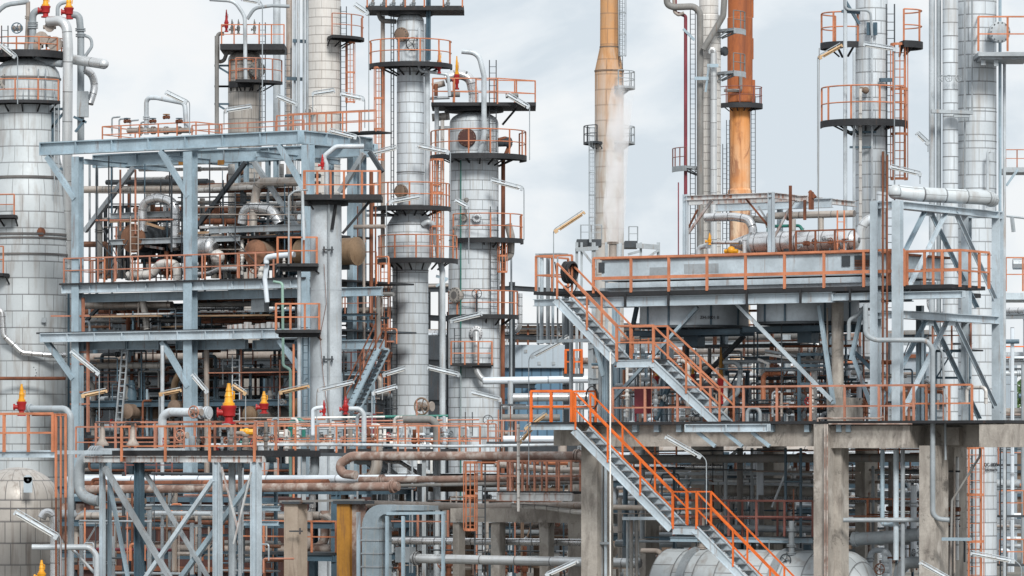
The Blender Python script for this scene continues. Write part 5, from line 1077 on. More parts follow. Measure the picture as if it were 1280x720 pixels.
slab(t, WF, 838, 1016, 671, .07, 1.2, 'dark_steel'); fbeam(t, WF, 838, 1016, 672, 678, 'blue_steel', wd=.12)
frail(t, WF, 842, 1016, 670, 1.12, 'maroon_rail', .95, .06, mid=.55); frail(t, WF.back(1.1), 842, 1016, 670, 1.12, 'maroon_rail', 1.2, .05)
t = thing('walkway', 'second maroon railed walkway right of the double concrete column', 'platform', RF.back(5).at(1100, 660)); slab(t, RF.back(5), 1052, 1150, 668, .1, 1.4, 'dark_steel'); frail(t, RF.back(5), 1052, 1150, 667, 1.1, 'orange_rail', 1, .05)
pipe('cooling_main', [(1068, 674), (1120, 671), (1150, 668)], 17, 'grey_pipe', 'fat dark grey pipe with an open looking end right of the double concrete column', face=RF.back(3)); MB().lathe(RF.back(3).at(1069, 674)-UU*.06, [(0, M(9.5, 140)), (.14, M(9.5, 140))], 20, UU).build('flange', 'grey_pipe', bpy.data.objects['cooling_main'])
pipe('cooling_main', [(1124, 740), (1124, 712), (1134, 703), (1152, 703)], 15, 'grey_pipe', 'fat grey elbow pipe at the bottom beside the right concrete column', face=RF.back(1.5), bend=.4)
for i, (px, ya, yb, w_, m_) in enumerate(((1103, 562, 657, 5.5, 'blue_steel'), (1120, 562, 700, 7, 'pale_steel'), (1128.5, 562, 720, 5.5, 'grey_pipe'), (1057, 562, 690, 3, 'green'))):
    pipe('drop_pipe', [(px, ya), (px, yb)] if i else [(px, ya), (px, 655), (1122, 656)], w_, m_, face=RF.back(.8), autol='upright line between the two concrete columns', group='upright lines between the concrete columns', bend=.08)
tag(block('strut', RF.back(-.3), 1177, 1211, 672, 676, .2, 'blue_steel'), 'short blue strut reaching right from the right concrete column', 'bracket')
pipe('conduit', [(1225, 560), (1225, 570), (1190, 626), (1188, 720)], 3, 'dull_pipe', 'grey slanting conduit crossing in front of the black ladder at bottom right', d=136, bend=.1)
for px, ya, yb, w_, m_, l_, b in ((950, 560, 640, 9, 'clad_white', 'widest white upright pipe under the concrete table', 5), (925, 560, 665, 8, 'dull_pipe', 'dull upright pipe left of the widest white one', 4.5), (940, 560, 665, 4, 'grey_pipe', 'slim grey upright between the dull and the white pipe', 4.2), (907, 575, 665, 4.5, 'grey_pipe', 'grey upright with a bent shoulder under the pale blue ledge', 3), (982, 560, 640, 3.6, 'navy_steel', 'left one of two dark teal posts left of the double concrete column', 2), (1001, 560, 672, 3.6, 'navy_steel', 'right one of two dark teal posts left of the double concrete column', 2)):
    pipe('upright_pipe', [(px+16, 562), (px, 575), (px, yb)] if px == 907 else [(px, ya), (px, yb)], w_, m_, l_, face=RF.back(b), bend=.4)
pipe('slanting_pipe', [(987, 578), (965, 634)], 3, 'pale_pipe', 'pale pipe slanting between the dark teal posts', face=RF.back(2.6)); pipe('tie_bar', [(980, 602), (1003, 602)], 2.5, 'navy_steel', 'short dark tie between the two teal posts', face=RF.back(1.9))
for i, (xa, xb, y, w_, m_) in enumerate(((770, 905, 583, 6, 'clad_shiny'), (790, 1015, 592, 4, 'clad_white'), (800, 1015, 601, 7, 'clad_pipe'), (850, 1015, 606, 3, 'lamp_white'), (1060, 1190, 590, 5, 'grey_pipe'), (1060, 1150, 601, 4, 'clad_shiny'), (780, 860, 623, 6, 'clad_pipe'), (880, 1010, 643, 5, 'pale_pipe'), (1060, 1200, 628, 5, 'clad_pipe'), (780, 845, 668, 6, 'grey_pipe'), (1060, 1180, 640, 3, 'lamp_white'))):
    pipe('crossing_pipe', [(xa, y), (xb, y+.5)], w_, m_, face=RF.back(5.5+.6*i), autol='bright level pipe crossing under the concrete table', group='bright pipes under the table', where='from the top')
t = thing('pipe_support', 'grey twin posts beside the lower staircase with a row of electrical conduits', 'structure', RF.back(1).at(770, gr(141)))
for px, w_, m_ in ((748, 2.5, 'navy_steel'), (752, 3, 'galvanised'), (757, 4, 'pale_steel'), (784, 3, 'grey_pipe'), (789, 5, 'dull_pipe'), (796, 4, 'dull_pipe')): fbar(t, RF.back(.4), (px, 560 if px < 760 else 648), (px, gr(141)), w_, m_, 'conduit', 'tube')
fbar(t, RF.back(.3), (779, 648), (820, 648), 4, 'pale_steel', 'bracket'); fbar(t, RF.back(.3), (745, 679), (762, 679), 3, 'galvanised', 'bracket')
pipe('riser_pipe', [(762.8, 440), (762.8, gr(141))], 2, 'lamp_white', 'thin white vertical pipe beside the tall concrete column and stairs', d=137.5)
t = thing('fire_cabinet', 'dark red cabinet standing behind the deck railing under the upper stairs', 'cabinet', RF.back(1).at(802, 527))
block('body', RF.back(.8), 793, 807, 484, 517, .35, 'maroon', t, ref=800)
for px in (794, 806): block('leg', RF.back(.85), px-.8, px+.8, 517, 527, .05, 'maroon', t)
# equipment behind the deck railing: valves and pipe loops
pipe('bent_pipe', [(896, 520), (912, 500), (922, 492), (926, 460), (920, 453), (905, 453)], 6, 'grey_pipe', 'grey hooked pipe behind the deck railing right of the upper stairs', face=RF.back(3), bend=.2); 
pipe('level_pipe', [(908, 452), (1040, 452)], 5, 'grey_pipe', 'long grey level pipe in the middle of the space under the cooler', face=RF.back(3.5))
pipe('bent_pipe', [(934, 527), (934, 510), (950, 510), (950, 527)], 5, 'grey_pipe', 'small grey staple shaped pipe on the deck behind the railing', face=RF.back(2), bend=.2)
relief_valve(901, 505, 434, 8, 144, 'yellow bonnet on a red valve half hidden by the upper stair rail', cap='ochre'); relief_valve(821, 480, 458, 5, 146, 'yellow bonnet left behind the flights of the upper stairs'); relief_valve(866, 478, 455, 5, 146, 'small yellow bonnet seen between the upper stair rails')
t = thing('pipe_stand', 'dark blue pipe frame standing on the deck left of the round concrete column', 'structure', RF.back(2.5).at(1010, 527))
for a, b in (((999, 442), (999, 527)), ((1036, 442), (1036, 505)), ((998, 443), (1037, 443)), ((999, 457), (1036, 457)), ((999, 480), (1036, 480))): fbar(t, RF.back(2.4), a, b, 3.5, 'navy_steel', 'bar')
for i, (xa, ya, xb, yb, m_) in enumerate(((948, 449, 962, 455, 'lamp_white'), (957, 443, 994, 449, 'lamp_white'), (957, 438, 996, 445, 'galvanised'))):
    m = MB(); m.bar(RF.back(3).at(xa, ya), RF.back(3).at(xb, yb), .1, .07); auto(m.build('light_trough', m_), 'pale light trough hanging under the air cooler', 'lamp', 'light troughs under the cooler', xa)
# ================================================================ FAR BACKGROUND
LF = Face(250, 142)
t = thing('plant_building', 'large pale grey box building with a blue slatted lower wall in the centre gap', 'building', P(667, gr(260), 260)); fb_ = flat(260)
block('upper_wall', fb_, 628, 706, 431, 460, 8, 'panel_grey', t); block('lower_wall', fb_.back(.3), 629, 703, 460, gr(260), 8, 'panel_blue', t)
for px in (640, 655, 672, 690): block('nameplate', fb_.back(-.05), px, px+4, 437 if px % 2 else 452, 441 if px % 2 else 456, .06, 'galvanised', t)
t = thing('far_rack', 'far brown cluttered platform roof above the pale grey building', 'structure', P(680, gr(330), 330)); ff = flat(330)
block('roof', ff, 630, 806, 407, 417, 9, 'brown_vessel', t); block('roof_edge', ff.back(-.1), 632, 800, 419, 424, 9, 'rusty_pipe', t)
for px in range(634, 800, 13): fbar(t, ff, (px, 405), (px, gr(330)), 2.4, R.choice(['dark_steel', 'rust', 'galvanised']), 'post')
for y in (405, 411): MB().bar(ff.back(-.3).at(632, y), ff.back(-.3).at(804, y), .12).build('rail', 'dark_steel', t)
pipe('product_main', [(603, 476), (742, 474)], 9.5, 'clad_white', 'upper white main of the pair crossing left of the landing', d=205)
pipe('product_main', [(634, 497), (745, 496)], 11, 'clad_pipe', 'second silver main below the white one in the centre gap', d=205.5); pipe('product_main', [(628, 509), (746, 509)], 6, 'clad_pipe', 'third thinner silver main of the centre gap', d=206); pipe('product_main', [(628, 549), (706, 549)], 9, 'clad_white', 'short white main left of the concrete beam end', d=170)
pipe('product_main', [(628, 522), (700, 522)], 9, 'dull_pipe', 'dull grey main in the shade left of the concrete beam', d=204); pipe('riser_pipe', [(638, 476), (638, gr(205))], 7, 'pale_pipe', 'pale riser at the right of the stout white column base', d=204.5)
t = thing('access_platform', 'bright orange small platform rails above the white mains in the centre gap', 'platform', P(716, 470, 190)); rail_mb([P(707, 467, 191), P(707, 467, 190), P(727, 467, 190), P(727, 467, 191)], 1.0, .35, .08).build('railing', 'vivid_rail', t); slab(t, flat(190), 705, 729, 467, .12, 1.2, 'dark_steel')

def rack(label, d, xa, xb, levels, mats, seed, depth=6, postw=.26, zone='', mat='galvanised', conc=False, n=3):
    """long pipe rack: posts, cross beams, runners, and pipes of their own lying on each level"""
    rr = random.Random(seed); f = Face((xa+xb)/2, d); rt = thing('pipe_rack', label, 'pipe rack', f.at((xa+xb)/2, gr(d)), 'pipe racks')
    A, B = f.at(xa, HZ), f.at(xb, HZ); Lg = (B-A).length; ns = max(2, round(Lg/5)); T = (B-A).normalized(); zs = [f.z((xa+xb)/2, y) for y in levels]
    for i in range(ns+1):
        q = A+T*(Lg*i/ns)
        for bk in (0, depth):
            p0 = Vector((q.x, q.y, 0))+VV*bk; p1 = Vector((q.x, q.y, max(zs)+.2))+VV*bk
            (MB().bar(p0, p1, postw*1.3, postw*1.3, UU).build('post', 'concrete_warm', rt) if conc else MB().ibeam(p0, p1, postw, postw, side=UU).build('post', mat, rt))
        for z in zs: p0 = Vector((q.x, q.y, z-.15)); MB().ibeam(p0-VV*.2, p0+VV*(depth+.2), postw*.7, .28, side=T).build('cross_beam', mat, rt)
    for z in zs: MB().ibeam(Vector((A.x, A.y, z-.15))-VV*.1, Vector((B.x, B.y, z-.15))-VV*.1, .15, .24, side=VV).build('runner', mat, rt)
    for li, z in enumerate(zs):
        y = -.3
        for k in range(n):
            r_ = rr.choice([.07, .1, .13, .17, .22]); y += r_+rr.uniform(.12, .5); 
            if y > depth: break
            s0, s1 = rr.uniform(-.5, Lg*.25), rr.uniform(Lg*.75, Lg+.5); a, b = A+T*s0+VV*y, A+T*s1+VV*y; a.z = b.z = z+r_; y += r_
            pts = [a, b]
            if rr.random() < .5: pts = pts+[b+Vector((0, 0, rr.choice([-1.6, 1.4, 2.2])))]
            if rr.random() < .35: pts = [a+Vector((0, 0, rr.choice([-1.8, 1.6])))]+pts
            m_ = rr.choice(mats); auto(MB().tube(pts, r_, 10, r_*3).build('rack_pipe', m_), CW[m_]+' pipe on the '+zone, 'pipe', 'pipes on the pipe racks', -z*100+y, 'from the top')
    return rt
CW = {'clad_pipe': 'silver', 'clad_shiny': 'shiny', 'clad_tan': 'tan', 'clad_dull': 'stained', 'clad_white': 'white', 'clad_cream': 'cream', 'rusty_pipe': 'rusty', 'rust': 'rust red', 'dull_pipe': 'dull', 'grey_pipe': 'grey', 'pale_pipe': 'pale', 'warm_pipe': 'brownish', 'galvanised': 'zinc grey', 'dark_steel': 'black', 'navy_steel': 'navy', 'orange_rail': 'orange', 'dusty_rail': 'faded orange', 'maroon': 'maroon', 'green': 'green', 'blue_steel': 'blue', 'pale_steel': 'light blue', 'brown_vessel': 'brown', 'clad_silver': 'banded silver', 'lamp_white': 'bright white', 'mint': 'mint', 'rusty_brown': 'brown rusted', 'dark_rust': 'dark rusty'}
SIL = ['clad_pipe', 'clad_shiny', 'pale_pipe', 'clad_tan', 'grey_pipe', 'dull_pipe', 'clad_white', 'warm_pipe', 'rusty_pipe']
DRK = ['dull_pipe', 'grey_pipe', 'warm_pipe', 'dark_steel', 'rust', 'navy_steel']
rack('far rack behind the white middle columns, mostly hidden', 300, 560, 900, (455, 500, 560, 610), SIL, 5, zone='farthest rack in the centre', n=5)
rack('rack behind the cooler supports with pipes on four levels', 195, 740, 1110, (425, 470, 512, 560, 612, 640), SIL, 6, zone='rack behind the cooler supports', n=6, depth=7)
rack('rack under the concrete table', 158, 745, 1080, (572, 600, 634, 668), SIL, 8, zone='rack under the concrete table', n=7, depth=6, mat='navy_steel')
rack('rack at the right edge behind the largest column', 230, 1150, 1420, (392, 450, 520, 560, 610, 660), SIL, 9, zone='rack at the right edge', n=5, depth=7)
rack('low rack behind the left braced platform', 168, 60, 420, (608, 650, 690), SIL, 10, zone='low rack behind the left braced platform', n=5, depth=5, mat='navy_steel')
rack('low rack with brown posts below the middle columns', 172, 430, 750, (606, 640, 668, 700), SIL, 12, zone='low rack below the middle columns', n=6, depth=5, mat='brown_vessel')
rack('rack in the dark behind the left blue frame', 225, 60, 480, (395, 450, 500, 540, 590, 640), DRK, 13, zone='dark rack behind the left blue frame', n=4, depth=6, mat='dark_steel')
rack('far rack left of the centre gap', 262, 380, 640, (360, 420, 480, 545, 600), SIL, 14, zone='far rack left of the centre gap', n=3, depth=6, mat='dark_steel')
# added blocks closing the background and darkening the left bay: furnace casings and sheds
for i, (xa, xb, yt, d, m_, lb) in enumerate(((95, 345, 622, 186, 'dark_rust', 'low rusty brown casing behind the crossed legs at lower left'), (80, 330, 388, 236, 'dark_steel', 'wide added dark furnace casing deep behind the left blue frame'), (300, 500, 420, 238, 'dark_steel', 'added dark furnace casing behind the slim grey column'), (480, 640, 545, 250, 'dark_steel', 'low dark shed behind the white middle columns'), (760, 930, 470, 232, 'dark_steel', 'dark casing behind the upper stairs'), (930, 1070, 488, 236, 'brown_vessel', 'brown casing behind the round concrete column'), (1070, 1200, 440, 240, 'panel_grey', 'pale grey casing behind the braced frame'), (1225, 1330, 560, 300, 'brown_vessel', 'low brown shed at the right edge'))):
    t = thing('backing', lb, 'building', P((xa+xb)/2, gr(d), d)); f = Face((xa+xb)/2, d); block('casing', f, xa, xb, yt, gr(d), 7, m_, t)
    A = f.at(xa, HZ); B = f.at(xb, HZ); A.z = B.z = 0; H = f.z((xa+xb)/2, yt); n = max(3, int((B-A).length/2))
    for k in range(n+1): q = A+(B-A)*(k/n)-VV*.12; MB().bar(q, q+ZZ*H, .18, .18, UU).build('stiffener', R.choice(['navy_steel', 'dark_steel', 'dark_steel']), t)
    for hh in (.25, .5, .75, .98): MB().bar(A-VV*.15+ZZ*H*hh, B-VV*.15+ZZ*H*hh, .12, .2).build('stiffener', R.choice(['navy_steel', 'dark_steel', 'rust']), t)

# ---------------------------------------------------------------- loose pipework of a bay, each piece standing free
def bay(zone, face, xa, xb, ya, yb, n, b0, b1, seed, mats, wr=(2, 7), kinds='vvvhhlz', rails=None):
    rr = random.Random(seed)
    for i in range(n):
        k = rr.choice(kinds); f = face.back(rr.uniform(b0, b1)); m_ = rr.choice(mats); w_ = rr.uniform(*wr)
        x = rr.uniform(xa, xb); y = rr.uniform(ya, yb); size = 'slim' if w_ < (wr[0]+wr[1])/2 else 'stout'
        if k == 'v': y1 = min(yb, y+rr.uniform(.3, 1)*(yb-ya)); y0 = max(ya, y1-rr.uniform(.35, 1)*(yb-ya)); pts = [(x, y0), (x, y1)]; nm, ph, wh = 'riser_pipe', 'upright', 'from the left'
        elif k == 'h': x1 = min(xb, x+rr.uniform(.15, .5)*(xb-xa)); x = max(xa, x-20); pts = [(x, y), (x1, y-(x1-x)*.012*(1 if y < HZ else -1))]; nm, ph, wh = 'level_pipe', 'level', 'from the top'
        elif k == 'l': s = rr.choice([-1, 1])*rr.uniform(12, 40); pts = [(x+s, y), (x, y), (x, min(yb, y+rr.uniform(15, 60)))]; nm, ph, wh = 'bent_pipe', 'right angled', 'from the left'
        else: s = rr.uniform(10, 26); e = rr.uniform(14, 40); pts = [(x, y+e), (x, y), (x+s, y), (x+s, y+e)]; nm, ph, wh = 'bent_pipe', 'staple shaped', 'from the left'
        noun = 'pipe'
        if w_ < 2.7 and k == 'v': nm = noun = 'conduit'
        pipe(nm, pts, w_, m_, face=f, autol=size+' '+CW[m_]+' '+ph+' '+noun+' '+zone, group='pipes '+zone, where=wh, bend=M(w_, 150)*1.3, seg=8, flanges=(rr.choice([.3, .6]),) if rr.random() < .3 else ())
def valves(zone, face, xa, xb, ya, yb, n, b0, b1, seed):
    rr = random.Random(seed)
    for i in range(n):
        x, y = rr.uniform(xa, xb), rr.uniform(ya, yb); f = face.back(rr.uniform(b0, b1))
        gate_valve(x, y, rr.uniform(6, 10), f.d(x), '', wheel=rr.choice(['dusty_rail', 'galvanised', 'dark_steel', 'rust']), body=rr.choice(['warm_pipe', 'dull_pipe', 'grey_pipe', 'clad_dull']), axis=rr.choice([-VV, ZZ, UU]), autol='small handwheel valve '+zone, group='valves '+zone)
def spools(zone, face, xa, xb, ya, yb, n, b0, b1, seed, mats, wr=(3, 7)):
    """stacked fittings: an upright pipe with flanges, a valve body in the middle and its wheel, an elbow on top"""
    rr = random.Random(seed)
    for i in range(n):
        x = xa+(xb-xa)*(i+rr.uniform(.1, .9))/n; f = face.back(rr.uniform(b0, b1)); h = rr.uniform(.4, .95)*(yb-ya); y1 = yb-rr.uniform(0, .15)*(yb-ya); y0 = y1-h; m_ = rr.choice(mats); w_ = rr.uniform(*wr)
        A, B = f.at(x, y1), f.at(x, y0); r = M(w_, A.y)/2; t = thing('valve_stack', '', 'valve', A, 'flanged valve stacks '+zone)
        s = rr.choice([-1, 1])*r*rr.uniform(4, 9); pts = [A, B, B+UU*s] if rr.random() < .6 else [A, B]
        m = MB().tube(pts, r, 10, r*2.6); H = (B-A).length
        for k in (.12, .34, .5, .62, .85)[:rr.randint(3, 5)]: m.lathe(A+ZZ*H*k, [(0, r*1.6), (r*.35, r*1.6), (r*.36, r*1.1), (r*.5, r*1.1), (r*.51, r*1.6), (r*.85, r*1.6)], 12)
        m.build('flanged_pipe', m_, t); c = A+ZZ*H*.42
        m = MB().ball(c, r*1.7, 10); ax = rr.choice([-VV, UU, -UU]); m.tube([c, c+ax*r*4], r*.5, 6); m.build('valve_body', m_, t)
        handwheel(MB(), c+ax*r*4.2, r*2.0, ax, max(.014, r*.22)).build('handwheel', rr.choice(['dusty_rail', 'dark_steel', 'rust', 'red']), t)
        auto(t, CW[m_]+' flanged valve stack '+zone, 'valve', 'flanged valve stacks '+zone, x)
def portals(zone, face, xa, xb, ya, yb, n, b0, b1, seed, mats, grate=True):
    """small steel stands: posts, beams, a knee brace and a strip of grating or pipe rests"""
    rr = random.Random(seed)
    for i in range(n):
        x = xa+(xb-xa)*(i+rr.uniform(0, .5))/n; w_ = rr.uniform(.5, 1.1)*(xb-xa)/n; f = face.back(rr.uniform(b0, b1)); y0 = rr.uniform(ya, ya+(yb-ya)*.55); m_ = rr.choice(mats); pw = rr.uniform(2.2, 4)
        t = thing('steel_stand', '', 'support', f.at(x, yb), 'small steel stands '+zone)
        for px in (x, x+w_): fbar(t, f, (px, y0), (px, yb), pw, m_, 'post', 'I')
        for y in (y0, y0+(yb-y0)*rr.uniform(.3, .6)): fbar(t, f, (x-3, y), (x+w_+3, y), pw*.9, m_, 'beam', 'I')
        fbar(t, f, (x, y0+(yb-y0)*.4), (x+w_*.5, y0+1), pw*.6, m_, 'brace', 'L')
        if grate and rr.random() < .6:
            slab(t, f, x-3, x+w_+3, y0-2, .05, .9, 'grating')
            if rr.random() < .6: frail(t, f, x-3, x+w_+3, y0-2, .9, rr.choice(['dusty_rail', 'orange_rail', 'maroon_rail']), .7, .045)
        auto(t, CW[m_]+' steel stand '+zone, 'support', 'small steel stands '+zone, x)
bay('among the left vessels', LA, 120, 400, 212, 348, 60, 2.5, 8, 81, ['rust', 'dark_steel', 'clad_cream', 'rusty_brown', 'clad_tan', 'dull_pipe', 'navy_steel', 'clad_dull'], (2, 9), 'vvhhhl')
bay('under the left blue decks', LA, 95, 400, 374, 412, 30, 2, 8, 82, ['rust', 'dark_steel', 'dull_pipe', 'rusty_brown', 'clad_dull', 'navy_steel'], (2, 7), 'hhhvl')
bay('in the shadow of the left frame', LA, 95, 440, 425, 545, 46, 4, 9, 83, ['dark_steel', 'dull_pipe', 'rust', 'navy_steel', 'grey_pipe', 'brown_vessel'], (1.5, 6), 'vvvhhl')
portals('among the left vessels', LA, 130, 400, 250, 350, 6, 2, 6, 91, ['navy_steel', 'dark_steel', 'galvanised'])
bay('low under the table', RF, 770, 1185, 565, 715, 46, 6, 14, 84, SIL+['navy_steel', 'blue_steel'], (2.5, 9), 'hhhhvvl')
bay('low below the white columns', Face(600, 170), 440, 735, 590, 715, 34, 1, 8, 85, SIL+['navy_steel', 'orange_rail'], (2.5, 8), 'hhhhvl')
bay('low behind the crossed legs', Face(220, 160), 90, 350, 590, 715, 26, 2, 8, 86, ['rusty_brown', 'rust', 'dull_pipe', 'dark_steel', 'grey_pipe', 'clad_tan', 'brown_vessel'], (2, 8), 'hhvvvl')
for zn, f_, xa, xb, ya, yb, n_l, b0, b1, sd in (('across the open left bay', LA, 120, 400, 212, 349, 34, .8, 5, 101), ('across the left decks', LA, 95, 480, 366, 412, 24, .5, 6, 102), ('across the dark left bay', LA, 95, 480, 426, 548, 40, .4, 5, 103), ('across the cooler supports', RF, 765, 1090, 385, 527, 44, 1.5, 9, 104), ('across the table columns', RF, 765, 1200, 560, 716, 40, 1.5, 7, 105), ('across the lower centre', Face(600, 158), 440, 735, 565, 716, 34, .5, 6, 106), ('across the braced legs', Face(220, 156), 90, 350, 585, 716, 22, .5, 5, 107), ('across the middle deck', flat(178), 300, 640, 500, 565, 20, -2, 3, 108)):
    bay(zn, f_, xa, xb, ya, yb, n_l, b0, b1, sd, ['dark_steel', 'dark_steel', 'navy_steel', 'galvanised', 'rust', 'dusty_rail', 'warm_pipe'], (1.1, 2.6), 'vvvhhlz')
bay('between the two white columns', flat(218), 540, 640, 200, 540, 12, -2, 5, 87, ['pale_pipe', 'clad_cream', 'grey_pipe', 'dull_pipe', 'rust'], (2, 6), 'vvl')
bay('beyond the air cooler legs', RF, 740, 1090, 425, 526, 30, 10, 16, 88, SIL+['orange_rail', 'navy_steel', 'lamp_white'], (2, 8), 'hhhvvl')
spools('in the dark left bay', LA, 105, 380, 470, 548, 12, .6, 3, 61, ['grey_pipe', 'warm_pipe', 'dull_pipe', 'rust'], (2.5, 6))
spools('on the middle deck', flat(171), 325, 600, 522, 565, 15, -2, 2, 62, ['lamp_white', 'warm_pipe', 'clad_cream', 'grey_pipe', 'rust', 'pale_pipe'], (2.5, 5))
spools('under the air cooler', RF, 775, 1085, 455, 527, 16, 1, 5, 63, ['lamp_white', 'warm_pipe', 'grey_pipe', 'pale_pipe', 'rust', 'clad_cream'], (2.5, 6))
spools('under the concrete table', RF, 775, 1180, 640, 740, 9, 1.5, 4, 64, ['grey_pipe', 'dull_pipe', 'pale_pipe', 'warm_pipe'], (4, 8))
spools('on the braced platform', LF, 200, 340, 528, 570, 7, .5, 2, 65, ['warm_pipe', 'grey_pipe', 'dull_pipe'], (3, 6))
spools('in the open left bay', LA, 205, 370, 290, 350, 7, 1, 3, 66, ['clad_cream', 'warm_pipe', 'rust', 'lamp_white'], (3, 7))
spools('below the white columns', Face(600, 162), 450, 720, 655, 735, 7, .5, 4, 67, ['warm_pipe', 'grey_pipe', 'clad_cream', 'rust'], (4, 8))
portals('in the dark left bay', LA, 100, 470, 425, 548, 8, 2, 8, 71, ['navy_steel', 'dark_steel', 'blue_steel', 'dark_steel'])
portals('between the left decks', LA, 100, 440, 374, 412, 5, 2, 7, 72, ['navy_steel', 'dark_steel', 'grey_pipe'])
portals('under the air cooler', RF, 770, 1090, 415, 527, 8, 5, 12, 73, ['blue_steel', 'galvanised', 'navy_steel', 'orange_rail'])
portals('under the concrete table', RF, 770, 1180, 575, 740, 7, 4, 12, 74, ['blue_steel', 'galvanised', 'navy_steel', 'navy_steel'])
portals('behind the braced platform', Face(220, 160), 90, 350, 590, 740, 5, 1, 7, 75, ['navy_steel', 'blue_steel', 'galvanised'])
portals('below the white columns', Face(600, 166), 440, 740, 575, 740, 6, 1, 7, 76, ['navy_steel', 'blue_steel', 'galvanised', 'brown_vessel'])
portals('inside the braced tower', RF, 1075, 1200, 420, 527, 3, 6, 11, 77, ['navy_steel', 'blue_steel'])
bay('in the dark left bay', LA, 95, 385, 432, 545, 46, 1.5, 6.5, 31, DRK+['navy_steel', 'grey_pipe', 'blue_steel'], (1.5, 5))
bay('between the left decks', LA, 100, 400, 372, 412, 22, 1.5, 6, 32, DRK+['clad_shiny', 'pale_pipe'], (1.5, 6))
bay('in the open left bay', LA, 205, 400, 240, 348, 30, 2, 6, 33, ['clad_cream', 'clad_tan', 'dark_steel', 'rust', 'dull_pipe', 'clad_shiny', 'grey_pipe'], (2, 8))
bay('behind the orange cages', LA, 428, 486, 215, 530, 20, 3, 7, 34, DRK+['clad_cream', 'orange_rail'], (2, 6))
bay('on the middle deck', flat(176), 300, 560, 520, 556, 32, -1, 4, 35, ['pale_pipe', 'clad_cream', 'warm_pipe', 'grey_pipe', 'lamp_white', 'rust', 'dull_pipe', 'green'], (2, 6))
bay('under the air cooler', RF, 770, 1085, 432, 526, 60, 3, 12, 36, ['pale_pipe', 'clad_cream', 'grey_pipe', 'lamp_white', 'rust', 'dull_pipe', 'orange_rail', 'dark_steel', 'clad_white', 'blue_steel'], (1.6, 6.5))
bay('inside the braced frame', RF, 1080, 1215, 425, 527, 18, 5, 11, 37, ['pale_pipe', 'grey_pipe', 'clad_cream', 'navy_steel', 'orange_rail'], (2, 6))
bay('under the concrete table', RF, 770, 1200, 562, 700, 44, 4, 13, 38, ['pale_pipe', 'grey_pipe', 'dull_pipe', 'clad_pipe', 'navy_steel', 'dark_steel', 'rust', 'pale_steel', 'clad_white'], (2.5, 8))
bay('behind the braced platform', Face(220, 158), 85, 345, 585, 718, 34, 1, 8, 39, ['grey_pipe', 'rust', 'dull_pipe', 'dark_steel', 'clad_tan', 'maroon', 'orange_rail', 'pale_pipe'], (2, 6))
bay('below the white columns', Face(600, 165), 430, 735, 570, 712, 40, 1, 8, 40, SIL+['orange_rail', 'dark_steel'], (2.5, 7))
bay('at the right edge', flat(215), 1256, 1300, 400, 715, 16, -5, 8, 41, ['pale_pipe', 'grey_pipe', 'orange_rail', 'navy_steel', 'clad_white'], (2, 6))
valves('on the lower middle deck', flat(174), 262, 555, 530, 552, 16, -2, 3, 51); valves('under the air cooler', RF, 780, 1080, 455, 515, 16, 1.5, 8, 52)
valves('below the middle columns', Face(600, 160), 440, 720, 600, 700, 8, 0, 4, 53); valves('in the dark lower bay', LA, 110, 380, 480, 540, 8, .5, 4, 54); valves('under the concrete table', RF, 790, 1180, 600, 700, 8, 3, 8, 55)
for i, (f, xa, xb, y, m_) in enumerate(((RF.back(7), 860, 1000, 430, 'orange_rail'), (RF.back(10), 930, 1075, 446, 'dusty_rail'), (RF.back(8), 930, 1060, 512, 'orange_rail'), (flat(230), 1255, 1310, 460, 'vivid_rail'), (flat(200), 1250, 1310, 644, 'orange_rail'), (flat(200), 1250, 1310, 705, 'orange_rail'), (flat(215), 1248, 1310, 580, 'dusty_rail'), (Face(500, 160), 485, 560, 671, 'dusty_rail'), (Face(300, 160), 300, 420, 690, 'orange_rail'), (RF.back(9), 840, 1000, 612, 'dusty_rail'))):
    t = thing('railed_walkway', '', 'platform', f.at((xa+xb)/2, y), 'railed walkways in the depth of the plant'); auto(t, ('bright' if m_ == 'vivid_rail' else 'faded' if m_ == 'dusty_rail' else 'plain')+' orange railed walkway deep in the pipework', 'platform', 'railed walkways in the depth of the plant', xa)
    slab(t, f, xa, xb, y, .1, 1.2, 'dark_steel'); frail(t, f, xa, xb, y, 1.1, m_, 1.1, .06)
# trees at the far right edge
t = thing('tree', 'sliver of green tree far away at the right edge', 'tree', P(1272, gr(420), 420)); rr = random.Random(3)
MB().tube([P(1272, gr(420), 420), P(1272, 520, 420)], .3, 8).build('trunk', 'brown_vessel', t); m = MB()
for i in range(1500):
    q = P(1272, 512, 420)+Vector((rr.gauss(0, 1.8), rr.gauss(0, 1.8), rr.gauss(0, 1.6))); a = Vector((rr.uniform(-1, 1), rr.uniform(-1, 1), rr.uniform(-1, 1))).normalized()*.3; b = a.orthogonal().normalized()*.2
    n = len(m.v); m.v += [q-a, q+b, q+a, q-b]; m.f.append([n, n+1, n+2, n+3]); m.uv.append([(0, 0)]*4)
m.build('crown', 'leaf', t)

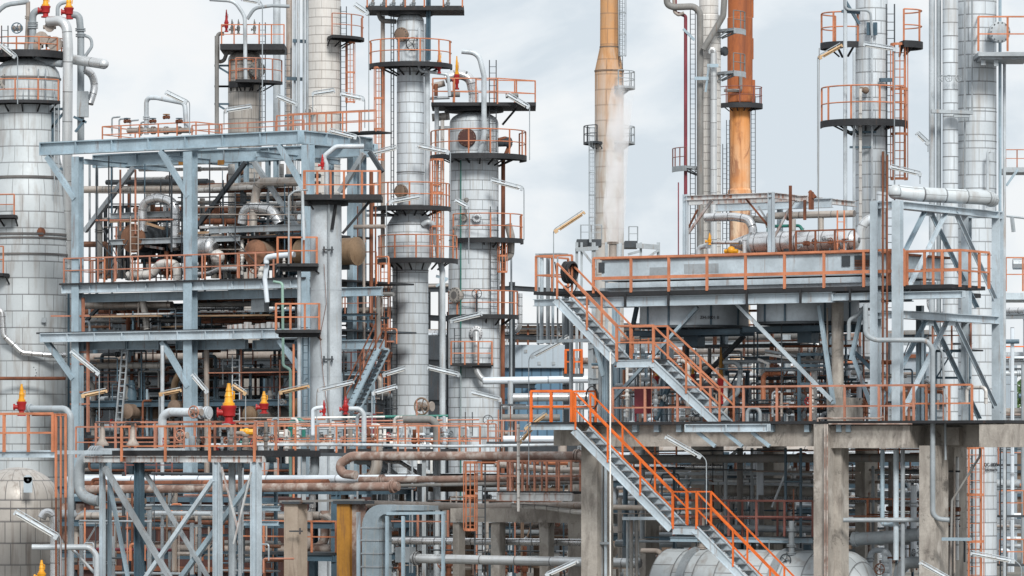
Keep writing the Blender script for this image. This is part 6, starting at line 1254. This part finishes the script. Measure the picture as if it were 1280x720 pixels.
# ================================================================ LEFT FOREGROUND PLATFORM
lf = thing('braced_platform', 'pale blue steel platform on crossed legs at the lower left with faded orange rails', 'platform', LF.at(230, gr(142)))
slab(lf, LF, 128, 342, 563, .2, 2.6, 'grating', ref=250); fbeam(lf, LF, 107, 330, 570, 578, 'white_rusty', wd=.18, ref=250, stiff=3.4); fbeam(lf, LF.back(2.5), 120, 345, 570, 578, 'blue_steel', wd=.18, ref=250)
frail(lf, LF.back(-.1), 152, 318, 577, 1.12, 'orange_rail', 1.5, .065, ref=240, mid=.44); frail(lf, LF.back(2.4), 120, 345, 566, 1.0, 'dusty_rail', .8, .06, ref=250)
frail(lf, LF.back(1.2), 95, 230, 572, 1.0, 'dusty_rail', 1.0, .05, ref=200)
for px, w_, m_, b0, kd in ((174, 10, 'navy_steel', .3, 'I'), (272, 9.5, 'pale_steel', 0, 'I'), (320, 11, 'pale_steel', 0, 'I'), (290, 9, 'grey_pipe', .6, 'tube'), (128, 6, 'pale_steel', .2, 'I'), (137, 4, 'blue_steel', 2, 'I'), (300, 5, 'pale_pipe', 1.5, 'tube')):
    fbar(lf, LF.back(b0), (px, 578), (px, gr(143)), w_, m_, 'leg', kd)
for a, b, w_, m_, b0 in (((131, 584), (212, 722), 6, 'galvanised', -.1), ((182, 592), (268, 735), 4.5, 'galvanised', .5), ((266, 600), (182, 722), 5, 'pale_steel', -.1), ((316, 598), (222, 728), 6, 'blue_steel', .6), ((277, 584), (297, 660), 2, 'white_rusty', -.2), ((314, 590), (292, 680), 2, 'white_rusty', -.2), ((136, 600), (160, 722), 4, 'blue_steel', 1)):
    fbar(lf, LF.back(b0), a, b, w_, m_, 'brace')
fbeam(lf, LF.back(1.8), 190, 350, 632, 638, 'blue_steel', wd=.15); fbeam(lf, LF.back(.5), 305, 348, 651, 657, 'blue_steel', wd=.15)
LP = LF.back(-.5)
pipe('foreground_pipe', [(32, 511), (82, 511), (88.5, 520), (88.5, gr(141))], 8.5, 'grey_pipe', 'grey pipe running from the left edge valve down the whole lower left', face=LF.back(-1), bend=.3, flanges=(.1,))
pipe('foreground_pipe', [(228, 567), (112, 567), (99, 580), (99, 618), (118, 626), (124, 626)], 14, 'grey_pipe', 'fattest grey pipe with a wide flange lying above the left braced platform', face=LF.back(.3), bend=.55, flanges=(.9, .955))
MB().ball(LF.back(.3).at(228, 567), M(7, 142), 14).build('end_cap', 'grey_pipe', bpy.data.objects['foreground_pipe.001'])
pipe('foreground_pipe', [(203, 560), (203, 520), (212, 515), (262, 516)], 11, 'pale_pipe', 'pale elbow pipe with red handwheel valve above the left braced platform', face=LF.back(.8), bend=.45, flanges=(2.75, 2.95))
relief_valve(286, 530, 479, 17, 143.5, 'large yellow bonnet on a bright red valve above the left braced platform'); pipe('riser_pipe', [(288, 526), (288, 578)], 8, 'grey_pipe', 'grey upright below the large red and yellow valve', d=143.7)
relief_valve(330, 517, 489, 11, 150, 'second smaller yellow bonnet on a red body right of the large one'); relief_valve(27, 520, 480, 11, 139, 'yellow bonnet on a small red valve at the lower left edge')
relief_valve(405, 520, 500, 5, 158, 'small slender red valve beside white bent pipe', cap='red'); relief_valve(432, 518, 495, 8, 156, 'chunky red valve in front of the slim grey column base', cap='red'); relief_valve(52, 730, 700, 10, 137, 'yellow fitting at the bottom left corner', body='yellow')
gate_valve(242, 515, 15, 141.3, 'red handwheel valve on the pale elbow pipe', group='valves with handwheels'); gate_valve(225, 544, 14, 141.3, 'red handwheel valve lower on the left braced platform'); gate_valve(670, 570, 14, 160, 'dark handwheel valve on the long rusty grey main', wheel='dark_steel', body='rust'); gate_valve(527, 508, 21, 180, 'round dark wheel valve before the base of the tall white column', wheel='brown_vessel')
pipe('foreground_pipe', [(240, 545), (240, 560), (246, 571), (284, 571)], 8, 'grey_pipe', 'grey pipe bend with a brown tail on the left braced platform', face=LF.back(.7), bend=.25)
for i, px in enumerate((128, 166)):
    t = thing('hopper_valve', ['cone based grey valve at left on the fattest pipe', 'cone based grey valve at right on the fattest pipe'][i], 'valve', P(px, 556, 143)); q = P(px, 557, 142.8); r_ = M(8, 142)
    MB().lathe(q, [(0, r_), (.06, r_), (.07, r_*.9), (.22, r_*.45), (.5, r_*.4), (.56, r_*.3), (.75, r_*.3)], 16).build('body', 'warm_pipe', t); MB().lathe(q+ZZ*.72, [(0, r_*1.2), (.03, r_*1.2)], 16).build('handwheel', 'dark_steel', t)
pipe('bent_pipe', [(391, 545), (391, 512), (396, 510), (404, 509)], 5, 'clad_white', 'white bent pipe left of the small slender red valve', d=157, bend=.15); pipe('bent_pipe', [(436, 511), (450, 511), (455, 518), (455, 552)], 6.5, 'pale_pipe', 'pale bent pipe right of the chunky red valve', d=156, bend=.2)
m = MB(); m.tube([P(300, 540, 146), P(318, 540, 146)], .1, 8).ball(P(308, 540, 146), .13); tag(m.build('control_valve', 'yellow'), 'squat yellow valve behind the rails right of the large red valve', 'valve')
# left end platform
t = thing('orange_platform', 'orange railed platform at the lower left edge above the domed tank', 'platform', P(30, 575, 138)); LE = Face(40, 138)
slab(t, LE, -25, 66, 563, .12, 3, 'pale_steel', ref=40); fbeam(t, LE, -25, 70, 564, 572, 'pale_steel', wd=.15, ref=40); frail(t, LE.back(-.1), -25, 66, 565, 1.18, 'orange_rail', 1.1, .075, ref=40)
for px in (70, 76, 82): fbar(t, LE.back(-.05), (px, 517), (px, 622), 2.4 if px != 76 else 1.8, 'orange_rail', 'post'); fbar(t, LE.back(-.05), (px, 622), (px, gr(140)), 1.8, 'rust', 'post')
fbeam(t, LE.back(-.05), 40, 80, 517, 520, 'orange_rail', wd=.06)
t, c = tower('storage_tank', 'domed stained tank with lifting lug at the bottom left', 22, 146, dome(584, 53, 42, 8)+[(640, 53.5), (gr(146), 53.5)], 'clad_dull', cat='tank')
band(t, c, 146, 634, 53, 2, 'clad_dull', extra=.8); m = MB(); m.cbox(P(35, 606, 144.2), XX*.28, YY*.06, ZZ*.5); m.lathe(P(35, 599, 144.23), [(0, .14), (.06, .14)], 16, -YY); m.build('lifting_lug', 'pale_steel', t); MB().lathe(P(35, 600, 144.16), [(0, .035), (.02, .035)], 12, -YY).build('lug_hole', 'dark_steel', t)
pipe('bent_pipe', [(52, 648), (56, 640), (66, 642), (68, 655), (68, gr(143))], 11, 'clad_shiny', 'ribbed silver elbow running down before the domed tank', d=143, bend=.35)
pipe('foreground_pipe', [(40, 684), (112, 684), (121, 694), (121, gr(139))], 7.5, 'pale_pipe', 'pale pipe bending down near the bottom left corner', d=139, bend=.3); pipe('foreground_pipe', [(90, 686), (118, 716)], 4, 'pale_pipe', 'slanting pale strut under the pale bottom left pipe', d=139.4)

# ================================================================ LOWER MIDDLE MAINS
MF = Face(520, 155)
pipe('main_pipe', [(740, 570), (440, 570), (424, 580), (427, 592), (445, 594)], 12, 'rusty_pipe', 'long rusty grey main with a U bend at its left end', face=MF, bend=.45, flanges=(.06,))
pipe('main_pipe', [(84, 600), (520, 598), (545, 605)], 9.5, 'clad_white', 'long smooth white main crossing the lower left', face=MF.back(1.6))
pipe('main_pipe', [(90, 612), (498, 608)], 11, 'rusty_pipe', 'rusty main with flanged right end below the white one', face=MF.back(.2), flanges=(.985,)); pipe('main_pipe', [(90, 605), (410, 603)], 8, 'rust', 'rust red main squeezed between white and rusty ones', face=MF.back(1))
pipe('main_pipe', [(450, 600), (735, 597)], 9, 'rusty_pipe', 'rusty main continuing right under the long U bend', face=MF.back(.5), flanges=(.1,)); pipe('main_pipe', [(498, 607), (735, 603)], 4.5, 'dull_pipe', 'slim dull main from the flanged rusty end to the right', face=MF.back(.4))
pipe('main_pipe', [(460, 630), (600, 634), (735, 632)], 10, 'warm_pipe', 'brownish grey main above the concrete beam', face=MF.back(1.4)); pipe('main_pipe', [(515, 698), (800, 704)], 12, 'clad_pipe', 'bright silver main low in the bottom middle', face=MF.back(-1.2), flanges=(.02,)); pipe('main_pipe', [(470, 676), (735, 678)], 9, 'clad_shiny', 'silver main partly hidden behind the lower ladder', face=MF.back(1.5))
pipe('main_pipe', [(260, 556), (460, 556), (565, 558), (700, 556)], 4, 'pale_pipe', 'thin pale handrail like pipe along the lower middle deck', d=158); pipe('main_pipe', [(620, 580), (690, 588), (735, 588)], 8, 'clad_tan', 'tan main dipping behind the pink railing', face=MF.back(2), bend=.8)
pipe('main_pipe', [(770, 574), (1150, 572)], 11, 'dull_pipe', 'dark grey main just under the concrete beam', face=RF.back(3)); pipe('main_pipe', [(765, 634), (850, 636)], 7, 'clad_tan', 'tan short main behind the concrete column and stairs', face=RF.back(2)); pipe('main_pipe', [(850, 659), (1020, 662)], 9, 'grey_pipe', 'grey main behind the maroon railing', face=RF.back(3.2), flanges=(.3,))
pipe('main_pipe', [(905, 612), (1022, 616)], 15, 'clad_dull', 'stained thick main deep under the concrete table', face=RF.back(7))
pipe('elbow_pipe', [(504, 524), (540, 524), (546, 532), (546, gr(170))], 10, 'dull_pipe', 'grey elbow pipe with blunt end before the tall white column base', d=170, bend=.35)
pipe('elbow_pipe', [(546, 560), (546, gr(168))], 9, 'pale_pipe', 'pale upright below the blunt grey elbow', d=168.5)
for i, (x0, x1, y) in enumerate(((460, 484, 577), (476, 500, 578), (500, 530, 577))): pipe('elbow_pipe', [(x0-30, y), (x0, y), (x1-4, y+16)], 6, 'clad_white' if i < 2 else 'clad_shiny', d=172+i, bend=.3, autol='white slanting elbow under the long rusty main', group='slanting elbows')
t, c = tower('storage_drum', 'short pale drum with a domed head low between the duct and the white columns', 520, 178, dome(585, 25, 10)+[(615, 25), (gr(178), 25)], 'clad_vessel', cat='vessel'); c = None
lc = thing('concrete_table', 'weathered concrete beam on two posts at the lower centre', 'structure', MF.at(650, gr(155))); CFc = MF.back(.8)
block('beam', CFc, 563, 735, 636, 653, .8, 'concrete', lc)
for px, w_ in ((619, 11), (680, 11), (570, 8)): block('column', CFc.back(.1), px-w_/2, px+w_/2, 653, gr(155), .38, 'concrete', lc)
for px, b in ((718, 3),): block('column', CFc.back(b), px-8, px+8, 570, gr(158), .6, 'concrete', lc)
t = thing('concrete_post', 'tan concrete post with a small iron clamp left of the ochre one', 'post', MF.at(366, gr(155))); block('column', MF.back(-.6), 355, 372, 630, gr(158), .6, 'concrete_warm', t); MB().bar(MF.back(-.9).at(362, 664), MF.back(-.9).at(378, 664), .05).cbox(MF.back(-.9).at(375, 664), XX*.06, YY*.1, ZZ*.22).build('clamp', 'dark_steel', t); block('cap_plate', MF.back(-.7), 352, 376, 627, 630, .8, 'dark_steel', t)
t = thing('ochre_post', 'ochre yellow and brown steel post under the rusty mains', 'post', MF.at(434, gr(155))); block('front_half', MF.back(-.6), 421, 437, 630, gr(156), .4, 'ochre', t); block('back_half', MF.back(-.45), 437.3, 449, 630, gr(156), .4, 'rusty_pipe', t); block('cap_plate', MF.back(-.7), 416, 452, 626, 630, .8, 'dark_steel', t)
fbar(t, MF.back(-.6), (350, 627), (455, 625), 3, 'dull_pipe', 'cross_bar')
t = thing('air_duct', 'square zinc air duct curving over at its top in the lower middle', 'duct', MF.at(465, gr(150))); DF = MF.back(-1.6)
q = DF.at(465, 655); w_ = M(26, 150); m = MB(); rings = []; Rb = .5; secs = [(Vector((q.x, q.y, Z(740, 150))), UU, .5)]
for k in range(9): a = pi/2*k/8; secs.append((q+UU*Rb*(1-cos(a))*1.1+ZZ*Rb*sin(a), UU*cos(a)-ZZ*sin(a), .5-.27*k/8))
secs.append((secs[-1][0]+UU*1.35, -ZZ, .22))
for c_, n_v, hw in secs: rings.append([c_-n_v*w_*hw-VV*.1, c_+n_v*w_*hw-VV*.1, c_+n_v*w_*hw+VV*.7, c_-n_v*w_*hw+VV*.7])
m.loop(rings); m.build('duct_body', 'duct_steel', t)
for y in (662, 678, 695, 712): z = Z(y, 150); MB().cbox(Vector((q.x, q.y, z))+VV*.3, UU*(w_+.06), VV*.86, ZZ*.05).build('duct_flange', 'galvanised', t)
t = thing('duct_frame', 'blue grey steel frame standing round the zinc air duct', 'structure', MF.at(520, gr(150)))
for a, b in (((484, 645), (484, 740)), ((504, 645), (504, 740)), ((554, 640), (554, 740)), ((484, 642), (556, 641)), ((448, 640), (448, 740))): fbar(t, MF.back(-1.8), a, b, 3.5, 'blue_steel', 'bar')
block('top_cover', MF.back(-1.9), 490, 530, 632, 638, .9, 'duct_steel', t)
tag(block('junction_box', MF.back(-1.0), 494, 512, 684, 703, .4, 'galvanised'), 'grey box joined to the bright silver main at bottom middle', 'box')
t = thing('railed_platform', 'faded pink orange railed platform with an orange ladder at the lower centre', 'platform', MF.at(650, 615)); PF = MF.back(-1.3)
slab(t, PF, 622, 716, 614, .09, 1.4, 'grating'); fbeam(t, PF, 622, 716, 616, 626, 'white_rusty', wd=.12, stiff=1.2); frail(t, PF, 623, 714, 614, 1.02, 'dusty_rail', .5, .06, turn=(1.2, 1.2)); frail(t, PF.back(1.3), 623, 714, 614, 1.02, 'dusty_rail', .6, .05)
ladder(t, 588, PF.d(588), 578, 662, .3, 'orange_rail', 'orange_rail'); ladder(t, 600, PF.d(600)+.5, 580, 740, .35, 'dark_steel'); frail(t, PF.back(.2), 582, 622, 600, .6, 'orange_rail', .6, .05)
pipe('level_pipe', [(640, 632), (680, 634), (720, 640), (740, 640)], 6, 'clad_cream', 'cream kinked pipe under the pink railed platform', face=PF.back(.6), bend=.2)
fr = thing('tall_post', 'pale tall lamp conduit standing through the pink railed platform', 'post', PF.at(648, 640)); MB().tube([PF.back(-.2).at(648, 640), PF.back(-.2).at(648, 530)], .05, 8).build('pole', 'clad_cream', fr)
# rail of the lower middle deck, deck itself
md = thing('middle_deck', 'lower middle deck with faded orange rails in front of the white columns', 'platform', P(430, 565, 166)); MDF = flat(166)
slab(md, MDF, 316, 636, 566, .12, 8, 'dark_steel'); frail(md, MDF, 318, 600, 566, 1.0, 'orange_rail', .75, .05, mid=.44); frail(md, MDF.back(4), 318, 620, 566, 1.1, 'dusty_rail', 1.1, .05); slab(md, flat(170), 336, 572, 561, .25, .4, 'grating')
for px in (345, 380, 440, 530, 600): fbar(md, MDF.back(.4), (px, 569), (px, gr(168)), 5, 'galvanised', 'post')
t = thing('railed_platform', 'small orange railed stand in front of the base of the stout white column', 'platform', P(640, 552, 165)); rail_mb([P(610, 552, 166), P(610, 552, 165), P(662, 552, 165), P(662, 552, 166)], .78, .55, .05).build('railing', 'dusty_rail', t); slab(t, flat(165), 608, 664, 552, .08, 1.2, 'dark_steel')
# blue stairs in the depth
stairs('staircase', 'small dark blue staircase rising to the right between the slim and the tall white column', flat(188), [((470, 434), (432, 512))], [], 'rust', 'blue_steel', .7, 1.0, 'dark_steel', .06)
t = thing('cabinet', 'dark maroon cabinet at the foot of the small blue staircase', 'cabinet', P(455, 545, 190)); block('body', flat(190), 446, 470, 517, 545, .5, 'maroon', t)

# ================================================================ FLOODLIGHTS
for a in (
 (22, 130, 72, (0, 56), (18, 71), 196, 'floodlight with a white trough above the widest left column'),
 (237, 168, 128, (207, 116), (232, 128), 197, 'floodlight beside the pale pipe arch on the frame roof'),
 (328, 160, 6, (302, -1), (324, 3), 228, 'floodlight at the very top on a hair thin pole between gooseneck and risers'),
 (280, 162, 140, (314, 134), (282, 139), 228, 'floodlight before the short weathered column'),
 (371, 160, 131, (346, 121), (371, 131), 225, 'floodlight in front of the tall risers, tilting down right'),
 (391, 165, 120, (418, 114), (391, 118), 226, 'floodlight in front of the cream banded column, tilting up right'),
 (456, 160, 126, (426, 118), (454, 124), 226, 'floodlight right of the cream banded column'),
 (461, 165, 20, (443, 6), (459, 17), 200, 'floodlight on a long pole left of the top ring of the tall white column'),
 (450, 255, 172, (412, 164), (444, 172), 190, 'floodlight at the right end of the blue roof beam'),
 (472, 258, 195, (496, 185), (466, 192), 200, 'floodlight just left of the tall white column, high'),
 (563, 255, 192, (521, 183), (560, 191), 204, 'floodlight hanging across the right edge of the tall white column'),
 (483, 330, 255, (526, 246), (488, 253), 202, 'floodlight crossing before the middle ring of the tall white column'),
 (586, 330, 261, (569, 251), (584, 259), 208, 'short floodlight before the stout white column at mid height'),
 (662, 200, 135, (634, 119), (660, 134), 212, 'floodlight at the upper right of the stout white column'),
 (655, 300, 236, (614, 226), (652, 236), 212, 'floodlight sticking out right of the stout white column at mid height'),
 (561, 460, 404, (602, 393), (564, 402), 207, 'floodlight beneath the fourth ring of the stout white column'),
 (576, 545, 470, (535, 460), (573, 469), 200, 'floodlight between the two white columns, lower down'),
 (478, 500, 472, (507, 461), (480, 469), 198, 'floodlight crossing the left edge of the tall white column, low'),
 (465, 550, 494, (496, 484), (467, 492), 175, 'lowest floodlight left of the tall white column'),
 (396, 550, 490, (442, 478), (399, 488), 170, 'floodlight in front of the foot of the slim grey column'),
 (627, 560, 502, (588, 491), (625, 500), 195, 'floodlight before the lower part of the stout white column'),
 (661, 606, 450, (711, 422), (665, 446), 150, 'white floodlight on a tall pole before the pale grey building'),
 (124, 575, 466, (89, 440), (122, 467), 150, 'bright silver floodlight leaning left before the dark lower bay'),
 (259, 540, 490, (240, 469), (258, 490), 160, 'silver floodlight leaning left beside the second blue column'),
 (883, 655, 575, (832, 547), (874, 571), 137, 'floodlight leaning left under the concrete beam beside the lower stairs'),
 (1118, 235, 66, (1080, 56), (1118, 62), 159, 'floodlight before the two platform column, below its upper platform'),
 (1150, 230, 218, (1113, 209), (1150, 218), 157, 'floodlight near the foot of the orange cage'),
 (1160, 190, 180, (1146, 167), (1159, 179), 157, 'tiny dark floodlight left of the largest column'),
 (1277, 730, 708, (1214, 692), (1266, 702), 134, 'bright floodlight at the bottom right corner'),
 (1190, 740, 726, (1150, 704), (1186, 724), 133, 'floodlight tilting at the bottom beside the right concrete column'),
 (680, 740, 722, (722, 702), (684, 719), 140, 'white floodlight at the bottom edge left of the lower stairs')): lamp(*a, w=5)
for a in ((692, 365, 290, (730, 266), (695, 289), 141, 'yellowish floodlight beside the hose coil at the head of the upper stairs'), (101, 545, 496, (133, 489), (104, 495), 160, 'orange tinted floodlight low at left in the dark bay'), (307, 530, 492, (291, 482), (306, 492), 165, 'orange tinted floodlight right of the large yellow bonnet'), (1022, 250, 74, (1052, 57), (1025, 72), 158, 'warm rusty floodlight left of the two platform column'), (348, 530, 492, (386, 483), (351, 491), 166, 'warm floodlight pointing right behind the second yellow bonnet'), (199, 540, 494, (226, 488), (201, 493), 162, 'ochre floodlight by the brown drum beside the second blue column'), (648, 600, 555, (670, 530), (650, 553), 152, 'rusty floodlight below the tall white one in the lower centre'), (655, 545, 538, (683, 518), (658, 536), 158, 'small warm floodlight on the deck edge left of the vivid orange landing')): lamp(*a, warm=True, w=5)
lamp(76, 735, 672, (19, 641), (70, 671), 136, 'largest white floodlight in front of the domed tank', w=7)
lamp(268, 330, 300, (246, 285), (205, 282), 199, 'floodlight lying among the scaffold boards') if False else None
bpy.data.objects['hose_coil']['label'] = 'black hose coiled over the rail at the head of the upper stairs'
finish_auto()
labs = {}
for o in bpy.data.objects:
    if o.parent is None and o.get('label'): labs.setdefault(o['label'], []).append(o.name)
for k_, v_ in labs.items():
    if len(v_) > 1: print('DUP', k_, v_)
for o in bpy.data.objects:
    if o.parent is None and o.type in ('MESH', 'EMPTY') and not o.get('label'): print('NOLABEL', o.name)
print('NOBJ', len(bpy.data.objects))
